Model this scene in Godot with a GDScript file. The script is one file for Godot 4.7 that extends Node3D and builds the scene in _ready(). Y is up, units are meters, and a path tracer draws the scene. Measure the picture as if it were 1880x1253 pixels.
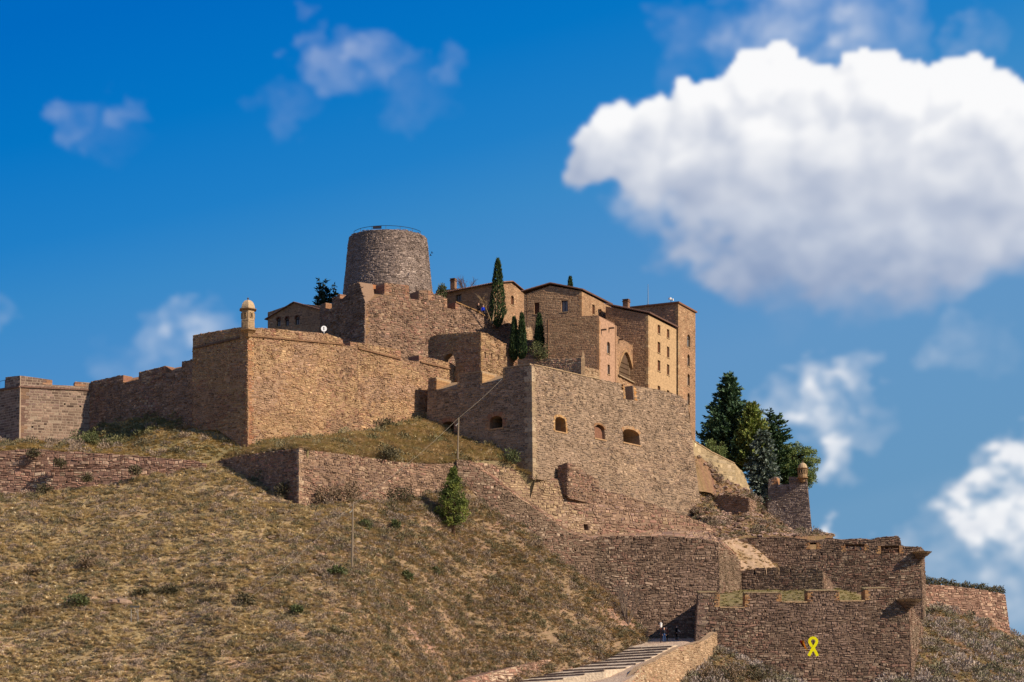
extends Node3D

var rng := RandomNumberGenerator.new()
var noise := FastNoiseLite.new()
var fine := FastNoiseLite.new()
var mats := {}
var styles := {}
var orgs := {}
var counts := {}
var fields := {}
var puff := FastNoiseLite.new()
var air := FastNoiseLite.new()


func _ready() -> void:
	rng.seed = 7
	noise.seed = 11
	noise.fractal_octaves = 4
	noise.frequency = 1.0
	fine.seed = 23
	fine.fractal_octaves = 2
	fine.frequency = 1.0
	air.seed = 19
	air.frequency = 1.0
	air.fractal_octaves = 3
	puff.seed = 5
	puff.noise_type = FastNoiseLite.TYPE_CELLULAR
	puff.cellular_return_type = FastNoiseLite.RETURN_DISTANCE
	puff.frequency = 0.85
	puff.fractal_octaves = 3
	puff.fractal_gain = 0.5
	set_camera()
	set_sky_and_sun()
	make_materials()
	build_ground()
	build_upper_castle()
	build_palace()
	build_bastions()
	build_lower_walls()
	build_path()
	build_trees()
	build_small_things()
	build_scrub()


func set_camera() -> void:
	var cam := Camera3D.new()
	cam.name = "camera"
	add_child(cam)
	cam.position = Vector3(0, 1.6, 0)
	cam.projection = Camera3D.PROJECTION_FRUSTUM
	cam.near = 1.0
	cam.far = 9000.0
	cam.size = 0.31325
	cam.frustum_offset = Vector2(0, 0.203375)
	cam.current = true


func set_sky_and_sun() -> void:
	var env := Environment.new()
	env.background_mode = Environment.BG_SKY
	env.tonemap_mode = Environment.TONE_MAPPER_LINEAR
	env.tonemap_exposure = 1.35
	env.sdfgi_enabled = true
	env.ssao_enabled = true
	env.ssil_enabled = true
	var pano := PanoramaSkyMaterial.new()
	pano.panorama = ImageTexture.create_from_image(paint_sky())
	var sky := Sky.new()
	sky.sky_material = pano
	env.sky = sky
	env.background_energy_multiplier = 0.8
	var we := WorldEnvironment.new()
	we.name = "world_environment"
	we.environment = env
	add_child(we)
	var sun := DirectionalLight3D.new()
	sun.name = "sun"
	sun.light_energy = 1.6
	sun.light_color = Color(1.0, 0.935, 0.85)
	sun.light_angular_distance = 0.5
	sun.shadow_enabled = true
	add_child(sun)
	sun.look_at_from_position(Vector3(0.734, 0.545, 0.407) * 100.0, Vector3.ZERO)


# ---- sky: clear blue air, fair-weather clouds; directions in degrees (azimuth right of north, elevation)

var cumulus: Array = [[2.08, 16.1, 0.89, 1], [2.72, 16.62, 0.94, 1], [3.72, 16.67, 1.03, 1], [4.65, 16.84, 1.03, 1], [5.57, 16.95, 1, 1], [6.35, 17.64, 0.89, 1], [6.98, 17.75, 0.86, 1], [7.69, 17.34, 1.07, 1], [8.6, 17.43, 0.89, 1], [9.02, 17.86, 0.69, 1], [9.58, 17.38, 1, 1], [10.34, 17.09, 1, 1], [11.31, 17.36, 0.89, 1], [11.72, 17.52, 0.74, 1], [12.34, 16.85, 1.07, 1], [12.95, 16.3, 1.14, 1], [13.56, 15.49, 1.36, 1], [14.31, 14.66, 1.57, 1], [3.43, 15.88, 1.14, 1], [5, 15.72, 1.36, 1], [6.56, 15.94, 1.57, 1], [8.25, 15.88, 1.71, 1], [9.93, 15.68, 1.71, 1], [11.59, 15.47, 1.71, 1], [12.82, 14.75, 1.43, 1], [12.13, 14, 1, 0.9]]
var skirts: Array = [[3.72, 15.28, 1.43, 0.5], [5, 14.79, 1.86, 0.75], [6.56, 14.35, 2.29, 1], [8.25, 14.16, 2.36, 1], [9.93, 14.1, 2.29, 1], [11.45, 14.16, 2.14, 1], [12.68, 14.1, 1.57, 0.9], [6.98, 13.13, 1.43, 0.42], [8.81, 13.01, 1.5, 0.48], [10.62, 13.14, 1.21, 0.55], [12, 13.41, 1.07, 0.6], [7.41, 12.1, 0.86, 0.14], [5.57, 13.64, 1.29, 0.28]]
var wisps: Array = [[-4.65, 18.16, 0.89, 0.34], [-3.72, 18.38, 0.79, 0.42], [-3.01, 18.5, 0.43, 0.25], [-2.93, 17.66, 0.86, 0.12], [-1.72, 18.19, 0.6, 0.2], [-5.43, 18.96, 0.46, 0.24], [-6.28, 18.48, 0.26, 0.22], [-5.92, 17.2, 0.86, 0.12], [-2.58, 17.47, 0.86, 0.1], [-11.31, 16.52, 0.6, 0.24], [-10.04, 16.87, 0.49, 0.22], [-10.62, 16.49, 0.86, 0.07], [-8.11, 11.45, 1.07, 0.6], [-9.09, 11.04, 1.21, 0.36], [-10.13, 10.59, 0.93, 0.15], [-13.5, 11.94, 0.5, 0.35], [7.27, 19.27, 2.14, 0.5], [8.81, 18.7, 1.71, 0.58], [6.14, 18.61, 1.43, 0.34], [9.93, 18.77, 1.36, 0.4], [4.57, 18.98, 0.86, 0.16], [12, 18.52, 0.71, 0.25], [11.86, 17.9, 0.4, 0.18], [4.15, 17.83, 0.86, 0.12], [7.13, 9.85, 0.74, 0.5], [7.97, 10.22, 0.89, 0.75], [8.95, 10.47, 0.69, 0.65], [9.51, 10.34, 0.34, 0.3], [7.9, 9.49, 1.06, 0.72], [8.53, 8.71, 0.89, 0.75], [9.23, 9.66, 0.49, 0.4], [9.37, 8.97, 0.51, 0.35], [11.45, 11.2, 0.91, 0.32], [12.41, 11.11, 0.8, 0.16], [12.61, 7.51, 1.14, 0.95], [12.07, 6.9, 1.03, 0.9], [13.36, 7.96, 1.21, 1], [12.88, 6.81, 1.71, 0.9], [13.5, 7.07, 1.57, 0.95], [13.09, 6.12, 1.57, 0.6], [11.59, 6.01, 1.57, 0.38], [12.95, 5.43, 1.86, 0.55], [11.31, 5.32, 1.29, 0.4], [8.18, 6.63, 0.37, 0.8], [10.13, 6.25, 0.5, 0.5], [12.82, 4.46, 1.86, 0.45]]


func field(list: Array, a: float, e: float) -> float:
	var best := 0.0
	for p in list:
		var dx: float = (a - p[0]) / p[2]
		var dy: float = (e - p[1]) / p[2]
		var q := dx * dx + dy * dy
		if q < 1.0:
			best = maxf(best, (1.0 - q) * p[3])
	return best


func body_at(a: float, e: float) -> float:
	var n1 := air.get_noise_2d(a * 0.55, e * 0.75)
	var n2 := air.get_noise_2d(a * 0.6 + 90.0, e * 0.8)
	var b := field(cumulus, a + n1 * 0.4, e + n2 * 0.36)
	if b <= 0.0:
		return 0.0
	return b - (puff.get_noise_2d(a + n2 * 0.5, e + n1 * 0.5) + 1.0) * 0.13 * (1.0 - 0.7 * b)


func clouds_at(a: float, e: float, near: bool) -> Array:
	# returns [coverage, brightness 0..1] of the clouds in that direction
	var n1 := air.get_noise_2d(a * 0.55, e * 0.75)
	var n2 := air.get_noise_2d(a * 1.2 + 40.0, e * 1.5)
	if not near:
		var m := air.get_noise_3d(sin(deg_to_rad(a)) * 1.6 * cos(deg_to_rad(e)), e * 0.05, cos(deg_to_rad(a)) * 1.6 * cos(deg_to_rad(e)))
		var d := m + n1 * 0.22 + 0.02
		var k := smoothstep(0.12, 0.34, d)
		return [k * 0.9, clampf(0.72 + n2 * 0.4 - k * 0.1, 0.4, 1.0)]
	var body := body_at(a, e)
	var base := smoothstep(16.42, 14.17, e)
	var cover := smoothstep(0.02, lerpf(0.13, 0.85, maxf(base, 0.45 * smoothstep(5.5, 1.5, a))), body)
	var bright := 1.0
	if body > 0.0:
		var low := smoothstep(17.71, 14.44, e + n1 * 0.9 + (a - 8.0) * 0.05)
		var lit := clampf((body - body_at(a + 0.3, e + 0.34)) * 1.1, -0.4, 0.4)
		var deep := air.get_noise_2d(a * 0.3 + 7.0, e * 0.5 + 3.0)
		bright = 0.91 - 0.52 * low + lit * (0.55 - 0.35 * low) + 0.03 * n2 + deep * 0.3
	var skirt := field(skirts, a + n1 * 0.6 + n2 * 0.2, e + air.get_noise_2d(a * 0.6 + 90.0, e * 0.8) * 0.45)
	var soft := smoothstep(0.0, 0.7, skirt * (1.0 + n1 * 0.35 + n2 * 0.12)) * 0.94
	if soft > 0.001:
		var tot := cover + soft * (1.0 - cover)
		var sb := clampf(lerpf(0.05, 0.52, smoothstep(12.56, 15.37, e + n1 * 0.6)) + n1 * 0.1 + n2 * 0.02 + (a - 7.0) * 0.03, 0.0, 0.85)
		bright = lerpf(sb, bright, cover / maxf(tot, 0.001))
		cover = tot
	var ws := field(wisps, a + n1 * 0.8 + n2 * 0.22, e + air.get_noise_2d(a * 0.7 + 50.0, e * 1.1) * 0.55)
	if ws > 0.0:
		var k2 := clampf(ws * (0.75 + n2 * 0.35 + n1 * 0.7) * (1.0 + 0.5 * smoothstep(0.4, 0.9, ws)), 0.0, 1.0) * lerpf(0.64, 0.92, smoothstep(0.4, 0.8, ws))
		var tot2 := cover + k2 * (1.0 - cover)
		bright = lerpf(clampf(0.66 + n2 * 0.2 + ws * 0.3, 0.0, 1.0), bright, cover / maxf(tot2, 0.001)) if tot2 > 0.001 else bright
		cover = tot2
	return [clampf(cover, 0.0, 1.0), clampf(bright, 0.0, 1.0)]


func sky_color(a: float, e: float, near: bool) -> Color:
	# the air pales towards the horizon and, a little, towards the side of the sun
	var stops := [[0.0, Color(0.282, 0.422, 0.565)], [5.4, Color(0.125, 0.29, 0.49)], [9.8, Color(0.112, 0.282, 0.523)], [13.7, Color(0.057, 0.243, 0.535)], [15.0, Color(0.038, 0.23, 0.53)], [16.6, Color(0.0135, 0.197, 0.53)], [19.0, Color(0.001, 0.165, 0.514)], [21.7, Color(0.0, 0.133, 0.488)], [45.0, Color(0.0, 0.095, 0.4)], [120.0, Color(0.0, 0.07, 0.33)]]
	var t := maxf(e - 14.0 * sin(deg_to_rad(a)) * cos(deg_to_rad(e)), minf(e, 5.0))
	var c: Color = stops[0][1]
	for i in stops.size() - 1:
		if t >= stops[i][0]:
			c = stops[i][1].lerp(stops[i + 1][1], clampf((t - stops[i][0]) / (stops[i + 1][0] - stops[i][0]), 0.0, 1.0))
	if e < 0.0:
		return Color(0.22, 0.2, 0.17)
	var k := clouds_at(a, e, near)
	var white := Color(0.25, 0.325, 0.49).lerp(Color(0.89, 0.89, 0.9), k[1])
	return c.lerp(white, k[0])


func paint_sky() -> Image:
	var w := 4096
	var h := 2048
	var im := Image.create(512, 256, false, Image.FORMAT_RGBF)
	for y in 256:
		for x in 512:
			im.set_pixel(x, y, sky_color(wrapf((x + 0.5) / 512.0 * 360.0, -180.0, 180.0), 90.0 - (y + 0.5) / 256.0 * 180.0, false))
	im.resize(w, h, Image.INTERPOLATE_CUBIC)
	var s := w / 360.0
	for y in range(int((90.0 - 24.0) * s), int(91.0 * s)):
		var e := 90.0 - (y + 0.5) / s
		for k in range(int(-19.0 * s), int(19.0 * s)):
			var x := (k + w) % w
			var a := (k + 0.5) / s
			var c := sky_color(a, e, true)
			var edge := minf(minf((19.0 - absf(a)) / 3.0, (24.0 - e) / 3.0), 1.0)
			im.set_pixel(x, y, im.get_pixel(x, y).lerp(c, clampf(edge, 0.0, 1.0)))
	return im


# ---- small mesh collector

class Geo:
	var v := PackedVector3Array()
	var c := PackedColorArray()
	var i := PackedInt32Array()

	func quad(p0: Vector3, p1: Vector3, p2: Vector3, p3: Vector3, col: Color) -> void:
		var n := v.size()
		v.append(p0); v.append(p1); v.append(p2); v.append(p3)
		c.append(col); c.append(col); c.append(col); c.append(col)
		i.append(n); i.append(n + 1); i.append(n + 2); i.append(n); i.append(n + 2); i.append(n + 3)

	func tri(p0: Vector3, p1: Vector3, p2: Vector3, col: Color) -> void:
		var n := v.size()
		v.append(p0); v.append(p1); v.append(p2)
		c.append(col); c.append(col); c.append(col)
		i.append(n); i.append(n + 1); i.append(n + 2)

	func hexa(b: Array, col: Color) -> void:
		# eight corners: four below (around), four above in the same order
		var n := v.size()
		for p in b:
			v.append(p)
			c.append(col)
		for f in [[0, 1, 2, 3], [7, 6, 5, 4], [0, 4, 5, 1], [1, 5, 6, 2], [2, 6, 7, 3], [3, 7, 4, 0]]:
			i.append(n + f[0]); i.append(n + f[1]); i.append(n + f[2]); i.append(n + f[0]); i.append(n + f[2]); i.append(n + f[3])

	func box(m: Vector3, ax: Vector3, ay: Vector3, az: Vector3, col: Color) -> void:
		hexa([m - ax - ay - az, m + ax - ay - az, m + ax - ay + az, m - ax - ay + az, m - ax + ay - az, m + ax + ay - az, m + ax + ay + az, m - ax + ay + az], col)

	func prism(poly: Array, y0: float, y1: float, col: Color) -> void:
		# plan polygon of Vector2(x, z)
		var n := poly.size()
		var flat := PackedVector2Array(poly)
		var t := Geometry2D.triangulate_polygon(flat)
		for y in [y0, y1]:
			var at := v.size()
			for p in poly:
				v.append(Vector3(p.x, y, p.y))
				c.append(col)
			for k in t:
				i.append(at + k)
		for k in n:
			var a: Vector2 = poly[k]
			var b: Vector2 = poly[(k + 1) % n]
			quad(Vector3(a.x, y0, a.y), Vector3(b.x, y0, b.y), Vector3(b.x, y1, b.y), Vector3(a.x, y1, a.y), col)

	func tube(pts: Array, radii: Array, sides: int, col: Color) -> void:
		var at := v.size()
		for k in pts.size():
			var d: Vector3 = (pts[mini(k + 1, pts.size() - 1)] - pts[maxi(k - 1, 0)]).normalized()
			var x := d.cross(Vector3.UP if absf(d.y) < 0.9 else Vector3.RIGHT).normalized()
			var y := x.cross(d)
			for s in sides:
				var t := TAU * s / sides
				v.append(pts[k] + (x * cos(t) + y * sin(t)) * radii[k])
				c.append(col)
		for k in pts.size() - 1:
			for s in sides:
				var s2 := (s + 1) % sides
				var p := at + k * sides
				i.append(p + s); i.append(p + s2); i.append(p + sides + s2)
				i.append(p + s); i.append(p + sides + s2); i.append(p + sides + s)
		for e in [0, pts.size() - 1]:
			for s in range(1, sides - 1):
				i.append(at + e * sides); i.append(at + e * sides + s); i.append(at + e * sides + s + 1)

	func lathe(m: Vector3, prof: Array, sides: int, phase: float, col: Color) -> void:
		for k in prof.size() - 1:
			for s in sides:
				var t0 := phase + TAU * s / sides
				var t1 := phase + TAU * (s + 1) / sides
				var r0: float = prof[k].x
				var r1: float = prof[k + 1].x
				quad(m + Vector3(cos(t0) * r0, prof[k].y, sin(t0) * r0), m + Vector3(cos(t1) * r0, prof[k].y, sin(t1) * r0), m + Vector3(cos(t1) * r1, prof[k + 1].y, sin(t1) * r1), m + Vector3(cos(t0) * r1, prof[k + 1].y, sin(t0) * r1), col)

	func mesh(off: Vector3, smooth: bool) -> ArrayMesh:
		var a := []
		a.resize(Mesh.ARRAY_MAX)
		var w := v.duplicate()
		if off != Vector3.ZERO:
			for k in w.size():
				w[k] -= off
		a[Mesh.ARRAY_VERTEX] = w
		a[Mesh.ARRAY_COLOR] = c
		a[Mesh.ARRAY_INDEX] = i
		if smooth:
			var nn := PackedVector3Array()
			nn.resize(w.size())
			for k in range(0, i.size(), 3):
				var q := (w[i[k + 2]] - w[i[k]]).cross(w[i[k + 1]] - w[i[k]])
				nn[i[k]] += q; nn[i[k + 1]] += q; nn[i[k + 2]] += q
			for k in nn.size():
				nn[k] = nn[k].normalized()
			a[Mesh.ARRAY_NORMAL] = nn
		var m := ArrayMesh.new()
		m.add_surface_from_arrays(Mesh.PRIMITIVE_TRIANGLES, a)
		return m


func lin(hex: String) -> Color:
	return Color(hex).srgb_to_linear()


func called(parent: Node, nm: String) -> String:
	var key := str(parent.get_instance_id()) + nm
	var n: int = counts.get(key, 0)
	counts[key] = n + 1
	return nm if n == 0 else "%s_%03d" % [nm, n]


func org(n: Node) -> Vector3:
	return orgs.get(n, Vector3.ZERO)


func put(g: Geo, nm: String, parent: Node, mat: String, smooth := false) -> MeshInstance3D:
	var o := MeshInstance3D.new()
	o.name = called(parent, nm)
	o.mesh = g.mesh(org(parent), smooth)
	o.material_override = mats[mat]
	parent.add_child(o, true)
	orgs[o] = org(parent)
	return o


func tag(o: Node, label: String, cat: String, grp := "") -> Node:
	o.set_meta("label", label)
	o.set_meta("category", cat)
	if grp:
		o.set_meta("group", grp)
	return o


func thing(nm: String, label: String, cat: String, at: Vector3, grp := "") -> Node3D:
	var o := Node3D.new()
	o.name = called(self, nm)
	add_child(o, true)
	o.position = at
	orgs[o] = at
	tag(o, label, cat, grp)
	return o


func copy_of(src: Node3D, nm: String, label: String, at: Vector3, turn: float, size: Vector3) -> Node3D:
	var o: Node3D = src.duplicate()
	o.name = called(self, nm)
	add_child(o, true)
	o.position = at
	o.rotation.y = turn
	o.scale = size
	o.set_meta("label", label)
	return o


func grain(freq: float, seed_: int, lo: float, hi: float) -> ImageTexture:
	var f := FastNoiseLite.new()
	f.seed = seed_
	f.frequency = freq
	f.fractal_octaves = 5
	var im := f.get_seamless_image(512, 512)
	im.convert(Image.FORMAT_RGB8)
	for y in 512:
		for x in 512:
			var t := lerpf(lo, hi, im.get_pixel(x, y).r)
			im.set_pixel(x, y, Color(t, t, t))
	return ImageTexture.create_from_image(im)


func bump(freq: float, seed_: int) -> ImageTexture:
	var f := FastNoiseLite.new()
	f.seed = seed_
	f.frequency = freq
	f.fractal_octaves = 5
	var im := f.get_seamless_image(512, 512)
	im.convert(Image.FORMAT_RGBA8)
	im.bump_map_to_normal_map(6.0)
	return ImageTexture.create_from_image(im)


func make_materials() -> void:
	var g1 := grain(0.02, 3, 0.72, 1.0)
	var g2 := grain(0.03, 5, 0.78, 1.0)
	var b1 := bump(0.03, 9)
	for d in [["stone", 0.35, g1, 0.8], ["mortar", 0.3, g2, 0.8], ["plaster", 0.22, g1, 0.4], ["soil", 0.2, g1, 1.0], ["wood", 1.3, g2, 0.0], ["tile", 0.8, g2, 0.0]]:
		var m := StandardMaterial3D.new()
		m.vertex_color_use_as_albedo = true
		m.albedo_texture = d[2]
		m.uv1_triplanar = true
		m.uv1_world_triplanar = true
		m.uv1_scale = Vector3.ONE * d[1]
		m.roughness = 0.95
		m.metallic_specular = 0.25
		if d[3] > 0.0:
			m.normal_enabled = true
			m.normal_texture = b1
			m.normal_scale = d[3]
		mats[d[0]] = m
	for d in [["plain", 0.8, 0.3], ["cloth", 0.95, 0.2], ["metal", 0.45, 0.5], ["paint", 0.5, 0.5]]:
		var m := StandardMaterial3D.new()
		m.vertex_color_use_as_albedo = true
		m.roughness = d[1]
		m.metallic_specular = d[2]
		mats[d[0]] = m
	mats["metal"].metallic = 0.6
	for d in ["leaf", "dry_leaf"]:
		var m := StandardMaterial3D.new()
		m.vertex_color_use_as_albedo = true
		m.roughness = 0.75
		m.metallic_specular = 0.3
		m.cull_mode = BaseMaterial3D.CULL_DISABLED
		m.backlight_enabled = true
		m.backlight = Color(0.35, 0.4, 0.2) if d == "leaf" else Color(0.3, 0.29, 0.24)
		mats[d] = m
	var gl := StandardMaterial3D.new()
	gl.albedo_color = Color(0.42, 0.42, 0.42)
	gl.roughness = 0.35
	gl.metallic_specular = 0.4
	mats["glass"] = gl
	styles = {
		"ochre": style(0.18, 0.55, 0.15, 0.32, 0.1, 0.045, ["b3927a", "a8846a", "b58f6c", "c0a078", "ad8c68", "a37b64", "9a7c66"], "a98b6c", 0.4),
		"rubble": style(0.2, 0.62, 0.17, 0.36, 0.11, 0.055, ["a08470", "937864", "aa8c74", "866e60", "a07a68", "b0967c", "8a7060"], "957a64", 0.4),
		"casemate": style(0.22, 0.62, 0.18, 0.36, 0.085, 0.05, ["a48c76", "95806c", "877464", "b0967c", "9a806c", "806e60", "ab9278"], "a48c74", 0.35),
		"gate": style(0.2, 0.65, 0.17, 0.38, 0.11, 0.055, ["967d6c", "89705f", "a48b76", "7c6757", "977664", "ae9780", "87735f"], "836c5a", 0.4),
		"tower": style(0.18, 0.5, 0.14, 0.3, 0.1, 0.045, ["a39084", "95847a", "b09d90", "86776e", "9d8a7c", "b4a294"], "918076", 0.4),
		"fine": style(0.22, 0.55, 0.15, 0.28, 0.03, 0.018, ["b3906f", "a88466", "bb9a78", "a07c60", "b58a6a", "967660"], "ad8b6a", 0.25),
		"ashlar": style(0.4, 0.95, 0.3, 0.36, 0.035, 0.01, ["977e6c", "8a7262", "a38a76", "7e685a", "90776a"], "a9957f", 0.0),
		"dry": style(0.3, 0.95, 0.22, 0.46, 0.11, 0.06, ["b08e78", "a07c69", "bf9f86", "967564", "b38a74", "c7ad92"], "86695a", 0.5),
		"slope": style(0.25, 0.8, 0.2, 0.42, 0.12, 0.06, ["a08470", "93786a", "aa8c74", "957a66", "a07a68", "b0967c", "b59a78"], "957a64", 0.4),
		"render": style(0.5, 1.3, 0.4, 0.8, 0.018, 0.02, ["b39c78", "aa9472", "b8a27e", "a28d6e", "ae9a7c"], "b09a76", 0.2),
		"pale": style(0.22, 0.65, 0.18, 0.38, 0.07, 0.045, ["bb9d7e", "ae8d70", "c6aa8a", "a58668", "b28a72", "ccb596"], "b09474", 0.4),
	}


func style(w0: float, w1: float, h0: float, h1: float, p: float, j: float, pal: Array, mortar: String, split: float) -> Dictionary:
	var cols := []
	for s in pal:
		cols.append(lin(s))
	return {"w0": w0, "w1": w1, "h0": h0, "h1": h1, "p": p, "j": j, "wave": j * 4.0, "split": split, "pal": cols, "mortar": lin(mortar)}


# ---- walls

func fr(p0: Vector2, p1: Vector2, k: float, vref: float, el: float, er: float) -> Dictionary:
	var l := p0.distance_to(p1)
	var u := (p1 - p0) / l
	return {"kind": 0, "p": Vector3(p0.x, 0, p0.y), "u": Vector3(u.x, 0, u.y), "n": Vector3(-u.y, 0, u.x), "l": l, "k": k, "v": vref, "el": el, "er": er}


func pt(f: Dictionary, u: float, y: float, w: float) -> Vector3:
	if f.kind == 0:
		var d: float = f.v - y
		var t: float = u / f.l
		return f.p + f.u * (u - f.el * (1.0 - t) * d + f.er * t * d) + f.n * (f.k * d + w) + Vector3(0, y, 0)
	if f.kind == 1:
		var r := tower_radius(f, y) + w
		var a: float = f.a0 + u / f.l * f.span
		return f.p + Vector3(cos(a) * r, y, sin(a) * r)
	return on_grid(f.grid, u / f.l, y / f.h, w)


func tower_radius(f: Dictionary, y: float) -> float:
	var pr: Array = f.prof
	for k in pr.size() - 1:
		if y <= pr[k + 1].y:
			return lerpf(pr[k].x, pr[k + 1].x, clampf((y - pr[k].y) / (pr[k + 1].y - pr[k].y), 0.0, 1.0))
	return pr[-1].x


func on_grid(g: Array, s: float, t: float, w: float) -> Vector3:
	var rows := g.size() - 1
	var cols: int = g[0].size() - 1
	var fx := clampf(s, 0.0, 0.9999) * cols
	var fy := clampf(t, 0.0, 0.9999) * rows
	var x := int(fx)
	var y := int(fy)
	var a: Vector3 = g[y][x]
	var b: Vector3 = g[y][x + 1]
	var c: Vector3 = g[y + 1][x]
	var d: Vector3 = g[y + 1][x + 1]
	var p := a.lerp(b, fx - x).lerp(c.lerp(d, fx - x), fy - y)
	if w == 0.0:
		return p
	var n := (b - a).cross(c - a).normalized()
	return p + (n if n.y > 0.0 else -n) * w


func pv(a: PackedVector2Array, u: float, after: bool) -> float:
	var n := a.size()
	if after:
		for k in range(n - 2, -1, -1):
			if a[k].x <= u + 1e-4 and a[k + 1].x > a[k].x + 1e-4:
				return lerpf(a[k].y, a[k + 1].y, clampf((u - a[k].x) / (a[k + 1].x - a[k].x), 0.0, 1.0))
		return a[0].y
	for k in n - 1:
		if a[k + 1].x >= u - 1e-4 and a[k + 1].x > a[k].x + 1e-4:
			return lerpf(a[k].y, a[k + 1].y, clampf((u - a[k].x) / (a[k + 1].x - a[k].x), 0.0, 1.0))
	return a[n - 1].y


func hole_top(h: Array, u: float) -> float:
	if h[4] <= 0.0:
		return h[3]
	var t := clampf((u - h[0]) / (h[1] - h[0]) * 2.0 - 1.0, -1.0, 1.0)
	if h.size() > 5:
		return h[3] + h[4] * (1.0 - pow(absf(t), 1.7))
	return h[3] + h[4] * sqrt(maxf(0.0, 1.0 - t * t))


func slab(g: Geo, f: Dictionary, top: PackedVector2Array, bot: PackedVector2Array, holes: Array, thick: float, col: Color) -> void:
	var us := []
	for p in top:
		us.append(p.x)
	for p in bot:
		us.append(p.x)
	for h in holes:
		for k in (11 if h[4] > 0.0 else 2):
			us.append(lerpf(h[0], h[1], k / (10.0 if h[4] > 0.0 else 1.0)))
	us.sort()
	for k in us.size() - 1:
		var ua: float = us[k]
		var ub: float = us[k + 1]
		if ub - ua < 0.004:
			continue
		var xa := ua + (0.012 if ua < 0.01 else 0.0)
		var xb := ub - (0.012 if ub > f.l - 0.01 else 0.0)
		# the ends are mitred so that walls meet at a corner without standing through each other
		var ma := minf(thick * 0.5, (ub - ua) * 0.45) if ua < 0.01 else 0.0
		var mb := minf(thick * 0.5, (ub - ua) * 0.45) if ub > f.l - 0.01 else 0.0
		var ca := pv(bot, ua, true)
		var cb := pv(bot, ub, false)
		var mid := (ua + ub) / 2.0
		var here := holes.filter(func(h): return h[0] < mid and h[1] > mid)
		here.sort_custom(func(a, b): return a[2] < b[2])
		for h in here:
			slab_piece(g, f, xa, xb, ca, cb, h[2], h[2], thick, col, ma, mb)
			ca = hole_top(h, ua)
			cb = hole_top(h, ub)
		slab_piece(g, f, xa, xb, ca, cb, pv(top, ua, true), pv(top, ub, false), thick, col, ma, mb)


func slab_piece(g: Geo, f: Dictionary, ua: float, ub: float, a0: float, b0: float, a1: float, b1: float, thick: float, col: Color, ma: float, mb: float) -> void:
	if a1 - a0 < 0.001 and b1 - b0 < 0.001:
		return
	a1 = maxf(a1, a0)
	b1 = maxf(b1, b0)
	g.hexa([pt(f, ua, a0, 0.0), pt(f, ub, b0, 0.0), pt(f, ub - mb, b0, -thick), pt(f, ua + ma, a0, -thick), pt(f, ua, a1, 0.0), pt(f, ub, b1, 0.0), pt(f, ub - mb, b1, -thick), pt(f, ua + ma, a1, -thick)], col)


func wall(parent: Node, f: Dictionary, top: PackedVector2Array, bot: PackedVector2Array, holes: Array, thick: float, st: String, pieces := 0, nm := "wall") -> MeshInstance3D:
	# putlog holes left by the scaffolding of the masons
	var all := holes.duplicate()
	if st != "fine" and f.l > 8.0:
		var n := int(f.l * 0.55)
		for k in n:
			var u := rng.randf_range(0.6, f.l - 0.8)
			var y0 := pv(bot, u, true)
			var y1 := pv(top, u, true)
			var y := lerpf(y0, y1, rng.randf_range(0.25, 0.92))
			var s := rng.randf_range(0.13, 0.24)
			var free := y1 - y > 0.7 and y - y0 > 0.7
			for h in all:
				if u + s > h[0] - 0.4 and u < h[1] + 0.4:
					free = false
			if free:
				all.append([u, u + s, y, y + s, 0.0])
	var g := Geo.new()
	slab(g, f, top, bot, all, thick, styles[st].mortar)
	var w := put(g, nm, parent, "mortar")
	masonry(w, f, top, bot, all, styles[st], pieces)
	return w


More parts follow.
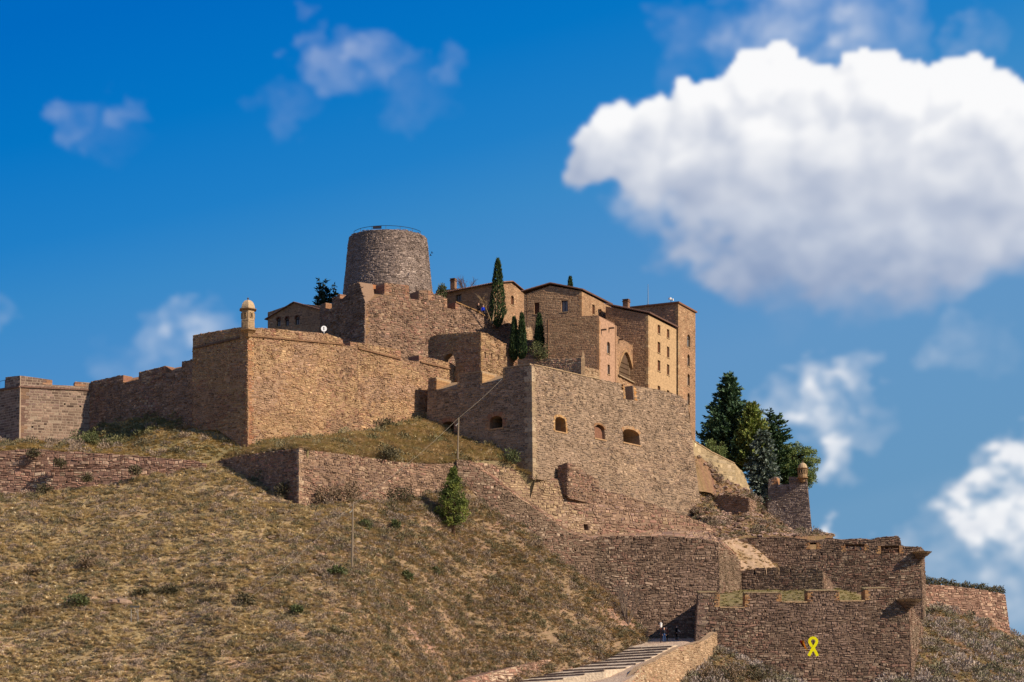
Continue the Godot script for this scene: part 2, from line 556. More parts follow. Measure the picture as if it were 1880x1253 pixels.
func masonry(w: Node, f: Dictionary, top: PackedVector2Array, bot: PackedVector2Array, holes: Array, st: Dictionary, pieces: int) -> void:
	var lo := 1e9
	var hi := -1e9
	for p in top:
		hi = maxf(hi, p.y)
	for p in bot:
		lo = minf(lo, p.y)
	var cuts := []
	for prof in [top, bot]:
		for k in prof.size() - 1:
			if absf(prof[k + 1].x - prof[k].x) < 1e-3:
				cuts.append([prof[k].x, minf(prof[k].y, prof[k + 1].y), maxf(prof[k].y, prof[k + 1].y)])
	for h in holes:
		cuts.append([h[0], h[2], h[3] + h[4]])
		cuts.append([h[1], h[2], h[3] + h[4]])
	var stones := []
	var sd := rng.randf() * 500.0
	var y := lo - rng.randf() * 0.1
	var pal: Array = st.pal
	while y < hi:
		var hh := rng.randf_range(st.h0, st.h1)
		var u := -rng.randf() * float(st.w0)
		var row := []
		for c in cuts:
			if c[1] < y + hh - 0.03 and c[2] > y + 0.03:
				row.append(c[0])
		while u < f.l:
			var ww := rng.randf_range(st.w0, st.w1)
			var kind := rng.randf()
			if kind < 0.25:
				ww *= 0.6
			elif kind > 0.88:
				ww *= 1.6
			var segs := [[u, u + ww]]
			for c in row:
				var out := []
				for s in segs:
					if c > s[0] + 0.01 and c < s[1] - 0.01:
						out.append([s[0], c])
						out.append([c, s[1]])
					else:
						out.append(s)
				segs = out
			u += ww
			var lift := rng.randf_range(-0.5, 0.5) * float(st.j)
			for s in segs:
				var ua := maxf(s[0], 0.0) + 0.012
				var ub := minf(s[1], f.l) - 0.012
				if ub - ua < 0.07:
					continue
				var wa := fine.get_noise_2d(ua * 0.35 + sd, y * 0.3) * float(st.wave) + lift
				var wb := fine.get_noise_2d(ub * 0.35 + sd, y * 0.3) * float(st.wave) + lift
				var bl := maxf(y + 0.01 + wa, pv(bot, ua, true))
				var br := maxf(y + 0.01 + wb, pv(bot, ub, false))
				var worn := rng.randf_range(-0.5, 1.0) * float(st.j) * 2.0
				var tl := minf(y + hh - 0.012 + wa, pv(top, ua, true) + worn)
				var tr := minf(y + hh - 0.012 + wb, pv(top, ub, false) + worn)
				var mid := (ua + ub) * 0.5
				var skip := false
				for h in holes:
					if h[0] - 0.005 < mid and h[1] + 0.005 > mid:
						var ta := hole_top(h, ua)
						var tb := hole_top(h, ub)
						if (bl + tl) * 0.5 > h[2] and (bl + tl) * 0.5 < ta and (br + tr) * 0.5 > h[2] and (br + tr) * 0.5 < tb:
							skip = true
						elif (bl + tl + br + tr) * 0.25 < h[2]:
							tl = minf(tl, h[2])
							tr = minf(tr, h[2])
						else:
							bl = maxf(bl, ta)
							br = maxf(br, tb)
				if skip or rng.randf() < 0.025 or (tl - bl < 0.05 and tr - br < 0.05):
					continue
				tl = maxf(tl, bl + 0.01)
				tr = maxf(tr, br + 0.01)
				var pn := noise.get_noise_2d(mid * 0.055 + sd, y * 0.075)
				var ix := int(clampf((0.5 + pn * 1.1) * pal.size() + rng.randf_range(-1.3, 1.3), 0, pal.size() - 1))
				var odd := rng.randf()
				var m := rng.randf_range(0.78, 1.18) * (0.62 if odd < 0.06 else (1.3 if odd > 0.95 else 1.0)) * (1.0 + 0.26 * noise.get_noise_2d(mid * 0.4 + sd, y * 0.4 + 31.0) + 0.3 * noise.get_noise_2d(mid * 0.16 + sd, y * 0.05 + 77.0))
				var col: Color = pal[ix] * m
				if tl - bl > 0.24 and tr - br > 0.24 and rng.randf() < float(st.split):
					var q := rng.randf_range(0.35, 0.65)
					var q2 := clampf(q + rng.randf_range(-0.12, 0.12), 0.3, 0.7)
					var ml := lerpf(bl, tl, q)
					var mr := lerpf(br, tr, q2)
					var cut := lerpf(ua, ub, rng.randf_range(0.3, 0.7))
					var mc := lerpf(ml, mr, (cut - ua) / (ub - ua))
					stones.append([(ub - ua) * (ml - bl), ua, ub, bl, br, ml - 0.012, mr - 0.012, col * rng.randf_range(0.85, 1.15)])
					if ub - ua > 0.5 and rng.randf() < 0.5:
						var tc := lerpf(tl, tr, (cut - ua) / (ub - ua))
						stones.append([0.05, ua, cut - 0.012, ml + 0.01, mc + 0.01, tl, tc, col * rng.randf_range(0.8, 1.2)])
						stones.append([0.05, cut + 0.012, ub, mc + 0.01, mr + 0.01, tc, tr, (pal[rng.randi() % pal.size()] as Color) * m])
					else:
						stones.append([(ub - ua) * (tl - ml), ua, ub, ml + 0.01, mr + 0.01, tl, tr, (pal[rng.randi() % pal.size()] as Color) * m])
				else:
					stones.append([(ub - ua) * (tl - bl + tr - br) * 0.5, ua, ub, bl, br, tl, tr, col])
		y += hh
	if pieces > 0:
		stones.sort_custom(func(a, b): return a[0] > b[0])
	var g := Geo.new()
	for k in stones.size():
		if k < pieces:
			var one := Geo.new()
			stone(one, f, st, stones[k])
			var o := MeshInstance3D.new()
			o.name = called(w, "stone")
			var mid3 := pt(f, (stones[k][1] + stones[k][2]) * 0.5, stones[k][3], 0.0)
			o.mesh = one.mesh(mid3, false)
			o.position = mid3 - org(w)
			o.material_override = mats["stone"]
			w.add_child(o, true)
		else:
			stone(g, f, st, stones[k])
	if g.v.size() > 0:
		put(g, "masonry", w, "stone").set_meta("kind", "stuff")


func stone(g: Geo, f: Dictionary, st: Dictionary, s: Array) -> void:
	var j: float = st.j
	var p: float = st.p
	var e := minf(0.045, minf(s[2] - s[1], maxf(s[5] - s[3], s[6] - s[4])) * 0.22)
	var us := [s[1] + rng.randf() * j * 0.5, s[2] - rng.randf() * j * 0.5, s[2] - rng.randf() * j * 0.5, s[1] + rng.randf() * j * 0.5]
	var ys := [s[3] + rng.randf() * j * 0.4, s[4] + rng.randf() * j * 0.4, s[6] - rng.randf() * j * 0.4, s[5] - rng.randf() * j * 0.4]
	var mu: float = (s[1] + s[2]) * 0.5
	var my: float = (s[3] + s[4] + s[5] + s[6]) * 0.25
	var base := rng.randf_range(0.25, 1.0) * p
	var n := g.v.size()
	for k in 4:
		g.v.append(pt(f, us[k], ys[k], -0.02))
		g.c.append(s[7])
	for k in 4:
		g.v.append(pt(f, us[k] + (e if us[k] < mu else -e), ys[k] + (e if ys[k] < my else -e), maxf(0.008, base + rng.randf_range(-0.4, 0.4) * p)))
		g.c.append(s[7])
	for q in [4, 5, 6, 7]:
		pass
	for t in [[4, 5, 6, 7], [0, 1, 5, 4], [1, 2, 6, 5], [2, 3, 7, 6], [3, 0, 4, 7]]:
		g.i.append(n + t[0]); g.i.append(n + t[1]); g.i.append(n + t[2]); g.i.append(n + t[0]); g.i.append(n + t[2]); g.i.append(n + t[3])


func quoins(parent: Node, fl: Dictionary, f2: Dictionary, y0: float, y1: float, h: float, a: float, b: float, pal: Array, proud := 0.03, nm := "quoin") -> void:
	# corner blocks where wall fl ends (its right end) and wall f2 begins
	var y := y0
	var odd := false
	while y < y1 - 0.1:
		var t := minf(y + h * rng.randf_range(0.85, 1.15), y1)
		var la := a * (1.25 if odd else 0.8)
		var lb := b * (0.8 if odd else 1.25)
		odd = not odd
		var g := Geo.new()
		var col: Color = lin(pal[rng.randi() % pal.size()]) * rng.randf_range(0.88, 1.1)
		var rings := []
		for yy in [y + 0.008, t - 0.008]:
			var c := pt(f2, 0.0, yy, 0.0)
			var cl: Vector3 = c - fl.u * la
			var cr: Vector3 = c + f2.u * lb
			var o: Vector3 = c + (fl.n + f2.n) * proud / maxf(0.5, 1.0 + fl.n.dot(f2.n))
			rings.append([o, cr + f2.n * proud, cr - f2.n * 0.25, c - (fl.n + f2.n) * 0.3, cl - fl.n * 0.25, cl + fl.n * proud])
		for k in 6:
			g.quad(rings[0][k], rings[0][(k + 1) % 6], rings[1][(k + 1) % 6], rings[1][k], col)
		for r in rings:
			g.quad(r[0], r[1], r[2], r[3], col)
			g.quad(r[0], r[3], r[4], r[5], col)
		put(g, nm, parent, "stone")
		y = t


func cheek(parent: Node, f: Dictionary, u: float, side: float, y0: float, y1: float, thick: float, pal: Array, wid := 0.42, nm := "brick_course") -> void:
	# courses of brick that edge an embrasure; side +1: the opening lies to the right of u
	var y := y0
	var k := 0
	while y < y1 - 0.04:
		var t := minf(y + rng.randf_range(0.2, 0.28), y1)
		var ln := wid * (1.3 if k % 2 == 0 else 0.8)
		k += 1
		var a := u - side * ln
		var b := u + side * 0.03
		var g := Geo.new()
		g.hexa([pt(f, a, y, 0.05), pt(f, b, y, 0.05), pt(f, b, y, -thick - 0.03), pt(f, a, y, -thick - 0.03), pt(f, a, t - 0.012, 0.05), pt(f, b, t - 0.012, 0.05), pt(f, b, t - 0.012, -thick - 0.03), pt(f, a, t - 0.012, -thick - 0.03)], lin(pal[rng.randi() % pal.size()]) * rng.randf_range(0.85, 1.12))
		put(g, nm, parent, "stone")
		y = t


func coping(parent: Node, f: Dictionary, prof: Array, h: float, out: float, thick: float, col: Color, nm := "coping") -> void:
	# slabs laid along a line of (u, y): a coping or a string course
	for k in prof.size() - 1:
		var a: Vector2 = prof[k]
		var b: Vector2 = prof[k + 1]
		var n := maxi(1, int((b.x - a.x) / 1.1))
		for s in n:
			var p := a.lerp(b, s / float(n))
			var q := a.lerp(b, (s + 1) / float(n))
			var d := rng.randf_range(-0.015, 0.015)
			var g := Geo.new()
			g.hexa([pt(f, p.x + 0.01, p.y + d, out), pt(f, q.x - 0.01, q.y + d, out), pt(f, q.x - 0.01, q.y + d, -thick), pt(f, p.x + 0.01, p.y + d, -thick), pt(f, p.x + 0.01, p.y + h + d, out), pt(f, q.x - 0.01, q.y + h + d, out), pt(f, q.x - 0.01, q.y + h + d, -thick), pt(f, p.x + 0.01, p.y + h + d, -thick)], col * rng.randf_range(0.86, 1.1))
			put(g, nm, parent, "stone")


func arch_ring(parent: Node, f: Dictionary, h: Array, wid: float, pal: Array, jambs := true) -> void:
	# brick surround of an arched opening: jamb courses and wedge stones over the arch
	var n := 9
	for k in n:
		var u0 := lerpf(h[0], h[1], k / float(n))
		var u1 := lerpf(h[0], h[1], (k + 1) / float(n))
		var m: float = (h[0] + h[1]) * 0.5
		var a0 := hole_top(h, u0 + 0.001) - 0.02
		var a1 := hole_top(h, u1 - 0.001) - 0.02
		var x0: float = m + (u0 - m) * (1.0 + wid * 0.8 / (h[1] - h[0]) * 2.0)
		var x1: float = m + (u1 - m) * (1.0 + wid * 0.8 / (h[1] - h[0]) * 2.0)
		var g := Geo.new()
		g.hexa([pt(f, u0 + 0.01, a0, 0.06), pt(f, u1 - 0.01, a1, 0.06), pt(f, u1 - 0.01, a1, -0.5), pt(f, u0 + 0.01, a0, -0.5), pt(f, x0 + 0.01, a0 + wid, 0.06), pt(f, x1 - 0.01, a1 + wid, 0.06), pt(f, x1 - 0.01, a1 + wid, -0.5), pt(f, x0 + 0.01, a0 + wid, -0.5)], lin(pal[rng.randi() % pal.size()]) * rng.randf_range(0.9, 1.1))
		put(g, "arch_stone", parent, "stone")
	if jambs:
		cheek(parent, f, h[0], 1.0, h[2], h[3] + 0.02, 0.7, pal, wid, "jamb_stone")
		cheek(parent, f, h[1], -1.0, h[2], h[3] + 0.02, 0.7, pal, wid, "jamb_stone")


func window(parent: Node, f: Dictionary, h: Array, kind: String) -> void:
	# frame, leaves or panes set back in the opening h of a wall
	var g := Geo.new()
	var dark := lin("3a2a20") if kind != "shutter" else lin("5e3d2c")
	var u0: float = h[0]
	var u1: float = h[1]
	var top := hole_top(h, (u0 + u1) * 0.5)
	var t := 0.07
	for b in [[u0, u0 + t, h[2], h[3]], [u1 - t, u1, h[2], h[3]], [u0, u1, h[2], h[2] + t], [u0, u1, h[3] - t, h[3]], [(u0 + u1) * 0.5 - 0.035, (u0 + u1) * 0.5 + 0.035, h[2], h[3]]]:
		wbox(g, f, b[0], b[1], b[2], b[3], -0.22, -0.3, dark)
	if h[4] > 0.0:
		wbox(g, f, u0, u1, h[3], h[3] + 0.06, -0.22, -0.3, dark)
		wbox(g, f, (u0 + u1) * 0.5 - 0.035, (u0 + u1) * 0.5 + 0.035, h[3], top, -0.22, -0.3, dark)
	var w := put(g, "window", parent, "plain")
	for s in 2:
		var a := lerpf(u0, u1, s * 0.5)
		var b := lerpf(u0, u1, s * 0.5 + 0.5)
		var q := Geo.new()
		if kind == "shutter":
			for k in 3:
				wbox(q, f, lerpf(a, b, k / 3.0) + 0.006, lerpf(a, b, (k + 1) / 3.0) - 0.006, h[2] + 0.03, top - 0.02, -0.235, -0.275, lin("6d4630") * rng.randf_range(0.8, 1.15))
			put(q, "shutter", w, "wood")
		else:
			wbox(q, f, a + 0.02, b - 0.02, h[2] + 0.03, top - 0.03, -0.255, -0.265, Color.WHITE)
			put(q, "pane", w, "glass")
	var sl := Geo.new()
	wbox(sl, f, u0 - 0.1, u1 + 0.1, h[2] - 0.1, h[2] + 0.01, 0.08, -0.3, lin("b39673"))
	put(sl, "sill", w, "stone")


func wbox(g: Geo, f: Dictionary, u0: float, u1: float, y0: float, y1: float, w0: float, w1: float, col: Color) -> void:
	g.hexa([pt(f, u0, y0, w0), pt(f, u1, y0, w0), pt(f, u1, y0, w1), pt(f, u0, y0, w1), pt(f, u0, y1, w0), pt(f, u1, y1, w0), pt(f, u1, y1, w1), pt(f, u0, y1, w1)], col)


# ---- ground

func spline(row: Array, t: float) -> Vector3:
	var n := row.size() - 1
	var x := clampf(t, 0.0, 1.0) * n
	var k := mini(int(x), n - 1)
	var a: Vector3 = row[maxi(k - 1, 0)]
	var d: Vector3 = row[mini(k + 2, n)]
	return (row[k] as Vector3).cubic_interpolate(row[k + 1], a, d, x - k) if n > 1 else (row[0] as Vector3).lerp(row[1], t)


func loft(rows: Array, nu: int, nv: int, amp: float, freq: float) -> Array:
	var even := []
	for r in rows:
		var e := []
		for k in nu + 1:
			e.append(spline(r, k / float(nu)))
		even.append(e)
	var out := []
	for j in nv + 1:
		out.append([])
	for k in nu + 1:
		var line := []
		for e in even:
			line.append(e[k])
		for j in nv + 1:
			var t := j / float(nv)
			var p := spline(line, t)
			var ease := minf(1.0, minf(t, 1.0 - t) * 8.0 + 0.15)
			p.y += (noise.get_noise_2d(p.x * freq, p.z * freq) + 0.35 * noise.get_noise_2d(p.x * freq * 5.0 + 9.0, p.z * freq * 5.0)) * amp * ease
			out[j].append(p)
	return out


func sheet(nm: String, grid: Array, cols: Array, freq: float, mat := "soil", east := []) -> MeshInstance3D:
	var g := Geo.new()
	var nu: int = grid[0].size()
	for r in grid:
		for p in r:
			var t := 0.5 + noise.get_noise_2d(p.x * freq + 5.0, (p.z - p.y * 1.3) * freq) * 0.9 + fine.get_noise_2d(p.x * 0.9, (p.z - p.y) * 0.9) * 0.35
			var x := clampf(t, 0.0, 0.999) * (cols.size() - 1)
			g.v.append(p)
			var c := (cols[int(x)] as Color).lerp(cols[int(x) + 1], x - int(x))
			if east:
				c = c.lerp((east[int(x)] as Color).lerp(east[int(x) + 1], x - int(x)), smoothstep(-32.0, -4.0, p.x + noise.get_noise_2d(p.x * 0.1, p.z * 0.1) * 12.0))
			g.c.append(c)
	for j in grid.size() - 1:
		for k in nu - 1:
			var a := j * nu + k
			g.i.append(a); g.i.append(a + nu); g.i.append(a + nu + 1); g.i.append(a); g.i.append(a + nu + 1); g.i.append(a + 1)
	# the edges turn down into the earth
	var rim := []
	var nv := grid.size()
	for k in nu:
		rim.append(k)
	for j in range(1, nv):
		rim.append(j * nu + nu - 1)
	for k in range(nu - 2, -1, -1):
		rim.append((nv - 1) * nu + k)
	for j in range(nv - 2, -1, -1):
		rim.append(j * nu)
	for k in rim.size() - 1:
		var a := g.v[rim[k]]
		var b := g.v[rim[k + 1]]
		var ia := inward(grid, rim[k], nu) - Vector3(0, 5, 0)
		var ib := inward(grid, rim[k + 1], nu) - Vector3(0, 5, 0)
		g.quad(a, b, b + ib, a + ia, g.c[rim[k]])
	var o := put(g, nm, self, mat, true)
	o.set_meta("kind", "structure")
	return o


func inward(grid: Array, at: int, nu: int) -> Vector3:
	# from a point on the rim, a step of a metre and a half towards the middle of the sheet
	var j := at / nu
	var k := at % nu
	var j2 := 1 if j == 0 else (j - 1 if j == grid.size() - 1 else j)
	var k2 := k if j == 0 or j == grid.size() - 1 else (1 if k == 0 else k - 1)
	var d: Vector3 = grid[j2][k2] - grid[j][k]
	d.y = 0.0
	return d.normalized() * 1.5


func platform(nm: String, poly: Array, y: float, col: Color) -> void:
	var g := Geo.new()
	g.prism(poly, y - 1.0, y, col)
	put(g, nm, self, "soil").set_meta("kind", "structure")


func build_ground() -> void:
	var g := Geo.new()
	for x in range(-8, 8):
		for z in range(-8, 8):
			g.quad(Vector3(x * 500, 0, z * 500), Vector3(x * 500 + 500, 0, z * 500), Vector3(x * 500 + 500, 0, z * 500 + 500), Vector3(x * 500, 0, z * 500 + 500), lin("8b7a55") * rng.randf_range(0.85, 1.1))
	put(g, "ground", self, "soil").set_meta("kind", "structure")
	var earth := [lin("b89a7c"), lin("ae946e"), lin("a89266"), lin("b0986e"), lin("ba9c80")]
	var hill := [[Vector3(-53.04, -3, -156), Vector3(-44.46, -3, -156), Vector3(-37.13, -3, -158), Vector3(-32.8, -3, -160), Vector3(-29.16, -3, -162), Vector3(-25.42, -3, -164), Vector3(-22.14, -3, -164), Vector3(-18.86, -3, -164), Vector3(-15.99, -3, -164), Vector3(-12.75, -3, -170), Vector3(-10.23, -3, -186), Vector3(-8.08, -3, -202), Vector3(-4.93, -3, -219), Vector3(-2.07, -3, -223.5), Vector3(1.02, -3, -227.2), Vector3(4.24, -3, -232.5), Vector3(7.11, -3, -237), Vector3(10.93, -3, -243), Vector3(15.25, -3, -249)],
		[Vector3(-58.48, -0.12, -172), Vector3(-49.02, -0.12, -172), Vector3(-40.89, 0.3, -174), Vector3(-36.08, 0.72, -176), Vector3(-32.04, 1.6, -178), Vector3(-27.9, 2.05, -180), Vector3(-24.3, 2.5, -180), Vector3(-20.7, 2.95, -180), Vector3(-17.55, 3.4, -180), Vector3(-13.95, 4.39, -186), Vector3(-11.11, 6.65, -202), Vector3(-8.72, 9.23, -218), Vector3(-5.29, 11.82, -235), Vector3(-2.22, 12.44, -239.5), Vector3(1.09, 13.21, -243.2), Vector3(4.54, 14.15, -248.5), Vector3(7.59, 15.39, -253), Vector3(11.65, 17.14, -259), Vector3(16.23, 18.96, -265)],
		[Vector3(-63.35, 6.17, -186.33), Vector3(-53.01, 6.12, -186), Vector3(-44.02, 6.54, -187.33), Vector3(-38.74, 7.08, -189), Vector3(-34.32, 7.96, -190.67), Vector3(-29.86, 8.64, -192.67), Vector3(-26.01, 9.24, -192.67), Vector3(-22.04, 8.93, -191.67), Vector3(-18.59, 8.71, -190.67), Vector3(-14.72, 9.52, -196.25), Vector3(-11.57, 11.26, -210.33), Vector3(-8.97, 13.61, -224.33), Vector3(-5.39, 16.07, -239.5), Vector3(-2.25, 16.11, -243.42), Vector3(1.11, 16.51, -246.67), Vector3(4.59, 16.72, -251.32), Vector3(7.66, 17.36, -255.33), Vector3(11.73, 18.47, -260.6), Vector3(16.27, 19.15, -265.67)],
		[Vector3(-68.23, 12.39, -200.67), Vector3(-57, 12.3, -200), Vector3(-47.16, 12.68, -200.67), Vector3(-41.41, 13.31, -202), Vector3(-36.6, 14.19, -203.33), Vector3(-31.83, 15.1, -205.33), Vector3(-27.72, 15.83, -205.33), Vector3(-23.38, 14.78, -203.33), Vector3(-19.63, 13.9, -201.33), Vector3(-15.49, 14.58, -206.5), Vector3(-12.03, 15.87, -218.67), Vector3(-9.23, 17.99, -230.67), Vector3(-5.49, 20.31, -244), Vector3(-2.29, 19.78, -247.33), Vector3(1.13, 19.81, -250.13), Vector3(4.64, 19.3, -254.13), Vector3(7.73, 19.34, -257.67), Vector3(11.8, 19.79, -262.2), Vector3(16.31, 19.34, -266.33)],
		[Vector3(-73.1, 18.49, -215), Vector3(-60.99, 18.36, -214), Vector3(-50.29, 18.64, -214), Vector3(-44.07, 19.3, -215), Vector3(-38.88, 20.19, -216), Vector3(-33.79, 21.32, -218), Vector3(-29.43, 22.13, -218), Vector3(-24.73, 20.4, -215), Vector3(-20.67, 18.92, -212), Vector3(-16.26, 19.52, -216.75), Vector3(-12.48, 20.47, -227), Vector3(-9.48, 22.38, -237), Vector3(-5.59, 24.56, -248.5), Vector3(-2.32, 23.46, -251.25), Vector3(1.14, 23.11, -253.6), Vector3(4.69, 21.87, -256.95), Vector3(7.8, 21.31, -260), Vector3(11.87, 21.12, -263.8), Vector3(16.35, 19.53, -267)],
		[Vector3(-77.97, 24.46, -229.33), Vector3(-64.98, 24.29, -228), Vector3(-53.42, 24.38, -227.33), Vector3(-46.74, 25.03, -228), Vector3(-41.16, 25.92, -228.67), Vector3(-35.75, 27.28, -230.67), Vector3(-31.14, 28.11, -230.67), Vector3(-26.07, 25.75, -226.67), Vector3(-21.71, 23.71, -222.67), Vector3(-17.02, 24.33, -227), Vector3(-12.94, 25.08, -235.33), Vector3(-9.73, 26.76, -243.33), Vector3(-5.69, 28.81, -253), Vector3(-2.36, 27.13, -255.17), Vector3(1.16, 26.41, -257.07), Vector3(4.74, 24.45, -259.77), Vector3(7.87, 23.28, -262.33), Vector3(11.94, 22.45, -265.4), Vector3(16.39, 19.72, -267.67)],
		[Vector3(-82.85, 30.32, -243.67), Vector3(-68.97, 30.1, -242), Vector3(-56.56, 29.93, -240.67), Vector3(-49.4, 30.53, -241), Vector3(-43.44, 31.42, -241.33), Vector3(-37.72, 33, -243.33), Vector3(-32.85, 33.82, -243.33), Vector3(-27.41, 30.87, -238.33), Vector3(-22.75, 28.33, -233.33), Vector3(-17.79, 29.02, -237.25), Vector3(-13.4, 29.69, -243.67), Vector3(-9.99, 31.14, -249.67), Vector3(-5.79, 33.05, -257.5), Vector3(-2.4, 30.8, -259.08), Vector3(1.17, 29.72, -260.53), Vector3(4.79, 27.02, -262.58), Vector3(7.94, 25.26, -264.67), Vector3(12.01, 23.78, -267), Vector3(16.44, 19.9, -268.33)],
		[Vector3(-87.72, 36.11, -258), Vector3(-72.96, 35.84, -256), Vector3(-59.69, 35.38, -254), Vector3(-52.07, 35.89, -254), Vector3(-45.72, 36.78, -254), Vector3(-39.68, 38.59, -256), Vector3(-34.56, 39.36, -256), Vector3(-28.75, 35.85, -250), Vector3(-23.79, 32.83, -244), Vector3(-18.56, 33.65, -247.5), Vector3(-13.86, 34.3, -252), Vector3(-10.24, 35.52, -256), Vector3(-5.89, 37.3, -262), Vector3(-2.43, 34.48, -263), Vector3(1.19, 33.02, -264), Vector3(4.84, 29.6, -265.4), Vector3(8.01, 27.23, -267), Vector3(12.09, 25.1, -268.6), Vector3(16.48, 20.09, -269)]]
	fields["hill"] = loft(hill, 150, 110, 0.9, 0.07)
	sheet("hillside", fields["hill"], earth, 0.05, "soil", [lin("a88472"), lin("988066"), lin("907a5c"), lin("9c8068"), lin("b28c78")])
	# the slope between the low retaining wall and the western walls
	fields["west"] = loft([
		[Vector3(-78.7, 40.83, -256.6), Vector3(-69.65, 40.72, -256.28), Vector3(-59.98, 40.6, -255.93), Vector3(-56.13, 40.91, -255.84), Vector3(-51.62, 40.49, -255.63), Vector3(-45.84, 40.14, -255.39), Vector3(-40.07, 39.65, -255.13), Vector3(-35.71, 39.11, -254.92)],
		[Vector3(-89.76, 42.39, -264), Vector3(-74.95, 42.23, -263), Vector3(-61.57, 42.21, -262), Vector3(-56.55, 42.5, -263), Vector3(-53, 42.81, -265), Vector3(-48.12, 42.89, -265.5), Vector3(-41.34, 43.34, -262.5), Vector3(-33.22, 41.2, -258)],
		[Vector3(-91.8, 43.99, -270), Vector3(-77.23, 44.15, -271), Vector3(-64.16, 44.46, -273), Vector3(-57.91, 44.38, -272.5), Vector3(-54.4, 44.37, -272), Vector3(-48.23, 44.97, -269.8), Vector3(-42.04, 45.64, -266.9), Vector3(-32.5, 42.03, -260)],
		[Vector3(-93.16, 44.76, -274), Vector3(-78.09, 44.76, -274), Vector3(-65.09, 45.16, -277), Vector3(-58.86, 45.16, -277), Vector3(-54.81, 45.58, -277.5), Vector3(-48.17, 48.47, -273.3), Vector3(-40.17, 49.07, -267.8), Vector3(-35.44, 47.05, -265)]], 90, 40, 0.4, 0.15)
	sheet("west_terrace_ground", fields["west"], [lin("a58c6a"), lin("988660"), lin("8c8056"), lin("a9916c")], 0.08)
	# grass terrace in front of the great bastion
	fields["mid"] = loft([
		[Vector3(-34.1, 39.53, -256.25), Vector3(-29.71, 39.59, -251.6), Vector3(-23.53, 39.24, -245.35), Vector3(-22.61, 39.24, -246.82), Vector3(-19.18, 39.35, -250.4), Vector3(-16.25, 39.37, -253.45), Vector3(-13.24, 39.38, -256.58), Vector3(-9.53, 39.76, -260.46), Vector3(-6.81, 40.31, -263.33)],
		[Vector3(-33.28, 40.89, -258.5), Vector3(-28.05, 41.06, -255), Vector3(-23.31, 40.98, -252), Vector3(-17.96, 41.23, -256.5), Vector3(-11.83, 41.71, -263), Vector3(-6.7, 42.07, -268), Vector3(-1.68, 41.26, -268)],
		[Vector3(-31.74, 42.04, -260.02), Vector3(-28.16, 43.56, -264.27), Vector3(-23.18, 44.69, -270.13), Vector3(-17.66, 45.94, -276.25), Vector3(-13.58, 47.8, -280.4), Vector3(-11.77, 48.81, -282.26), Vector3(-9.4, 47.81, -279.29), Vector3(-7.26, 46.21, -277.59), Vector3(-4.45, 44.76, -275.39), Vector3(-1.35, 43.57, -273), Vector3(0.83, 40.78, -271.18), Vector3(3.05, 39.66, -269.45)]], 100, 34, 0.4, 0.2)
	sheet("grass_terrace_ground", fields["mid"], [lin("9c8a6c"), lin("a08e6a"), lin("92845e"), lin("a89672")], 0.1)
	# rough slope of broken masonry below the casemates
	fields["glacis"] = loft([
		[Vector3(-6.7, 40.53, -262.67), Vector3(-4.29, 39.65, -263.88), Vector3(-1.33, 37.55, -265.35), Vector3(3.27, 34.85, -267.64), Vector3(6.78, 32.52, -269.38), Vector3(10.43, 31.77, -271.22), Vector3(17.58, 31.78, -271.86), Vector3(23.73, 31.64, -272.41), Vector3(25.51, 31.52, -272.57), Vector3(26.84, 30.95, -275.91), Vector3(28.49, 30.01, -278.75)],
		[Vector3(-4.78, 41.06, -265.72), Vector3(-3.33, 40.24, -266.45), Vector3(-0.67, 38.2, -267.66), Vector3(3.85, 35.47, -269.9), Vector3(7.33, 33.24, -271.59), Vector3(10.67, 32.87, -273.68), Vector3(18.12, 33.8, -278.8), Vector3(24.42, 34.51, -283.1), Vector3(25.77, 34.25, -283.91), Vector3(27.65, 32.26, -280), Vector3(29.5, 31.03, -283)]], 90, 14, 0.12, 0.4)
	sheet("rubble_slope", fields["glacis"], [lin("97765f"), lin("a98a68"), lin("a3785f"), lin("b89a72")], 0.12, "stone")
	# rocky bank under the eastern retaining wall
	fields["bank"] = loft([
		[Vector3(24.86, 35.53, -292.5), Vector3(26.55, 32.93, -281), Vector3(29.66, 34.14, -288), Vector3(33.35, 34.59, -290), Vector3(38.69, 34.82, -292), Vector3(44.69, 36.22, -303)],
		[Vector3(24.49, 41.31, -298.6), Vector3(26.96, 40.17, -299.6), Vector3(29.62, 39.25, -300), Vector3(32.51, 40.35, -301), Vector3(35.19, 38.32, -306), Vector3(43.54, 36.59, -311)],
		[Vector3(24.07, 46.75, -299), Vector3(26.19, 46.63, -300.9), Vector3(28.1, 45.09, -302.88), Vector3(30.36, 43.81, -305.1), Vector3(33.51, 43.37, -310.47), Vector3(38.31, 39.12, -316)]], 50, 30, 0.5, 0.25)
	sheet("rocky_bank", fields["bank"], [lin("8d6a58"), lin("9a7a5c"), lin("86734f"), lin("a8866a")], 0.2)
	# sandy slope running down beside the high wall
	fields["sand"] = loft([
		[Vector3(27.01, 30.81, -275.6), Vector3(29.39, 29.17, -279.9), Vector3(32.27, 28.75, -280.6), Vector3(34.97, 28.74, -282)],
		[Vector3(26.73, 31.79, -277), Vector3(29.29, 31.88, -283), Vector3(32.05, 30.95, -283.6), Vector3(35.14, 29.48, -284.5)],
		[Vector3(26.69, 32.48, -279.5), Vector3(29.46, 34.08, -287.4), Vector3(31.96, 32.7, -286.6), Vector3(35.23, 29.81, -286.4)]], 24, 16, 0.15, 0.4)
	sheet("sandy_slope", fields["sand"], [lin("b2947a"), lin("bda084"), lin("a58a68")], 0.2)
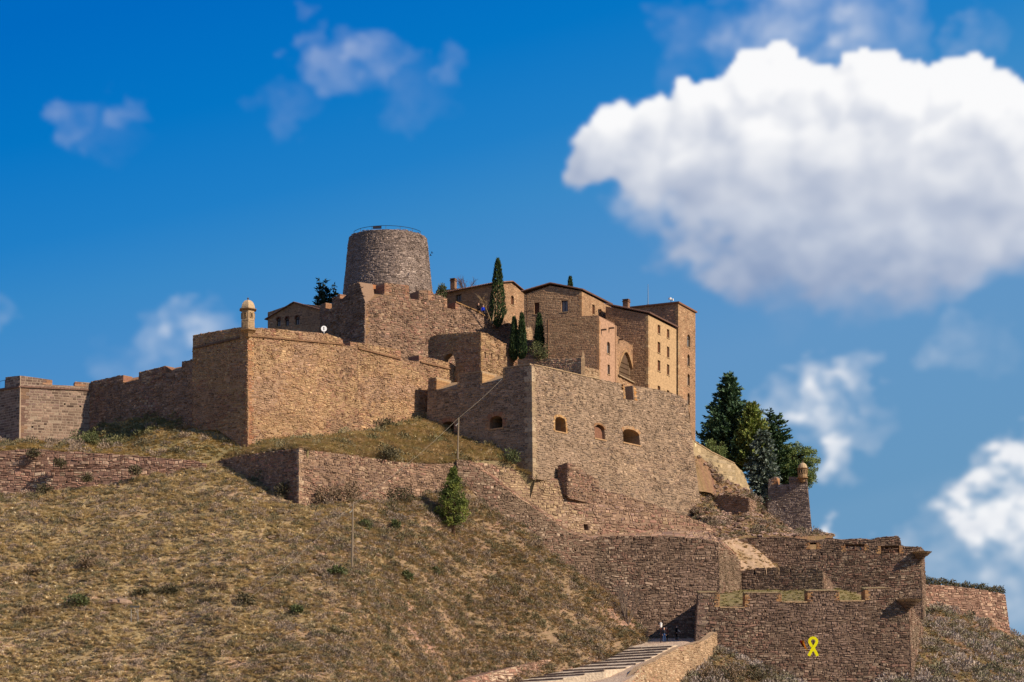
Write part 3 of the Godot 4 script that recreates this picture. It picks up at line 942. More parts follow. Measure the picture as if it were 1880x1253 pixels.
	# ground between the gate bastion and the walls behind it
	fields["court"] = loft([
		[Vector3(23.08, 22.95, -266), Vector3(30.59, 23.01, -266), Vector3(37.24, 23.21, -266), Vector3(43.89, 23.28, -266), Vector3(47.55, 23.01, -266)],
		[Vector3(24.61, 25.06, -271.2), Vector3(32.76, 25.15, -273), Vector3(39.04, 25.23, -274), Vector3(45.54, 24.51, -276), Vector3(50.73, 23.7, -278)],
		[Vector3(26.76, 26.34, -278), Vector3(33.6, 26.59, -280), Vector3(41.03, 27.07, -283), Vector3(47.19, 26.05, -286), Vector3(52.91, 23.98, -286)]], 40, 20, 0.2, 0.3)
	sheet("gate_court_ground", fields["court"], [lin("8f7c5e"), lin("857a52"), lin("94805e")], 0.2)
	# eastern slope and the foot of the gate
	fields["east"] = loft([
		[Vector3(9.22, -1.47, -205), Vector3(16.43, -1.58, -212), Vector3(25.3, -1.7, -220), Vector3(34.72, -1.76, -224), Vector3(42.94, -1.79, -226), Vector3(51.87, -1.82, -228), Vector3(63.27, -1.82, -228), Vector3(76.5, -1.77, -225)],
		[Vector3(11.6, 3.81, -221), Vector3(18.4, 5.05, -230), Vector3(27.37, 5.77, -238), Vector3(37.2, 5.8, -240), Vector3(45.98, 5.84, -242), Vector3(55.97, 5.91, -246), Vector3(69.38, 5.35, -250), Vector3(85, 4.1, -250)],
		[Vector3(14.88, 9.93, -238), Vector3(20.38, 12.22, -247), Vector3(28.98, 12.81, -252), Vector3(39.21, 10.46, -253), Vector3(49.12, 13.72, -262), Vector3(57.62, 14.67, -268), Vector3(74.2, 13.15, -280), Vector3(98.6, 9.57, -290)],
		[Vector3(18.12, 12.72, -250), Vector3(25.08, 17.5, -260.6), Vector3(30.13, 15.62, -262), Vector3(39.6, 13.35, -264), Vector3(52.69, 21.97, -281), Vector3(61.53, 23.14, -293), Vector3(77.01, 19.9, -305), Vector3(108.8, 12.8, -320)],
		[Vector3(20.96, 15.35, -262), Vector3(26.6, 17.83, -266), Vector3(32.64, 17.92, -272), Vector3(43.4, 19.8, -280), Vector3(56.24, 25.13, -296), Vector3(64.5, 23.73, -300), Vector3(80.3, 19.49, -318), Vector3(112.2, 10.67, -330)]], 110, 80, 0.8, 0.12)
	sheet("eastern_slope", fields["east"], [lin("8a6a54"), lin("877152"), lin("7d7048"), lin("97795c"), lin("a27e66")], 0.1)
	# tops of the bastions, level ground inside the walls
	platform("great_bastion_terrace", [Vector2(-31.51, -261.5), Vector2(-6.77, -288), Vector2(-10.68, -305), Vector2(-35.84, -305), Vector2(-39.33, -276)], 52.6, lin("8a7a52"))
	platform("tower_terrace", [Vector2(-25.16, -296), Vector2(-19.21, -291), Vector2(0, -303.5), Vector2(1.65, -330), Vector2(-31.35, -330)], 62.5, lin("8a7a52"))
	platform("casemate_terrace", [Vector2(-9.84, -281), Vector2(2.79, -272), Vector2(23.39, -297), Vector2(26.4, -320), Vector2(-9.6, -320)], 50.5, lin("97805c"))


# ---- upper castle: round tower, its bastion, the small house

func build_upper_castle() -> void:
	var orange := ["b08464", "a5795e", "ba9272", "9a705c"]
	# round tower
	var tp := Vector3(-17.27, 68.26, -303)
	var tw := thing("round_tower", "tall round grey-brown rubble tower with flaring base and railing on top", "tower", Vector3(tp.x, 58.0, tp.z))
	var prof := [Vector2(6.95, 57.0), Vector2(6.55, 66.5), Vector2(6.15, 70.0), Vector2(5.78, 73.5), Vector2(5.5, 76.5), Vector2(5.36, 77.41)]
	var ty: float = prof[-1].y
	var body := Geo.new()
	body.lathe(Vector3(tp.x, 0, tp.z), prof + [Vector2(4.4, ty), Vector2(4.4, ty - 1.2), Vector2(0, ty - 1.2)], 64, 0.0, styles["tower"].mortar)
	var tb := put(body, "tower_body", tw, "mortar")
	var ft := {"kind": 1, "p": Vector3(tp.x, 0, tp.z), "prof": prof, "a0": PI + 0.35, "span": -PI - 0.7, "l": 6.2 * (PI + 0.7)}
	var tl: float = ft.l
	var rim := PackedVector2Array()
	for k in 30:
		rim.append(Vector2(tl * k / 29.0, ty + rng.randf_range(-0.05, 0.14)))
	masonry(tb, ft, rim, PackedVector2Array([Vector2(0, 60.0), Vector2(tl, 60.0)]), [], styles["tower"], 300)
	var rail := Geo.new()
	var pts := []
	var rr := []
	for k in 25:
		var a := deg_to_rad(lerpf(20.0, 160.0, k / 24.0))
		pts.append(Vector3(tp.x + cos(a) * 4.9, ty + 0.62, tp.z + sin(a) * 4.9))
		rr.append(0.035)
	rail.tube(pts, rr, 6, lin("2e3338"))
	var rl := put(rail, "railing", tw, "metal")
	for k in range(0, 25, 4):
		var po := Geo.new()
		po.tube([pts[k] - Vector3(0, 1.0, 0), pts[k]], [0.03, 0.03], 6, lin("2e3338"))
		put(po, "post", rl, "metal")
	var pn := Geo.new()
	var pa := deg_to_rad(104.0)
	pn.box(Vector3(tp.x + cos(pa) * 4.95, ty + 0.4, tp.z + sin(pa) * 4.95), Vector3(0.6, 0, 0.06), Vector3(0, 0.2, 0), Vector3(0, 0, 0.03), lin("22262b"))
	put(pn, "board", rl, "paint")

	# bastion round the tower
	var ub := thing("tower_bastion", "angular stone bastion with orange-edged embrasures at foot of round tower", "bastion", Vector3(-19.37, 57.76, -288))
	var fl := fr(Vector2(-26.09, -296.5), Vector2(-19.37, -288), 0.05, 66.83, 0, 0.05)
	var fr2 := fr(Vector2(-19.37, -288), Vector2(0.45, -302.5), 0.05, 64.96, 0.05, 0)
	wall(ub, fl, PackedVector2Array([Vector2(0, 66.75), Vector2(1.33, 66.9), Vector2(1.33, 65.84), Vector2(2.86, 65.89), Vector2(2.86, 67.16), Vector2(4.74, 67.48), Vector2(4.74, 66.29), Vector2(6.63, 66.34), Vector2(6.63, 68.12), Vector2(9.27, 68.29), Vector2(10.84, 65.22)]), PackedVector2Array([Vector2(0, 60.79), Vector2(10.84, 57.6)]), [], 2.2, "rubble", 60)
	for s in [[598, 570, 556, 1], [609, 566, 549, -1], [624, 556, 540, 1], [638, 551, 527, -1]]:
		pass
	cheek(ub, fl, 1.37, 1.0, 65.84, 66.82, 2.0, orange)
	cheek(ub, fl, 4.78, 1.0, 66.29, 67.41, 2.0, orange)
	wall(ub, fr2, PackedVector2Array([Vector2(0, 65.32), Vector2(2.97, 66.75), Vector2(2.97, 68.37), Vector2(6.71, 68.51), Vector2(7.07, 66.71), Vector2(8.48, 66.74), Vector2(8.48, 68.01), Vector2(9.99, 68.29), Vector2(9.99, 68.06), Vector2(13.03, 67.57), Vector2(13.03, 66.22), Vector2(14.46, 66.19), Vector2(14.46, 67.31), Vector2(18.02, 66.57), Vector2(20.32, 66.26), Vector2(24.56, 65.28)]), PackedVector2Array([Vector2(0, 54.77), Vector2(24.56, 55.95)]), [], 2.2, "rubble", 120)
	cheek(ub, fr2, 2.96, -1.0, 66.75, 68.29, 1.6, orange, 0.8)
	cheek(ub, fr2, 6.8, 1.0, 66.69, 68.45, 1.6, orange, 0.7)
	cheek(ub, fr2, 9.99, -1.0, 66.94, 68.21, 2.0, orange, 0.6)
	cheek(ub, fr2, 13.03, 1.0, 66.22, 67.5, 1.6, orange)
	cheek(ub, fr2, 14.47, -1.0, 66.19, 67.24, 1.6, orange)
	coping(ub, fr2, [Vector2(14.48, 67.16), Vector2(18.02, 66.42), Vector2(20.29, 65.5)], 0.16, 0.16, 0.2, lin("a58058"))
	quoins(ub, fl, fr2, 55.5, 65.11, 0.5, 0.5, 0.55, ["a5835f", "977457", "b08e68"])
	# the merlon of orange plaster behind the corner
	var mg := Geo.new()
	mg.hexa([Vector3(-20.37, 67.08, -291), Vector3(-17.77, 67.41, -292.5), Vector3(-17.84, 67.66, -293.6), Vector3(-20.47, 67.39, -292.4), Vector3(-20.3, 68.6, -291), Vector3(-18.14, 68.58, -292.5), Vector3(-18.2, 68.83, -293.6), Vector3(-20.39, 68.93, -292.4)], lin("b87c53"))
	put(mg, "merlon", ub, "plaster")
	var sg := Geo.new()
	sg.hexa([Vector3(-19.53, 64.88, -288.3), Vector3(-16.96, 66.49, -290), Vector3(-17.16, 67.25, -293.4), Vector3(-20.22, 66.94, -292), Vector3(-19.38, 65.22, -288.2), Vector3(-16.96, 66.78, -290), Vector3(-17.16, 67.76, -293.4), Vector3(-20.37, 67.52, -292)], lin("a5835f"))
	put(sg, "embrasure_sill", ub, "stone")

	# traverse wall with the arch, and its sunlit return
	var tv := thing("traverse_wall", "shaded traverse wall with small arch below tower bastion, its end slit by loopholes", "wall", Vector3(-4.03, 54.66, -283))
	var fa := fr(Vector2(-11.11, -288.5), Vector2(-4.03, -283), 0, 61.32, 0, 0)
	var fb := fr(Vector2(-4.03, -283), Vector2(2.03, -289.4), 0, 60.18, 0, 0)
	wall(tv, fa, PackedVector2Array([Vector2(0, 60.17), Vector2(0.38, 60.7), Vector2(1.31, 60.94), Vector2(5.95, 60.63), Vector2(8.96, 60.39)]), PackedVector2Array([Vector2(0, 54.97), Vector2(8.96, 53.95)]), [[2.53, 4.66, 55.71, 56.93, 1.22]], 1.1, "ochre", 0)
	wall(tv, fb, PackedVector2Array([Vector2(0, 60.32), Vector2(1.22, 60.29), Vector2(4.51, 59.43), Vector2(7.02, 57.99), Vector2(8.81, 58.03)]), PackedVector2Array([Vector2(0, 53.6), Vector2(8.81, 54.78)]), [[0.71, 0.91, 57.04, 57.89, 0], [1.94, 2.14, 57.14, 57.93, 0], [3.17, 3.37, 57.11, 57.89, 0], [4.41, 4.62, 57.14, 57.93, 0]], 1.0, "ochre", 0)
	quoins(tv, fa, fb, 54.31, 60.32, 0.45, 0.35, 0.4, ["b09068", "a5835f"])
	var ruin := thing("ruined_wall", "crumbling pale stone wall stub behind the paired cypress trees", "wall", Vector3(2.04, 60, -292))
	wall(ruin, fr(Vector2(1.45, -290), Vector2(2.77, -291.5), 0, 62.5, 0, 0), PackedVector2Array([Vector2(0, 62.43), Vector2(0.66, 62.68), Vector2(0.89, 62.35), Vector2(1.55, 62.74), Vector2(2, 62.38)]), PackedVector2Array([Vector2(0, 58.51), Vector2(2, 59.17)]), [], 0.7, "pale", 0)

	# house with three arched windows, left of the tower
	var hs := thing("small_house", "low gabled stone house with three arched windows left of the tower", "house", Vector3(-30.3, 64.47, -303))
	var fh := fr(Vector2(-34.29, -305.5), Vector2(-26.1, -300), 0, 67.82, 0, 0)
	var hh := [[1.64, 2.38, 65.52, 66.36, 0.45], [3.17, 3.9, 65.42, 66.26, 0.45], [4.98, 5.76, 65.35, 66.19, 0.45]]
	wall(hs, fh, PackedVector2Array([Vector2(0, 67.74), Vector2(4.83, 68.44), Vector2(9.87, 67.45)]), PackedVector2Array([Vector2(0, 63.85), Vector2(9.87, 62.73)]), hh, 0.6, "fine", 0)
	for h in hh:
		window(hs, fh, h, "pane")
		arch_ring(hs, fh, h, 0.16, ["8a5f48", "7d5643"], false)
	gable_back(hs, fh, 8.0, lin("9a7a5c"), lin("86685a"), 68.44, 4.83)


func gable_back(parent: Node, f: Dictionary, deep: float, wc: Color, rc: Color, ridge: float, ur: float) -> void:
	# the rest of a gabled house whose gable is the wall f: side walls, back and two roof slopes with tiles
	var l: float = f.l
	var y0 := 40.0
	var ends := [[0.0, 1.0], [l, -1.0]]
	var eave := {}
	eave[0] = ridge - ur * 0.34
	eave[1] = ridge - (l - ur) * 0.34
	for k in 2:
		var u: float = ends[k][0]
		var s: float = ends[k][1]
		var g := Geo.new()
		g.hexa([pt(f, u + s * 0.013, y0, -0.61), pt(f, u + s * 0.5, y0, -0.61), pt(f, u + s * 0.5, y0, -deep), pt(f, u + s * 0.013, y0, -deep), pt(f, u + s * 0.013, eave[k], -0.61), pt(f, u + s * 0.5, eave[k], -0.61), pt(f, u + s * 0.5, eave[k], -deep), pt(f, u + s * 0.013, eave[k], -deep)], wc)
		put(g, "side_wall", parent, "plaster")
	var bk := Geo.new()
	bk.hexa([pt(f, 0.02, y0, -deep + 0.4), pt(f, l - 0.02, y0, -deep + 0.4), pt(f, l - 0.02, y0, -deep), pt(f, 0.02, y0, -deep), pt(f, 0.02, eave[0], -deep + 0.4), pt(f, l - 0.02, eave[1], -deep + 0.4), pt(f, l - 0.02, eave[1], -deep), pt(f, 0.02, eave[0], -deep)], wc)
	put(bk, "back_wall", parent, "plaster")
	for k in 2:
		var ue: float = -0.35 if k == 0 else l + 0.35
		roof_slope(parent, pt(f, ue, 0, 0.3), pt(f, ue, 0, -deep - 0.3), pt(f, ur, 0, -deep - 0.3), pt(f, ur, 0, 0.3), eave[k] - 0.08, ridge + 0.06, rc)


func roof_slope(parent: Node, a: Vector3, b: Vector3, c: Vector3, d: Vector3, ye: float, yr: float, col: Color) -> void:
	# eave a-b at height ye, ridge c-d at height yr; a slab with rows of barrel tiles running down it
	a.y = ye
	b.y = ye
	c.y = yr
	d.y = yr
	var g := Geo.new()
	var th := Vector3(0, 0.08, 0)
	g.hexa([a, b, c, d, a + th, b + th, c + th, d + th], col * 0.9)
	var r := put(g, "roof", parent, "tile")
	var n := maxi(2, int(a.distance_to(b) / 0.3))
	var t := Geo.new()
	for k in n:
		var s := (k + 0.5) / n
		var p := a.lerp(b, s) + th * 1.2
		var q := d.lerp(c, s) + th * 1.2
		var m := 6
		for j in m:
			var p0 := p.lerp(q, j / float(m))
			var p1 := p.lerp(q, (j + 1) / float(m))
			t.tube([p0, p1], [0.1, 0.075], 5, col * rng.randf_range(0.8, 1.25))
	put(t, "roof_tiles", r, "tile").set_meta("kind", "stuff")


func chimney(parent: Node, m: Vector3, w: float, h: float, turn: Vector3) -> void:
	var s := turn.cross(Vector3.UP)
	var g := Geo.new()
	g.box(m + Vector3(0, h * 0.5, 0), turn * w, Vector3(0, h * 0.5, 0), s * w, lin("96745a"))
	var c := put(g, "chimney", parent, "stone")
	var k := Geo.new()
	k.box(m + Vector3(0, h + 0.06, 0), turn * w * 1.2, Vector3(0, 0.06, 0), s * w * 1.2, lin("7d5f4b"))
	for e in [-0.8, 0.8]:
		k.box(m + Vector3(0, h + 0.2, 0) + turn * w * e, turn * 0.1, Vector3(0, 0.1, 0), s * w * 0.9, lin("86664f"))
	k.box(m + Vector3(0, h + 0.34, 0), turn * w * 1.15, Vector3(0, 0.04, 0), s * w * 1.15, lin("7d5f4b"))
	put(k, "chimney_cap", c, "stone")


func rest_of_block(parent: Node, l: Vector2, c: Vector2, r: Vector2, y0: float, y1: float, col: Color) -> void:
	# the two hidden sides of a block whose visible faces are l-c and c-r
	var o := l + r - c
	for e in [[r, o], [o, l]]:
		var a: Vector2 = e[0]
		var b: Vector2 = e[1]
		var d := (b - a).normalized()
		var n := Vector2(-d.y, d.x)
		var g := Geo.new()
		var p := a + d * 0.05
		var q := b - d * 0.05
		g.prism([p - n * 0.05, q - n * 0.05, q - n * 0.5, p - n * 0.5], y0, y1, col)
		put(g, "side_wall", parent, "plaster")


func flat_roof(parent: Node, l: Vector2, c: Vector2, r: Vector2, y: float, grow: float, col: Color) -> void:
	var o := l + r - c
	var m := (l + c + r + o) / 4.0
	var g := Geo.new()
	var pts := []
	for p in [l, c, r, o]:
		pts.append(p + (p - m).normalized() * grow)
	g.prism(pts, y - 0.12, y + 0.1, col)
	put(g, "roof", parent, "tile")


# ---- the palace buildings

func build_palace() -> void:
	# building A: long wing whose gable catches the sun
	var a := thing("gabled_wing", "stone wing with tiled eaves, chimney and sunlit gable behind the tall cypress", "building", Vector3(-2.67, 62.6, -305))
	var al := fr(Vector2(-10.92, -312), Vector2(-2.59, -305), 0, 72.35, 0, 0)
	var ar := fr(Vector2(-2.59, -305), Vector2(2.05, -315), 0, 71.75, 0, 0)
	var ah := [[3.85, 4.88, 70.05, 71.09, 0]]
	wall(a, al, PackedVector2Array([Vector2(0, 72.27), Vector2(10.88, 71.52)]), PackedVector2Array([Vector2(0, 67.12), Vector2(10.88, 62.6)]), ah, 0.6, "fine", 0)
	window(a, al, ah[0], "pane")
	var gh := [[5.79, 6.81, 69.92, 70.87, 0.41]]
	wall(a, ar, PackedVector2Array([Vector2(0, 71.52), Vector2(6.16, 73.19), Vector2(11.02, 72.16)]), PackedVector2Array([Vector2(0, 61.84), Vector2(11.02, 63.81)]), gh, 0.6, "fine", 0)
	window(a, ar, gh[0], "shutter")
	quoins(a, al, ar, 52.0, 71.44, 0.4, 0.4, 0.4, ["b08a66", "a57e5c"])
	var aL := Vector2(-10.92, -312)
	var aC := Vector2(-2.59, -305)
	var aR := Vector2(2.05, -315)
	rest_of_block(a, aL, aC, aR, 45.0, 71.52, lin("9a7658"))
	var am := aC.lerp(aR, 0.55)
	var ao := aL + am - aC
	var ye := float(71.6)
	var yr := float(73.17)
	var ou := (aC - aL).normalized() * 0.35
	var ov := (aC - aR).normalized() * 0.4
	roof_slope(a, v3(aL + ov), v3(aC + ov + ou), v3(am + ou), v3(ao), ye, yr, lin("86685a"))
	roof_slope(a, v3(aL + aR - aC - ov), v3(aR - ov + ou), v3(am + ou), v3(ao), 72.46, yr + 0.01, lin("86685a"))
	chimney(a, Vector3(-8.36, 72.27, -311), 0.35, 1.1, Vector3(0.9, 0, 0.42).normalized())

	# building B: gable towards us, sunlit side
	var b := thing("gabled_hall", "broad brown stone hall with low gable and two tall windows", "building", Vector3(9.38, 59.47, -293))
	var bl := fr(Vector2(1.62, -295.2), Vector2(9.38, -293), 0, 67.95, 0, 0)
	var br := fr(Vector2(9.38, -293), Vector2(13.74, -302), 0, 67.96, 0, 0)
	var bh := [[1.45, 2.14, 65.18, 66.73, 0], [5.26, 6.13, 65.25, 66.79, 0], [4.12, 4.88, 62.08, 63.65, 0.28]]
	wall(b, bl, PackedVector2Array([Vector2(0, 67.91), Vector2(3.66, 68.9), Vector2(8.06, 67.89)]), PackedVector2Array([Vector2(0, 57.69), Vector2(8.06, 57.27)]), bh, 0.6, "fine", 0)
	window(b, bl, bh[0], "shutter")
	window(b, bl, bh[1], "pane")
	window(b, bl, bh[2], "shutter")
	var brh := [[3.54, 4.37, 65.51, 66.84, 0], [5.98, 6.73, 65.75, 66.72, 0]]
	wall(b, br, PackedVector2Array([Vector2(0, 67.89), Vector2(10, 67.74)]), PackedVector2Array([Vector2(0, 57.27), Vector2(10, 58.98)]), brh, 0.6, "fine", 0)
	for h in brh:
		window(b, br, h, "shutter")
	quoins(b, bl, br, 55.0, 67.82, 0.4, 0.4, 0.4, ["b08a66", "a57e5c", "ba9670"])
	var bL := Vector2(1.62, -295.2)
	var bC := Vector2(9.38, -293)
	var bR := Vector2(13.74, -302)
	rest_of_block(b, bL, bC, bR, 45.0, 67.91, lin("9a7658"))
	var bo := (bC - bL).normalized() * 0.3
	var bv := (bC - bR).normalized() * 0.3
	var bm := bL.lerp(bC, 0.47)
	var bq := bm + bR - bC
	roof_slope(b, v3(bC + bo + bv), v3(bR + bo), v3(bq), v3(bm + bv), 68.01, 69.18, lin("86685a"))
	roof_slope(b, v3(bL - bo + bv), v3(bL + bR - bC - bo), v3(bq), v3(bm + bv), 68.28, 69.19, lin("86685a"))

	# block C: plain lower block in front
	var c := thing("plain_block", "plain flat-roofed block with pinkish sunlit side below the gabled hall", "building", Vector3(11.44, 55.23, -286))
	var cl := fr(Vector2(4.32, -287.7), Vector2(11.44, -286), 0, 63.31, 0, 0)
	var cr := fr(Vector2(11.44, -286), Vector2(13.98, -291.2), 0, 63.09, 0, 0)
	wall(c, cl, PackedVector2Array([Vector2(0, 63.02), Vector2(1.91, 63.07), Vector2(7.32, 63.02)]), PackedVector2Array([Vector2(0, 55.54), Vector2(7.32, 54.51)]), [], 0.6, "fine", 0)
	var crh := [[2.6, 3.59, 58.63, 59.9, 0.32], [2.78, 3.59, 55.91, 57.21, 0]]
	var plast := Geo.new()
	slab(plast, cr, PackedVector2Array([Vector2(0, 63.02), Vector2(5.79, 62.85)]), PackedVector2Array([Vector2(0, 54.15), Vector2(5.79, 54.6)]), crh, 0.6, lin("bc967a"))
	put(plast, "plastered_wall", c, "plaster")
	for h in crh:
		window(c, cr, h, "pane")
	quoins(c, cl, cr, 50.0, 62.88, 0.42, 0.35, 0.35, ["b8906c", "ab8260"], 0.02)
	rest_of_block(c, Vector2(4.32, -287.7), Vector2(11.44, -286), Vector2(13.98, -291.2), 45.0, 62.88, lin("9a7658"))
	flat_roof(c, Vector2(4.32, -287.7), Vector2(11.44, -286), Vector2(13.98, -291.2), 63.09, -0.3, lin("8a6b55"))
	spout(c, cr, 0.71, 61.36)
	spout(c, cr, 3.23, 62.05)

	# wall D with the pointed window
	var d := thing("arched_window_wall", "sunlit stone wall with a tall pointed window filled with timber slats", "building", Vector3(15.43, 55.99, -294))
	var dr := fr(Vector2(13.99, -291.4), Vector2(17.37, -298.2), 0, 61.56, 0, 0)
	var dh := [[0.83, 5.79, 56.42, 57.43, 2.6]]
	dh[0].append(1)
	wall(d, dr, PackedVector2Array([Vector2(0, 61.56), Vector2(7.6, 61.13)]), PackedVector2Array([Vector2(0, 54.42), Vector2(7.6, 54.9)]), dh, 0.7, "fine", 0)
	lattice(d, dr, dh[0])
	arch_ring(d, dr, dh[0], 0.3, ["b8956e", "ad8862"], false)
	rest_of_block(d, Vector2(11.96, -299), Vector2(13.99, -291.4), Vector2(17.37, -298.2), 45.0, 61.02, lin("9a7658"))
	coping(d, dr, [Vector2(0.36, 56.3), Vector2(7.03, 56.08)], 0.14, 0.28, 0.05, lin("b09a7c"), "balcony_slab")
	spout(d, dr, 0.73, 61.18)
	spout(d, dr, 6.46, 60.96)

	# building E: tall block with two columns of windows
	var e := thing("tall_block", "tall block with two columns of small windows in its sunlit pale side", "building", Vector3(18.47, 54.79, -295.5))
	var el := fr(Vector2(12.8, -297.6), Vector2(18.47, -295.5), 0, 65.81, 0, 0)
	var er := fr(Vector2(18.47, -295.5), Vector2(23.01, -304.8), 0, 65.35, 0, 0)
	wall(e, el, PackedVector2Array([Vector2(0, 66.85), Vector2(6.05, 65.28)]), PackedVector2Array([Vector2(0, 55.17), Vector2(6.05, 54.05)]), [], 0.6, "fine", 0)
	var eh := [[3.43, 4.42, 63.42, 64.62, 0], [3.43, 4.42, 60.77, 62.27, 0], [3.43, 4.42, 58.27, 59.76, 0], [3.43, 4.42, 55.35, 56.25, 0], [6.84, 7.74, 63.44, 64.65, 0], [6.84, 7.74, 60.73, 62.24, 0], [6.84, 7.74, 58.31, 59.78, 0], [6.84, 7.74, 55.29, 56.2, 0]]
	var eg := Geo.new()
	slab(eg, er, PackedVector2Array([Vector2(0, 65.28), Vector2(10.35, 65.23)]), PackedVector2Array([Vector2(0, 53.31), Vector2(10.35, 54.56)]), eh, 0.6, lin("c4a27a"))
	put(eg, "plastered_wall", e, "plaster")
	for h in eh:
		window(e, er, h, "shutter")
	quoins(e, el, er, 48.0, 65.13, 0.45, 0.4, 0.4, ["b8946c", "ab8662", "c0a078"])
	var eL := Vector2(12.8, -297.6)
	var eC := Vector2(18.47, -295.5)
	var eR := Vector2(23.01, -304.8)
	rest_of_block(e, eL, eC, eR, 45.0, 65.06, lin("9a7658"))
	var eo := (eC - eL).normalized() * 0.35
	var ev := (eC - eR).normalized() * 0.25
	roof_slope(e, v3(eC + eo + ev), v3(eR + eo - ev * 0.2), v3(eL + eR - eC), v3(eL + ev), 65.43, 67.15, lin("86685a"))
	chimney(e, Vector3(15.7, 66.48, -299), 0.38, 1.25, Vector3(0.9, 0, 0.42).normalized())

	# building F: the corner tower
	var t := thing("corner_tower", "square flat-topped corner tower with a column of arched slits on its sunny side", "tower", Vector3(23.26, 51.16, -305))
	var tl := fr(Vector2(16.95, -308.2), Vector2(23.26, -305), 0, 69.79, 0, 0)
	var tr := fr(Vector2(23.26, -305), Vector2(26.22, -311.2), 0, 69.08, 0, 0)
	wall(t, tl, PackedVector2Array([Vector2(0, 69.13), Vector2(7.07, 69.08)]), PackedVector2Array([Vector2(0, 63.24), Vector2(7.07, 50.4)]), [], 0.7, "fine", 0)
	var th := [[3.53, 4.78, 63.5, 64.77, 0.54], [3.7, 4.61, 60.8, 62.16, 0.34], [3.7, 4.61, 58.02, 59.38, 0.34], [3.7, 4.61, 55.28, 56.64, 0.34], [3.92, 4.69, 52.72, 53.96, 0.31]]
	wall(t, tr, PackedVector2Array([Vector2(0, 69.08), Vector2(6.87, 69.05)]), PackedVector2Array([Vector2(0, 50.02), Vector2(6.87, 50.23)]), th, 0.7, "fine", 0)
	for h in th:
		window(t, tr, h, "pane")
	quoins(t, tl, tr, 48.0, 68.93, 0.45, 0.45, 0.45, ["b8946c", "ab8662", "c0a078"])
	var tL := Vector2(16.95, -308.2)
	var tC := Vector2(23.26, -305)
	var tR := Vector2(26.22, -311.2)
	rest_of_block(t, tL, tC, tR, 45.0, 68.93, lin("a8845f"))
	flat_roof(t, tL, tC, tR, 69.04, 0.3, lin("86614c"))
	var an := thing("antenna", "thin whip antenna standing on the corner tower roof", "antenna", Vector3(19.28, 69.32, -308.5))
	var ag := Geo.new()
	ag.tube([Vector3(19.28, 69.32, -308.5), Vector3(19.28, 71.01, -308.5), Vector3(19.28, 72.4, -308.5)], [0.07, 0.05, 0.03], 6, lin("5b6670"))
	put(ag, "mast", an, "metal")
	var ab := Geo.new()
	ab.box(Vector3(19.28, 69.39, -308.5), Vector3(0.2, 0, 0), Vector3(0, 0.12, 0), Vector3(0, 0, 0.2), lin("6a6a66"))
	put(ab, "foot", an, "metal")
	var si := thing("roof_siren", "small white horn-shaped siren on the corner tower roof edge", "siren", Vector3(22.41, 69.37, -307))
	var sg := Geo.new()
	sg.tube([Vector3(22.41, 69.37, -307), Vector3(22.41, 69.83, -307)], [0.06, 0.06], 6, lin("9a9a96"))
	put(sg, "post", si, "metal")
	for k in 3:
		var hn := Geo.new()
		var m := Vector3(22.41, 69.91, -307) + Vector3(0, 0.12 * k - 0.1, 0)
		var dd := Vector3(cos(k * 2.1 + 0.4), 0.1, sin(k * 2.1 + 0.4))
		hn.tube([m, m + dd * 0.18, m + dd * 0.34], [0.05, 0.09, 0.18], 8, lin("d8d6cc"))
		put(hn, "horn", si, "paint")

	# low terrace wall with its pinnacle in front of the palace
	var lw := thing("terrace_parapet", "low pale garden parapet ending in a pointed pinnacle before the palace", "wall", Vector3(4.26, 54.85, -284))
	wall(lw, fr(Vector2(0.71, -286), Vector2(9.06, -283), 0, 57.44, 0, 0), PackedVector2Array([Vector2(0, 57.37), Vector2(8.86, 56.93)]), PackedVector2Array([Vector2(0, 53.8), Vector2(8.86, 53.11)]), [], 0.7, "pale", 0)
	wall(lw, fr(Vector2(9.49, -283.3), Vector2(11.5, -285.6), 0, 55.92, 0, 0), PackedVector2Array([Vector2(0, 55.92), Vector2(3.05, 55.79)]), PackedVector2Array([Vector2(0, 53.16), Vector2(3.05, 53.37)]), [], 0.6, "pale", 0)
	var pg := Geo.new()
	pg.lathe(Vector3(9.23, 53.95, -283), [Vector2(0.36, 0), Vector2(0.36, 2.9), Vector2(0.3, 3.0), Vector2(0.22, 3.3), Vector2(0.05, 4.0), Vector2(0, 4.05)], 4, PI / 4, lin("b89a78"))
	put(pg, "pinnacle", lw, "stone")


func v3(p: Vector2) -> Vector3:
	return Vector3(p.x, 0, p.y)


func spout(parent: Node, f: Dictionary, u: float, y: float) -> void:
	var g := Geo.new()
	wbox(g, f, u - 0.12, u + 0.12, y - 0.1, y + 0.08, 0.75, -0.1, lin("7d6656"))
	put(g, "water_spout", parent, "stone")


func lattice(parent: Node, f: Dictionary, h: Array) -> void:
	# timber slats and cross bars closing the pointed window
	var n := 11
	for k in n:
		var u0 := lerpf(h[0], h[1], k / float(n)) + 0.015
		var u1 := lerpf(h[0], h[1], (k + 1) / float(n)) - 0.015
		var top := minf(hole_top(h, u0), hole_top(h, u1)) - 0.02
		var g := Geo.new()
		wbox(g, f, u0, u1, h[2] + 0.02, maxf(top, h[2] + 0.2), -0.3, -0.36, lin("6f5a47") * rng.randf_range(0.8, 1.15))
		put(g, "slat", parent, "wood")
	for k in 4:
		var y := lerpf(h[2], h[3] + h[4] * 0.5, k / 3.5)
		var g := Geo.new()
		var inset: float = 0.0 if y < h[3] else (h[1] - h[0]) * 0.22
		wbox(g, f, h[0] + inset, h[1] - inset, y, y + 0.08, -0.24, -0.3, lin("4e3c2e"))
		put(g, "cross_bar", parent, "wood")


# ---- bastions

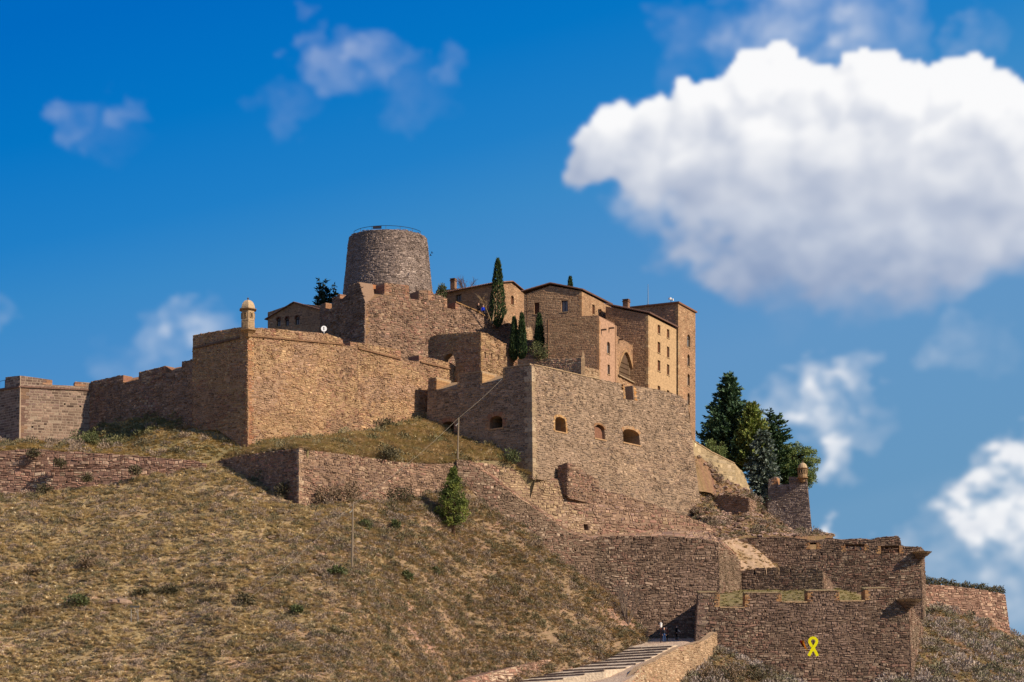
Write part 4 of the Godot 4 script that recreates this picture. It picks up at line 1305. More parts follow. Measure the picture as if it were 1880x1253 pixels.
func sentry_box(nm: String, label: String, at: Vector3, r: float, h: float, sides: int, phase: float) -> void:
	# at: centre of the floor of the box
	var t := thing(nm, label, "sentry box", at, "stone sentry boxes")
	var pal := [lin("bda07c"), lin("b3946f"), lin("c8ae8a")]
	var g := Geo.new()
	g.lathe(at, [Vector2(0.02, -r * 1.25), Vector2(r * 0.45, -r * 1.0), Vector2(r * 0.62, -r * 0.6), Vector2(r * 0.95, -r * 0.3), Vector2(r * 1.22, -0.12), Vector2(r * 1.22, 0.0), Vector2(r, 0.02)], sides, phase, lin("a5835f"))
	put(g, "corbel", t, "stone")
	var b := Geo.new()
	b.lathe(at, [Vector2(r, 0.0), Vector2(r, h * 0.45), Vector2(r * 1.04, h * 0.46), Vector2(r * 1.04, h * 0.5), Vector2(r, h * 0.51), Vector2(r * 0.98, h)], sides, phase, pal[0])
	put(b, "body", t, "stone")
	var c := Geo.new()
	c.lathe(at, [Vector2(r * 0.98, h), Vector2(r * 1.15, h + 0.06), Vector2(r * 1.32, h + 0.14), Vector2(r * 1.32, h + 0.24), Vector2(r * 1.0, h + 0.3)], sides, phase, lin("8f7052"))
	put(c, "cornice", t, "stone")
	var d := Geo.new()
	var prof := []
	for k in 8:
		var a := k / 7.0 * PI / 2
		prof.append(Vector2(cos(a) * r * 1.06, h + 0.28 + sin(a) * r * 1.25))
	d.lathe(at, prof, sides, phase, pal[2])
	put(d, "dome", t, "stone")
	var e := Geo.new()
	var top := h + 0.28 + r * 1.25
	e.lathe(at, [Vector2(0.1, top - 0.05), Vector2(0.06, top + 0.08), Vector2(0.12, top + 0.18), Vector2(0.02, top + 0.32)], 8, 0, lin("6e5a48"))
	put(e, "finial", t, "stone")
	var ap := r * cos(PI / sides)
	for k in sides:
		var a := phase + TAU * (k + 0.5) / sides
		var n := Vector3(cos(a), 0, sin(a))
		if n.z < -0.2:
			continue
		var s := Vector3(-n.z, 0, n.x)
		var w := Geo.new()
		for q in [[-0.15, 0.0, 0.06, 0.3], [0.15, 0.0, 0.06, 0.3], [0.0, 0.27, 0.21, 0.05], [0.0, -0.27, 0.21, 0.05]]:
			w.box(at + Vector3(0, h * 0.74 + q[1], 0) + n * (ap + 0.03) + s * q[0], s * q[2], Vector3(0, q[3], 0), n * 0.05, lin("a98c68"))
		put(w, "loophole_frame", t, "stone")
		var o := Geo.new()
		o.box(at + Vector3(0, h * 0.74, 0) + n * (ap - 0.1), s * 0.09, Vector3(0, 0.22, 0), n * 0.115, lin("1e1712"))  # solid near-black block, coloured as the shade inside an open slit
		put(o, "loophole_shade", t, "plain")
		var pl := Geo.new()
		pl.box(at + Vector3(0, h * 0.23, 0) + n * (ap + 0.005), s * r * 0.3, Vector3(0, h * 0.16, 0), n * 0.03, pal[1])
		put(pl, "panel", t, "stone")


func sill_wedge(parent: Node, f: Dictionary, u0: float, u1: float, ys: float, yt: float, deep: float, col: Color) -> void:
	# floor of an embrasure, rising steeply to the back
	var g := Geo.new()
	g.hexa([pt(f, u0 + 0.02, ys - 0.3, -0.05), pt(f, u1 - 0.02, ys - 0.3, -0.05), pt(f, u1 - 0.02, ys - 0.3, -deep), pt(f, u0 + 0.02, ys - 0.3, -deep), pt(f, u0 + 0.02, ys + 0.04, -0.05), pt(f, u1 - 0.02, ys + 0.04, -0.05), pt(f, u1 - 0.02, yt, -deep), pt(f, u0 + 0.02, yt, -deep)], col)
	put(g, "embrasure_sill", parent, "stone")


func build_bastions() -> void:
	var orange := ["b08464", "a5795e", "ba9272", "9a705c"]
	# western corner bastion
	var w := thing("western_bastion", "coursed brown bastion with low brick-edged parapet at left picture edge", "bastion", Vector3(-61.77, 44.56, -273.6))
	var wa := fr(Vector2(-77.04, -288), Vector2(-61.77, -273.6), 0.06, 54.09, 0, 0.06)
	var wb := fr(Vector2(-61.77, -273.6), Vector2(-53.48, -276.4), 0.06, 51.46, 0.06, 0)
	wall(w, wa, PackedVector2Array([Vector2(0, 52.33), Vector2(17.71, 51.77), Vector2(17.71, 53.11), Vector2(20.99, 52.88)]), PackedVector2Array([Vector2(0, 45.37), Vector2(20.99, 43.7)]), [], 1.4, "ashlar", 150)
	wall(w, wb, PackedVector2Array([Vector2(0, 52.92), Vector2(3.88, 52.6), Vector2(3.88, 51.97), Vector2(6.76, 52), Vector2(6.76, 52.56), Vector2(8.74, 52.54)]), PackedVector2Array([Vector2(0, 43.8), Vector2(8.74, 44.24)]), [], 1.4, "ashlar", 260)
	coping(w, wb, [Vector2(0.04, 51.4), Vector2(8.67, 51.49)], 0.2, 0.18, 0.05, lin("86695a"), "string_course")
	coping(w, wa, [Vector2(1.5, 52.16), Vector2(21.01, 51.35)], 0.2, 0.18, 0.05, lin("86695a"), "string_course")
	cheek(w, wb, 3.89, 1.0, 51.97, 52.53, 1.2, orange, 0.9)
	cheek(w, wb, 6.76, -1.0, 52, 52.49, 1.2, orange, 1.0)
	quoins(w, wa, wb, 44.08, 51.33, 0.5, 0.6, 0.9, ["8f725c", "83685a", "997a62"])
	var wr := Geo.new()
	for k in 5:
		wr.tube([pt(wa, wa.l - 2.6 - k * 1.2, 51.77 - 0.3, -0.3), pt(wa, wa.l - 2.6 - k * 1.2, 51.77 + 1.1, -0.3)], [0.04, 0.04], 5, lin("4a5560"))
	wr.tube([pt(wa, wa.l - 2.5, 51.77 + 1.1, -0.3), pt(wa, wa.l - 8.0, 51.77 + 1.0, -0.3)], [0.035, 0.035], 5, lin("4a5560"))
	put(wr, "railing", w, "metal")

	# curtain wall climbing to the great bastion
	var cu := thing("curtain_wall", "shaded rough curtain wall with two sunlit notches climbing to great bastion", "wall", Vector3(-46.07, 46.32, -271))
	var cf := fr(Vector2(-53.48, -276.4), Vector2(-38.72, -265.2), 0.05, 52.94, 0, 0)
	wall(cu, cf, PackedVector2Array([Vector2(0, 52.66), Vector2(6.03, 52.81), Vector2(6.03, 51.84), Vector2(8.83, 51.94), Vector2(8.83, 52.84), Vector2(13.6, 53.09), Vector2(13.6, 52.28), Vector2(16.4, 52.29), Vector2(16.4, 53.24), Vector2(18.53, 53.32)]), PackedVector2Array([Vector2(0, 44.69), Vector2(18.53, 43.93)]), [], 1.5, "rubble", 150)
	for s in [[6.05, 1.0, 51.84, 52.74], [13.62, 1.0, 52.28, 53.02]]:
		cheek(cu, cf, s[0], s[1], s[2], s[3], 1.5, orange, 0.35)
	sill_wedge(cu, cf, 6.08, 8.83, 51.87 - 0.3, 52.7, 1.6, lin("b3855c"))
	sill_wedge(cu, cf, 13.65, 16.4, 52.23 - 0.3, 53.1, 1.6, lin("b3855c"))

	# great bastion
	var gb := thing("great_bastion", "great bastion with broad sunlit ochre face and sharp shaded left edge", "bastion", Vector3(-31.65, 42.16, -260))
	var ga := fr(Vector2(-38.88, -265.4), Vector2(-31.52, -260), 0.03, 57.2, 0, 0.03)
	var gf := fr(Vector2(-31.52, -260), Vector2(-19.52, -274), 0.03, 56.07, 0.03, 0)
	var gg := fr(Vector2(-19.52, -274), Vector2(-6.32, -287.2), 0.03, 56.81, 0, 0)
	wall(gb, ga, PackedVector2Array([Vector2(0, 56.26), Vector2(2.4, 56.3), Vector2(7.8, 56.29), Vector2(9.13, 56.06)]), PackedVector2Array([Vector2(0, 44.64), Vector2(4.39, 44.24), Vector2(9.13, 41.15)]), [], 2.0, "ochre", 100)
	wall(gb, gf, PackedVector2Array([Vector2(0, 56.07), Vector2(4.43, 56.65), Vector2(7.61, 56.89), Vector2(13.2, 57.43), Vector2(15.58, 57.19), Vector2(15.94, 56.43), Vector2(17.29, 56.5), Vector2(17.29, 57.05), Vector2(18.44, 57.16)]), PackedVector2Array([Vector2(0, 41.16), Vector2(18.44, 44.33)]), [], 2.0, "ochre", 300)
	wall(gb, gg, PackedVector2Array([Vector2(0, 57.16), Vector2(7.38, 57.24), Vector2(7.38, 55.97), Vector2(10.57, 56.2), Vector2(10.57, 57.05), Vector2(16.1, 56.75), Vector2(18.67, 56.09)]), PackedVector2Array([Vector2(0, 44.54), Vector2(18.67, 46.41)]), [], 2.0, "ochre", 200)
	coping(gb, gf, [Vector2(0.26, 55.06), Vector2(15.84, 56.42)], 0.2, 0.2, 0.05, lin("8d6c52"), "string_course")
	coping(gb, gg, [Vector2(0.17, 56.35), Vector2(7.25, 55.96)], 0.2, 0.2, 0.05, lin("8d6c52"), "string_course")
	coping(gb, gg, [Vector2(10.76, 56.09), Vector2(15.98, 55.87)], 0.2, 0.2, 0.05, lin("8d6c52"), "string_course")
	coping(gb, ga, [Vector2(0.17, 54.51), Vector2(7.8, 54.91)], 0.2, 0.2, 0.05, lin("755c4c"), "string_course")
	for s in [[4.43, 1.0, 55.72, 56.58], [8.34, -1.0, 56.06, 56.94], [15.86, 1.0, 56.48, 57.09], [17.3, -1.0, 56.5, 56.98]]:
		cheek(gb, gf, s[0], s[1], s[2], s[3], 1.4, orange, 0.5)
	for s in [[7.37, 1.0, 55.97, 57.17], [10.58, -1.0, 56.2, 56.98]]:
		cheek(gb, gg, s[0], s[1], s[2], s[3], 1.8, orange, 0.5)
	quoins(gb, ga, gf, 41.66, 54.63, 0.55, 0.5, 0.75, ["b0805c", "a87a5c", "b98e66", "a57152"])
	sentry_box("sentry_box", "ochre hexagonal sentry box with domed cap on corner of great bastion", Vector3(-31.48, 55.73, -259.6), 0.86, 2.2, 6, 0.35)

	# casemate bastion
	var cb := thing("casemate_bastion", "massive battered casemate bastion with arched gun ports and pale corner quoins", "bastion", Vector3(3.03, 39.93, -269))
	var ca := fr(Vector2(-10.78, -280), Vector2(2.43, -270.2), 0.06, 53.61, 0, 0.06)
	var cc := fr(Vector2(2.43, -270.2), Vector2(23.93, -297.3), 0.06, 53.61, 0.06, 0.15)
	var cah := [[9.98, 11.99, 46.15, 47.19, 0.56], [2.48, 4.47, 46.21, 47.34, 0.48]]
	wall(cb, ca, PackedVector2Array([Vector2(0, 53.61), Vector2(1.39, 53.6), Vector2(1.39, 52.11), Vector2(4.88, 52.08), Vector2(4.88, 53.63), Vector2(8.76, 53.6), Vector2(8.76, 52.14), Vector2(12.06, 52.12), Vector2(12.06, 53.64), Vector2(16.45, 53.61)]), PackedVector2Array([Vector2(0, 44.19), Vector2(7.62, 42.47), Vector2(16.45, 39.22)]), cah, 3.0, "casemate", 160)
	var cch := [[4.42, 6.62, 45.93, 47.24, 0.56], [12.52, 14.72, 46.08, 47.38, 0.56], [18.61, 22.25, 46.32, 47.64, 0.57], [19.18, 19.68, 53.18, 54.56, 0]]
	wall(cb, cc, PackedVector2Array([Vector2(0, 53.61), Vector2(3.79, 53.78), Vector2(10.67, 53.83), Vector2(17.85, 53.96), Vector2(19.94, 54.05), Vector2(19.94, 52.08), Vector2(21.77, 52.23), Vector2(21.77, 54.14), Vector2(27.96, 54.46), Vector2(32.26, 54.41), Vector2(33.78, 54.1), Vector2(34.59, 53.78)]), PackedVector2Array([Vector2(0, 39.32), Vector2(7.4, 39.32), Vector2(17.16, 39.04), Vector2(26.23, 38.31), Vector2(34.59, 37.04)]), cch, 3.0, "casemate", 300)
	for h in cah:
		arch_ring(cb, ca, h, 0.55, ["a87c60", "9e7258", "b28a68"])
	arch_ring(cb, cc, cch[0], 0.3, ["c49a68", "b98c5e", "cda878"])
	arch_ring(cb, cc, cch[1], 0.22, ["a8805c", "9c7555"], false)
	arch_ring(cb, cc, cch[2], 0.4, ["b88e66", "ac8460", "c09c76"], false)
	var blk := Geo.new()
	wbox(blk, cc, cch[1][0] + 0.02, cch[1][1] - 0.02, cch[1][2], cch[1][3] + cch[1][4] * 0.6, -0.4, -0.9, lin("8b6450"))
	put(blk, "port_blocking", cb, "stone")
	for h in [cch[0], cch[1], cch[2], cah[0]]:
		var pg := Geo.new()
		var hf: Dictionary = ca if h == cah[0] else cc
		wbox(pg, hf, h[0] - 0.15, h[1] + 0.15, h[2] - 0.16, h[2] + 0.01, 0.1, -0.8, lin("b8946e"))
		put(pg, "sill", cb, "stone")
		var port_shade := Geo.new()
		wbox(port_shade, hf, h[0] - 0.4, h[1] + 0.4, h[2] - 0.4, h[3] + h[4] + 0.4, -2.9, -3.05, lin("4a382d"))  # dark panel added behind the port; its colour stands for the shade inside
		put(port_shade, "back_wall", cb, "mortar")
	for s in [[1.42, 1.0, 52.11, 53.53], [8.77, 1.0, 52.14, 53.53], [4.86, -1.0, 52.08, 53.56], [12.06, -1.0, 52.12, 53.57]]:
		cheek(cb, ca, s[0], s[1], s[2], s[3], 2.6, ["b08a62", "a57e5a", "b9966c"], 0.35)
	sill_wedge(cb, ca, 1.45, 4.88, 52.11, 53.48, 3.1, lin("b0916c"))
	sill_wedge(cb, ca, 8.78, 12.06, 52.13, 53.48, 3.1, lin("b0916c"))
	coping(cb, ca, [Vector2(0.09, 53.6), Vector2(1.34, 53.6)], 0.14, 0.1, 3.1, lin("b59a78"))
	coping(cb, ca, [Vector2(4.88, 53.62), Vector2(8.72, 53.61)], 0.14, 0.1, 3.1, lin("b59a78"))
	coping(cb, ca, [Vector2(12.11, 53.63), Vector2(16.28, 53.63)], 0.14, 0.1, 3.1, lin("b59a78"))
	coping(cb, cc, [Vector2(0.44, 53.61), Vector2(3.78, 53.71), Vector2(10.67, 53.76), Vector2(14.22, 53.86)], 0.12, 0.1, 1.5, lin("b59a78"))
	cheek(cb, cc, 21.92, -1.0, 52.23, 54.06, 1.6, ["c79560", "b98450", "d0a271"], 0.45)
	cheek(cb, cc, 19.8, 1.0, 52.08, 53.98, 1.6, ["b98f62", "ad8259"], 0.35)
	quoins(cb, ca, cc, 39.58, 53.54, 0.62, 0.9, 0.75, ["b8a184", "ad9678", "c0aa8c", "a88f73"], 0.05)
	wall(cb, fr(Vector2(23.93, -297.3), Vector2(22.88, -320), 0.13, 53.78, -0.09, 0), PackedVector2Array([Vector2(0, 53.78), Vector2(22.76, 53.78)]), PackedVector2Array([Vector2(0, 37.29), Vector2(22.76, 37.29)]), [], 2.0, "casemate", 0, "return_wall")
	# rough scarp under the casemates
	var sp := thing("scarp_wall", "broad rough rubble scarp running down to the right beneath casemate bastion", "wall", Vector3(11.04, 32.65, -276))
	var sw := fr(Vector2(-4.91, -265.2), Vector2(26.12, -285.5), 0.22, 39.39, 0, 0)
	wall(sp, sw, PackedVector2Array([Vector2(0, 41.12), Vector2(2.87, 40.79), Vector2(6.5, 40.46), Vector2(9.57, 39.88), Vector2(12.8, 39.58), Vector2(14.81, 39.17), Vector2(18.54, 38.9), Vector2(22.3, 38.47), Vector2(25.64, 37.86), Vector2(29.01, 37.1), Vector2(33.27, 36.1), Vector2(37.08, 35.15)]), PackedVector2Array([Vector2(0, 40.77), Vector2(1.93, 39.68), Vector2(4.32, 37.54), Vector2(9.46, 34.75), Vector2(13.37, 32.45), Vector2(17.54, 31.95), Vector2(26.57, 32.94), Vector2(37.08, 33.1)]), [[15.81, 16.48, 33.39, 34.17, 0]], 1.5, "slope", 300)
	# little walled stair at the foot of the casemates
	var lb := thing("low_stair_wall", "small brick-edged wall block at foot of casemate bastion with dark recess", "wall", Vector3(6.99, 38.95, -271.6))
	wall(lb, fr(Vector2(5.72, -272.6), Vector2(6.99, -271.6), 0, 41.81, 0, 0), PackedVector2Array([Vector2(0, 41.4), Vector2(1.62, 41.73)]), PackedVector2Array([Vector2(0, 38.06), Vector2(1.62, 37.45)]), [], 0.8, "rubble", 0)
	wall(lb, fr(Vector2(6.99, -271.6), Vector2(11.01, -275.2), 0, 41.53, 0, 0), PackedVector2Array([Vector2(0, 41.66), Vector2(1.78, 41.29), Vector2(5.39, 39.85)]), PackedVector2Array([Vector2(0, 37.25), Vector2(5.39, 36.69)]), [], 0.8, "rubble", 0)

	# eastern retaining wall and the bastion with the second sentry box
	var er := thing("eastern_retaining_wall", "smooth cream retaining wall curving down beneath the dark conifers", "wall", Vector3(29.84, 42.91, -306))
	wall(er, fr(Vector2(24.6, -300), Vector2(31.47, -307), 0.05, 48.7, 0, 0), PackedVector2Array([Vector2(0, 49.16), Vector2(0.83, 48.79), Vector2(4.67, 47.7), Vector2(9.81, 46.63)]), PackedVector2Array([Vector2(0, 42.41), Vector2(3.99, 42.45), Vector2(9.81, 40.66)]), [], 1.2, "render", 0)
	wall(er, fr(Vector2(31.47, -307), Vector2(34.12, -313), 0.05, 46.65, 0, 0), PackedVector2Array([Vector2(0, 46.65), Vector2(3.64, 45.9), Vector2(6.56, 43.79)]), PackedVector2Array([Vector2(0, 40.62), Vector2(6.56, 40.6)]), [], 1.2, "render", 0)
	coping(er, fr(Vector2(24.6, -300), Vector2(31.47, -307), 0.05, 48.7, 0, 0), [Vector2(0.94, 48.81), Vector2(4.67, 47.7), Vector2(9.56, 46.69)], 0.14, 0.08, 1.0, lin("b59a78"))
	var kb := thing("broken_wall_block", "dark broken wall block with sunlit end on the rocky bank", "wall", Vector3(32.48, 35.5, -298))
	var ka := fr(Vector2(27.69, -301), Vector2(32.43, -297.5), 0.03, 41.33, 0, 0.03)
	var kc := fr(Vector2(32.43, -297.5), Vector2(34.07, -301.5), 0.03, 40.72, 0.03, 0)
	wall(kb, ka, PackedVector2Array([Vector2(0, 41.33), Vector2(1.92, 41.48), Vector2(3.65, 41.12), Vector2(5.89, 40.72)]), PackedVector2Array([Vector2(0, 35.82), Vector2(5.89, 34.9)]), [], 1.5, "rubble", 120)
	wall(kb, kc, PackedVector2Array([Vector2(0, 40.72), Vector2(2.66, 40.44), Vector2(4.32, 39.42)]), PackedVector2Array([Vector2(0, 34.85), Vector2(4.32, 35.3)]), [], 1.2, "rubble", 0)
	var sb := thing("sentry_bastion", "grey-brown battered bastion with round sentry box below the eastern pines", "bastion", Vector3(36.89, 37.32, -314))
	var sa := fr(Vector2(35.62, -318), Vector2(37.03, -314.5), 0.02, 44.13, 0, 0)
	var sc := fr(Vector2(37.03, -314.5), Vector2(42.34, -312.5), 0.12, 45.87, 0, 0.12)
	wall(sb, sa, PackedVector2Array([Vector2(0, 44.05), Vector2(3.78, 43.82)]), PackedVector2Array([Vector2(0, 39.74), Vector2(3.78, 38.13)]), [], 1.0, "tower", 0)
	wall(sb, sc, PackedVector2Array([Vector2(0, 45.47), Vector2(0.64, 45.83), Vector2(1.29, 45.88), Vector2(1.29, 44.76), Vector2(3, 44.68), Vector2(3, 45.79), Vector2(5.68, 45.58)]), PackedVector2Array([Vector2(0, 36.06), Vector2(5.68, 35.78)]), [], 1.6, "tower", 200)
	coping(sb, sc, [Vector2(3.1, 45.07), Vector2(5.59, 44.94)], 0.15, 0.14, 0.05, lin("8d7662"), "string_course")
	cheek(sb, sc, 1.29, 1.0, 44.76, 45.8, 1.4, ["b98a62", "ad7f5a"], 0.6)
	sentry_box("sentry_box", "small round sentry box on the eastern bastion in front of pine crown", Vector3(41.68, 45.54, -312.2), 0.62, 1.05, 12, 0.1)


# ---- lower walls

func build_lower_walls() -> void:
	var orange := ["b98a5e", "ad7f57", "c49a6c"]
	# dry-stone wall below the western terrace
	var dw := thing("dry_stone_wall", "long low dry-stone retaining wall at left with scrub growing from joints", "wall", Vector3(-49.97, 35.76, -253))
	wall(dw, fr(Vector2(-79.36, -256), Vector2(-35.63, -254.5), 0.12, 40.64, 0, 0), PackedVector2Array([Vector2(0, 40.84), Vector2(19.37, 40.6), Vector2(23.22, 40.91), Vector2(27.09, 40.5), Vector2(32.23, 40.21), Vector2(38.66, 39.66), Vector2(41.86, 39.38), Vector2(43.76, 38.98)]), PackedVector2Array([Vector2(0, 34.14), Vector2(19.57, 34.38), Vector2(27.24, 35.18), Vector2(33.63, 36.06), Vector2(40.62, 37.57), Vector2(43.76, 37.95)]), [], 1.2, "dry", 300)

	# retaining wall in front of the grass terrace
	var rw := thing("terrace_retaining_wall", "rubble retaining wall with sharp lit corner in the middle of hillside", "wall", Vector3(-23.9, 33.08, -244.5))
	var ra := fr(Vector2(-34.69, -256), Vector2(-23.91, -244.6), 0.03, 39.62, 0, 0.03)
	var rb := fr(Vector2(-23.91, -244.6), Vector2(-6.25, -263), 0.03, 39.27, 0.03, 0)
	wall(rw, ra, PackedVector2Array([Vector2(0, 39.55), Vector2(4.51, 39.64), Vector2(10.76, 39.45), Vector2(15.69, 39.27)]), PackedVector2Array([Vector2(0, 38.33), Vector2(5.66, 36.35), Vector2(10.85, 34.45), Vector2(15.69, 32.25)]), [], 1.2, "rubble", 60)
	wall(rw, rb, PackedVector2Array([Vector2(0, 39.27), Vector2(2.5, 39.24), Vector2(7.45, 39.35), Vector2(11.69, 39.37), Vector2(16.03, 39.38), Vector2(21.4, 39.76), Vector2(25.51, 40.33)]), PackedVector2Array([Vector2(0, 32.26), Vector2(7.42, 33.32), Vector2(14.2, 34.07), Vector2(21.28, 35.06), Vector2(25.51, 36.1)]), [], 1.2, "rubble", 200)
	quoins(rw, ra, rb, 32.63, 39.15, 0.45, 0.4, 0.55, ["b5987c", "a98a6e", "bfa68a"])

	# wall that climbs in a diagonal, and the high wall behind the gate
	var dg := thing("climbing_wall", "dark wall whose sloping top climbs diagonally from the gate to the terrace", "wall", Vector3(1.32, 32.08, -265))
	wall(dg, fr(Vector2(-6.68, -262), Vector2(10.15, -270.6), 0.02, 40.24, 0, 0), PackedVector2Array([Vector2(0, 40.51), Vector2(0.88, 40.7), Vector2(2.99, 39.72), Vector2(6.29, 37.61), Vector2(8.95, 36.18), Vector2(11.42, 34.92), Vector2(15.35, 32.58), Vector2(18.9, 31.75)]), PackedVector2Array([Vector2(0, 38.27), Vector2(2.15, 36.77), Vector2(4.7, 34.08), Vector2(8.77, 32.71), Vector2(12.88, 29.3), Vector2(16.44, 26.91), Vector2(18.9, 25.25)]), [], 1.2, "gate", 200)
	var hw := thing("gate_back_wall", "high dark wall with small crenels behind the gate where visitors stand", "wall", Vector3(17.62, 19.76, -271))
	var ha := fr(Vector2(10.15, -270.6), Vector2(25.77, -272), 0.02, 32.04, 0, 0.03)
	var hb := fr(Vector2(25.77, -272), Vector2(29.23, -279), 0.03, 31.79, 0.03, 0)
	var ctop := PackedVector2Array([Vector2(0, 31.91), Vector2(0.48, 32.32), Vector2(2.8, 32.48), Vector2(2.8, 32), Vector2(3, 32), Vector2(3, 32.48), Vector2(4.92, 32.43), Vector2(4.92, 31.89), Vector2(5.12, 31.89), Vector2(5.12, 32.43), Vector2(7.25, 32.52), Vector2(7.25, 31.98), Vector2(7.45, 31.98), Vector2(7.45, 32.46), Vector2(9.37, 32.48), Vector2(9.37, 31.86), Vector2(9.57, 31.87), Vector2(9.57, 32.41), Vector2(11.57, 32.36), Vector2(11.57, 31.75), Vector2(11.76, 31.75), Vector2(11.76, 32.3), Vector2(13.56, 32.18), Vector2(13.56, 31.63), Vector2(13.75, 31.64), Vector2(13.75, 32.11), Vector2(15.69, 31.79)])
	wall(hw, ha, ctop, PackedVector2Array([Vector2(0, 24.93), Vector2(2.72, 22.91), Vector2(5.7, 19.34), Vector2(15.69, 18.58)]), [], 1.4, "gate", 300)
	wall(hw, hb, PackedVector2Array([Vector2(0, 31.79), Vector2(4, 31.09), Vector2(7.81, 30.18)]), PackedVector2Array([Vector2(0, 25.35), Vector2(7.81, 26.11)]), [], 1.2, "gate", 60)

	# wall above the gate court
	var um := thing("upper_court_wall", "long rough red-brown wall with dark embrasures above the gate court", "wall", Vector3(41.47, 27.34, -286))
	var ua := fr(Vector2(29.85, -287), Vector2(53.34, -284.5), 0.03, 33.89, 0, 0.04)
	var uh := [[9.3, 10.22, 32.41, 33.27, 0], [13.88, 16.42, 32.06, 32.99, 0], [18.44, 20.9, 31.72, 32.72, 0]]
	wall(um, ua, PackedVector2Array([Vector2(0, 33.89), Vector2(1.71, 34.01), Vector2(4.56, 34.12), Vector2(7.26, 33.94), Vector2(8.82, 33.71), Vector2(10.23, 33.55), Vector2(10.94, 33.76), Vector2(13.41, 33.51), Vector2(15.88, 33.63), Vector2(17.29, 33.47), Vector2(19.06, 33.73), Vector2(20.89, 33.78), Vector2(20.99, 32.71), Vector2(23.63, 32.54)]), PackedVector2Array([Vector2(0, 26.69), Vector2(12.88, 25.86), Vector2(23.63, 22.91)]), uh, 2.2, "gate", 300)
	for h in uh:
		cheek(um, ua, h[0], 1.0, h[2], h[3], 1.8, orange, 0.4)
		cheek(um, ua, h[1], -1.0, h[2], h[3], 1.8, orange, 0.4)
	wall(um, fr(Vector2(40.82, -290.5), Vector2(51.48, -288), 0, 34.28, 0, 0), PackedVector2Array([Vector2(0, 34.06), Vector2(1.3, 34.39), Vector2(3.1, 34.13), Vector2(5.61, 34.21), Vector2(7.04, 34.03), Vector2(8.61, 34.35), Vector2(10.6, 34.37), Vector2(10.95, 33.57)]), PackedVector2Array([Vector2(0, 31.01), Vector2(10.95, 30.76)]), [], 1.5, "rubble", 0, "inner_wall")
	corbel(um, pt(ua, ua.l - 0.2, 30.75, 0.1), ua, 1.35)
	var ie := fr(Vector2(53.34, -284.5), Vector2(55.26, -292), 0.04, 32.54, 0.04, 0)
	wall(um, ie, PackedVector2Array([Vector2(0, 32.54), Vector2(7.74, 32.87)]), PackedVector2Array([Vector2(0, 22.97), Vector2(7.74, 23.58)]), [], 1.5, "gate", 0, "return_wall")
	var mw := thing("middle_court_wall", "short broken wall with five worn crenels in the gate court", "wall", Vector3(34.75, 26.62, -278))
	wall(mw, fr(Vector2(29.26, -280), Vector2(39.68, -277.5), 0.02, 29.18, 0, 0), PackedVector2Array([Vector2(0, 28.9), Vector2(1.82, 29.14), Vector2(1.82, 28.44), Vector2(2.03, 28.43), Vector2(2.03, 29.27), Vector2(3.29, 29.31), Vector2(3.29, 28.4), Vector2(3.5, 28.4), Vector2(3.5, 29.24), Vector2(4.9, 29.35), Vector2(4.9, 28.3), Vector2(5.11, 28.29), Vector2(5.11, 29.41), Vector2(6.43, 29.45), Vector2(6.43, 28.33), Vector2(6.64, 28.33), Vector2(6.64, 29.38), Vector2(8.09, 29.48), Vector2(8.09, 28.3), Vector2(8.3, 28.29), Vector2(8.3, 29.34), Vector2(9.54, 29.38), Vector2(10.72, 28.66)]), PackedVector2Array([Vector2(0, 26.38), Vector2(10.72, 26.22)]), [], 1.2, "gate", 100)
	wall(mw, fr(Vector2(39.68, -277.5), Vector2(41.59, -282), 0.02, 28.66, 0, 0), PackedVector2Array([Vector2(0, 28.66), Vector2(2.12, 28.15), Vector2(4.89, 27.39)]), PackedVector2Array([Vector2(0, 26.28), Vector2(4.89, 26.68)]), [], 1.0, "gate", 0, "return_wall")

	# gate bastion
	var gt := thing("gate_bastion", "dark red-brown gate bastion with three embrasures and a yellow ribbon", "bastion", Vector3(34.72, 13.85, -262))
	var gc := fr(Vector2(22.47, -262), Vector2(47.68, -262), 0.03, 24.66, 0.06, 0.03)
	wall(gt, gc, PackedVector2Array([Vector2(0, 24.52), Vector2(2.5, 24.52), Vector2(2.5, 22.88), Vector2(5.68, 22.88), Vector2(5.68, 24.46), Vector2(9.94, 24.46), Vector2(9.94, 23.54), Vector2(13.14, 23.54), Vector2(13.14, 24.72), Vector2(16.9, 24.72), Vector2(16.9, 23.67), Vector2(20.03, 23.67), Vector2(20.03, 24.98), Vector2(23.39, 25.05), Vector2(24.3, 24.79), Vector2(25.22, 23.87)]), PackedVector2Array([Vector2(0, 10.76), Vector2(25.22, 10.76)]), [], 3.0, "gate", 300)
	for s in [[2.53, 1.0, 22.88, 24.46], [5.64, -1.0, 22.88, 24.39], [9.95, 1.0, 23.54, 24.39], [13.13, -1.0, 23.54, 24.66], [16.9, 1.0, 23.67, 24.66], [20.04, -1.0, 23.67, 24.92]]:
		cheek(gt, gc, s[0], s[1], s[2], s[3], 2.8, orange, 0.45)
	for s in [[2.57, 5.68, 22.88], [9.96, 13.14, 23.54], [16.89, 20.03, 23.67]]:
		coping(gt, gc, [Vector2(s[0] + 0.06, s[2] - 0.14), Vector2(s[1] - 0.06, s[2] - 0.14)], 0.16, 0.1, 0.7, lin("c0a07a"), "sill_stone")
		sill_wedge(gt, gc, s[0] + 0.05, s[1] - 0.05, s[2] - 0.1, s[2] + 0.35, 3.6, lin("8a7c56"))
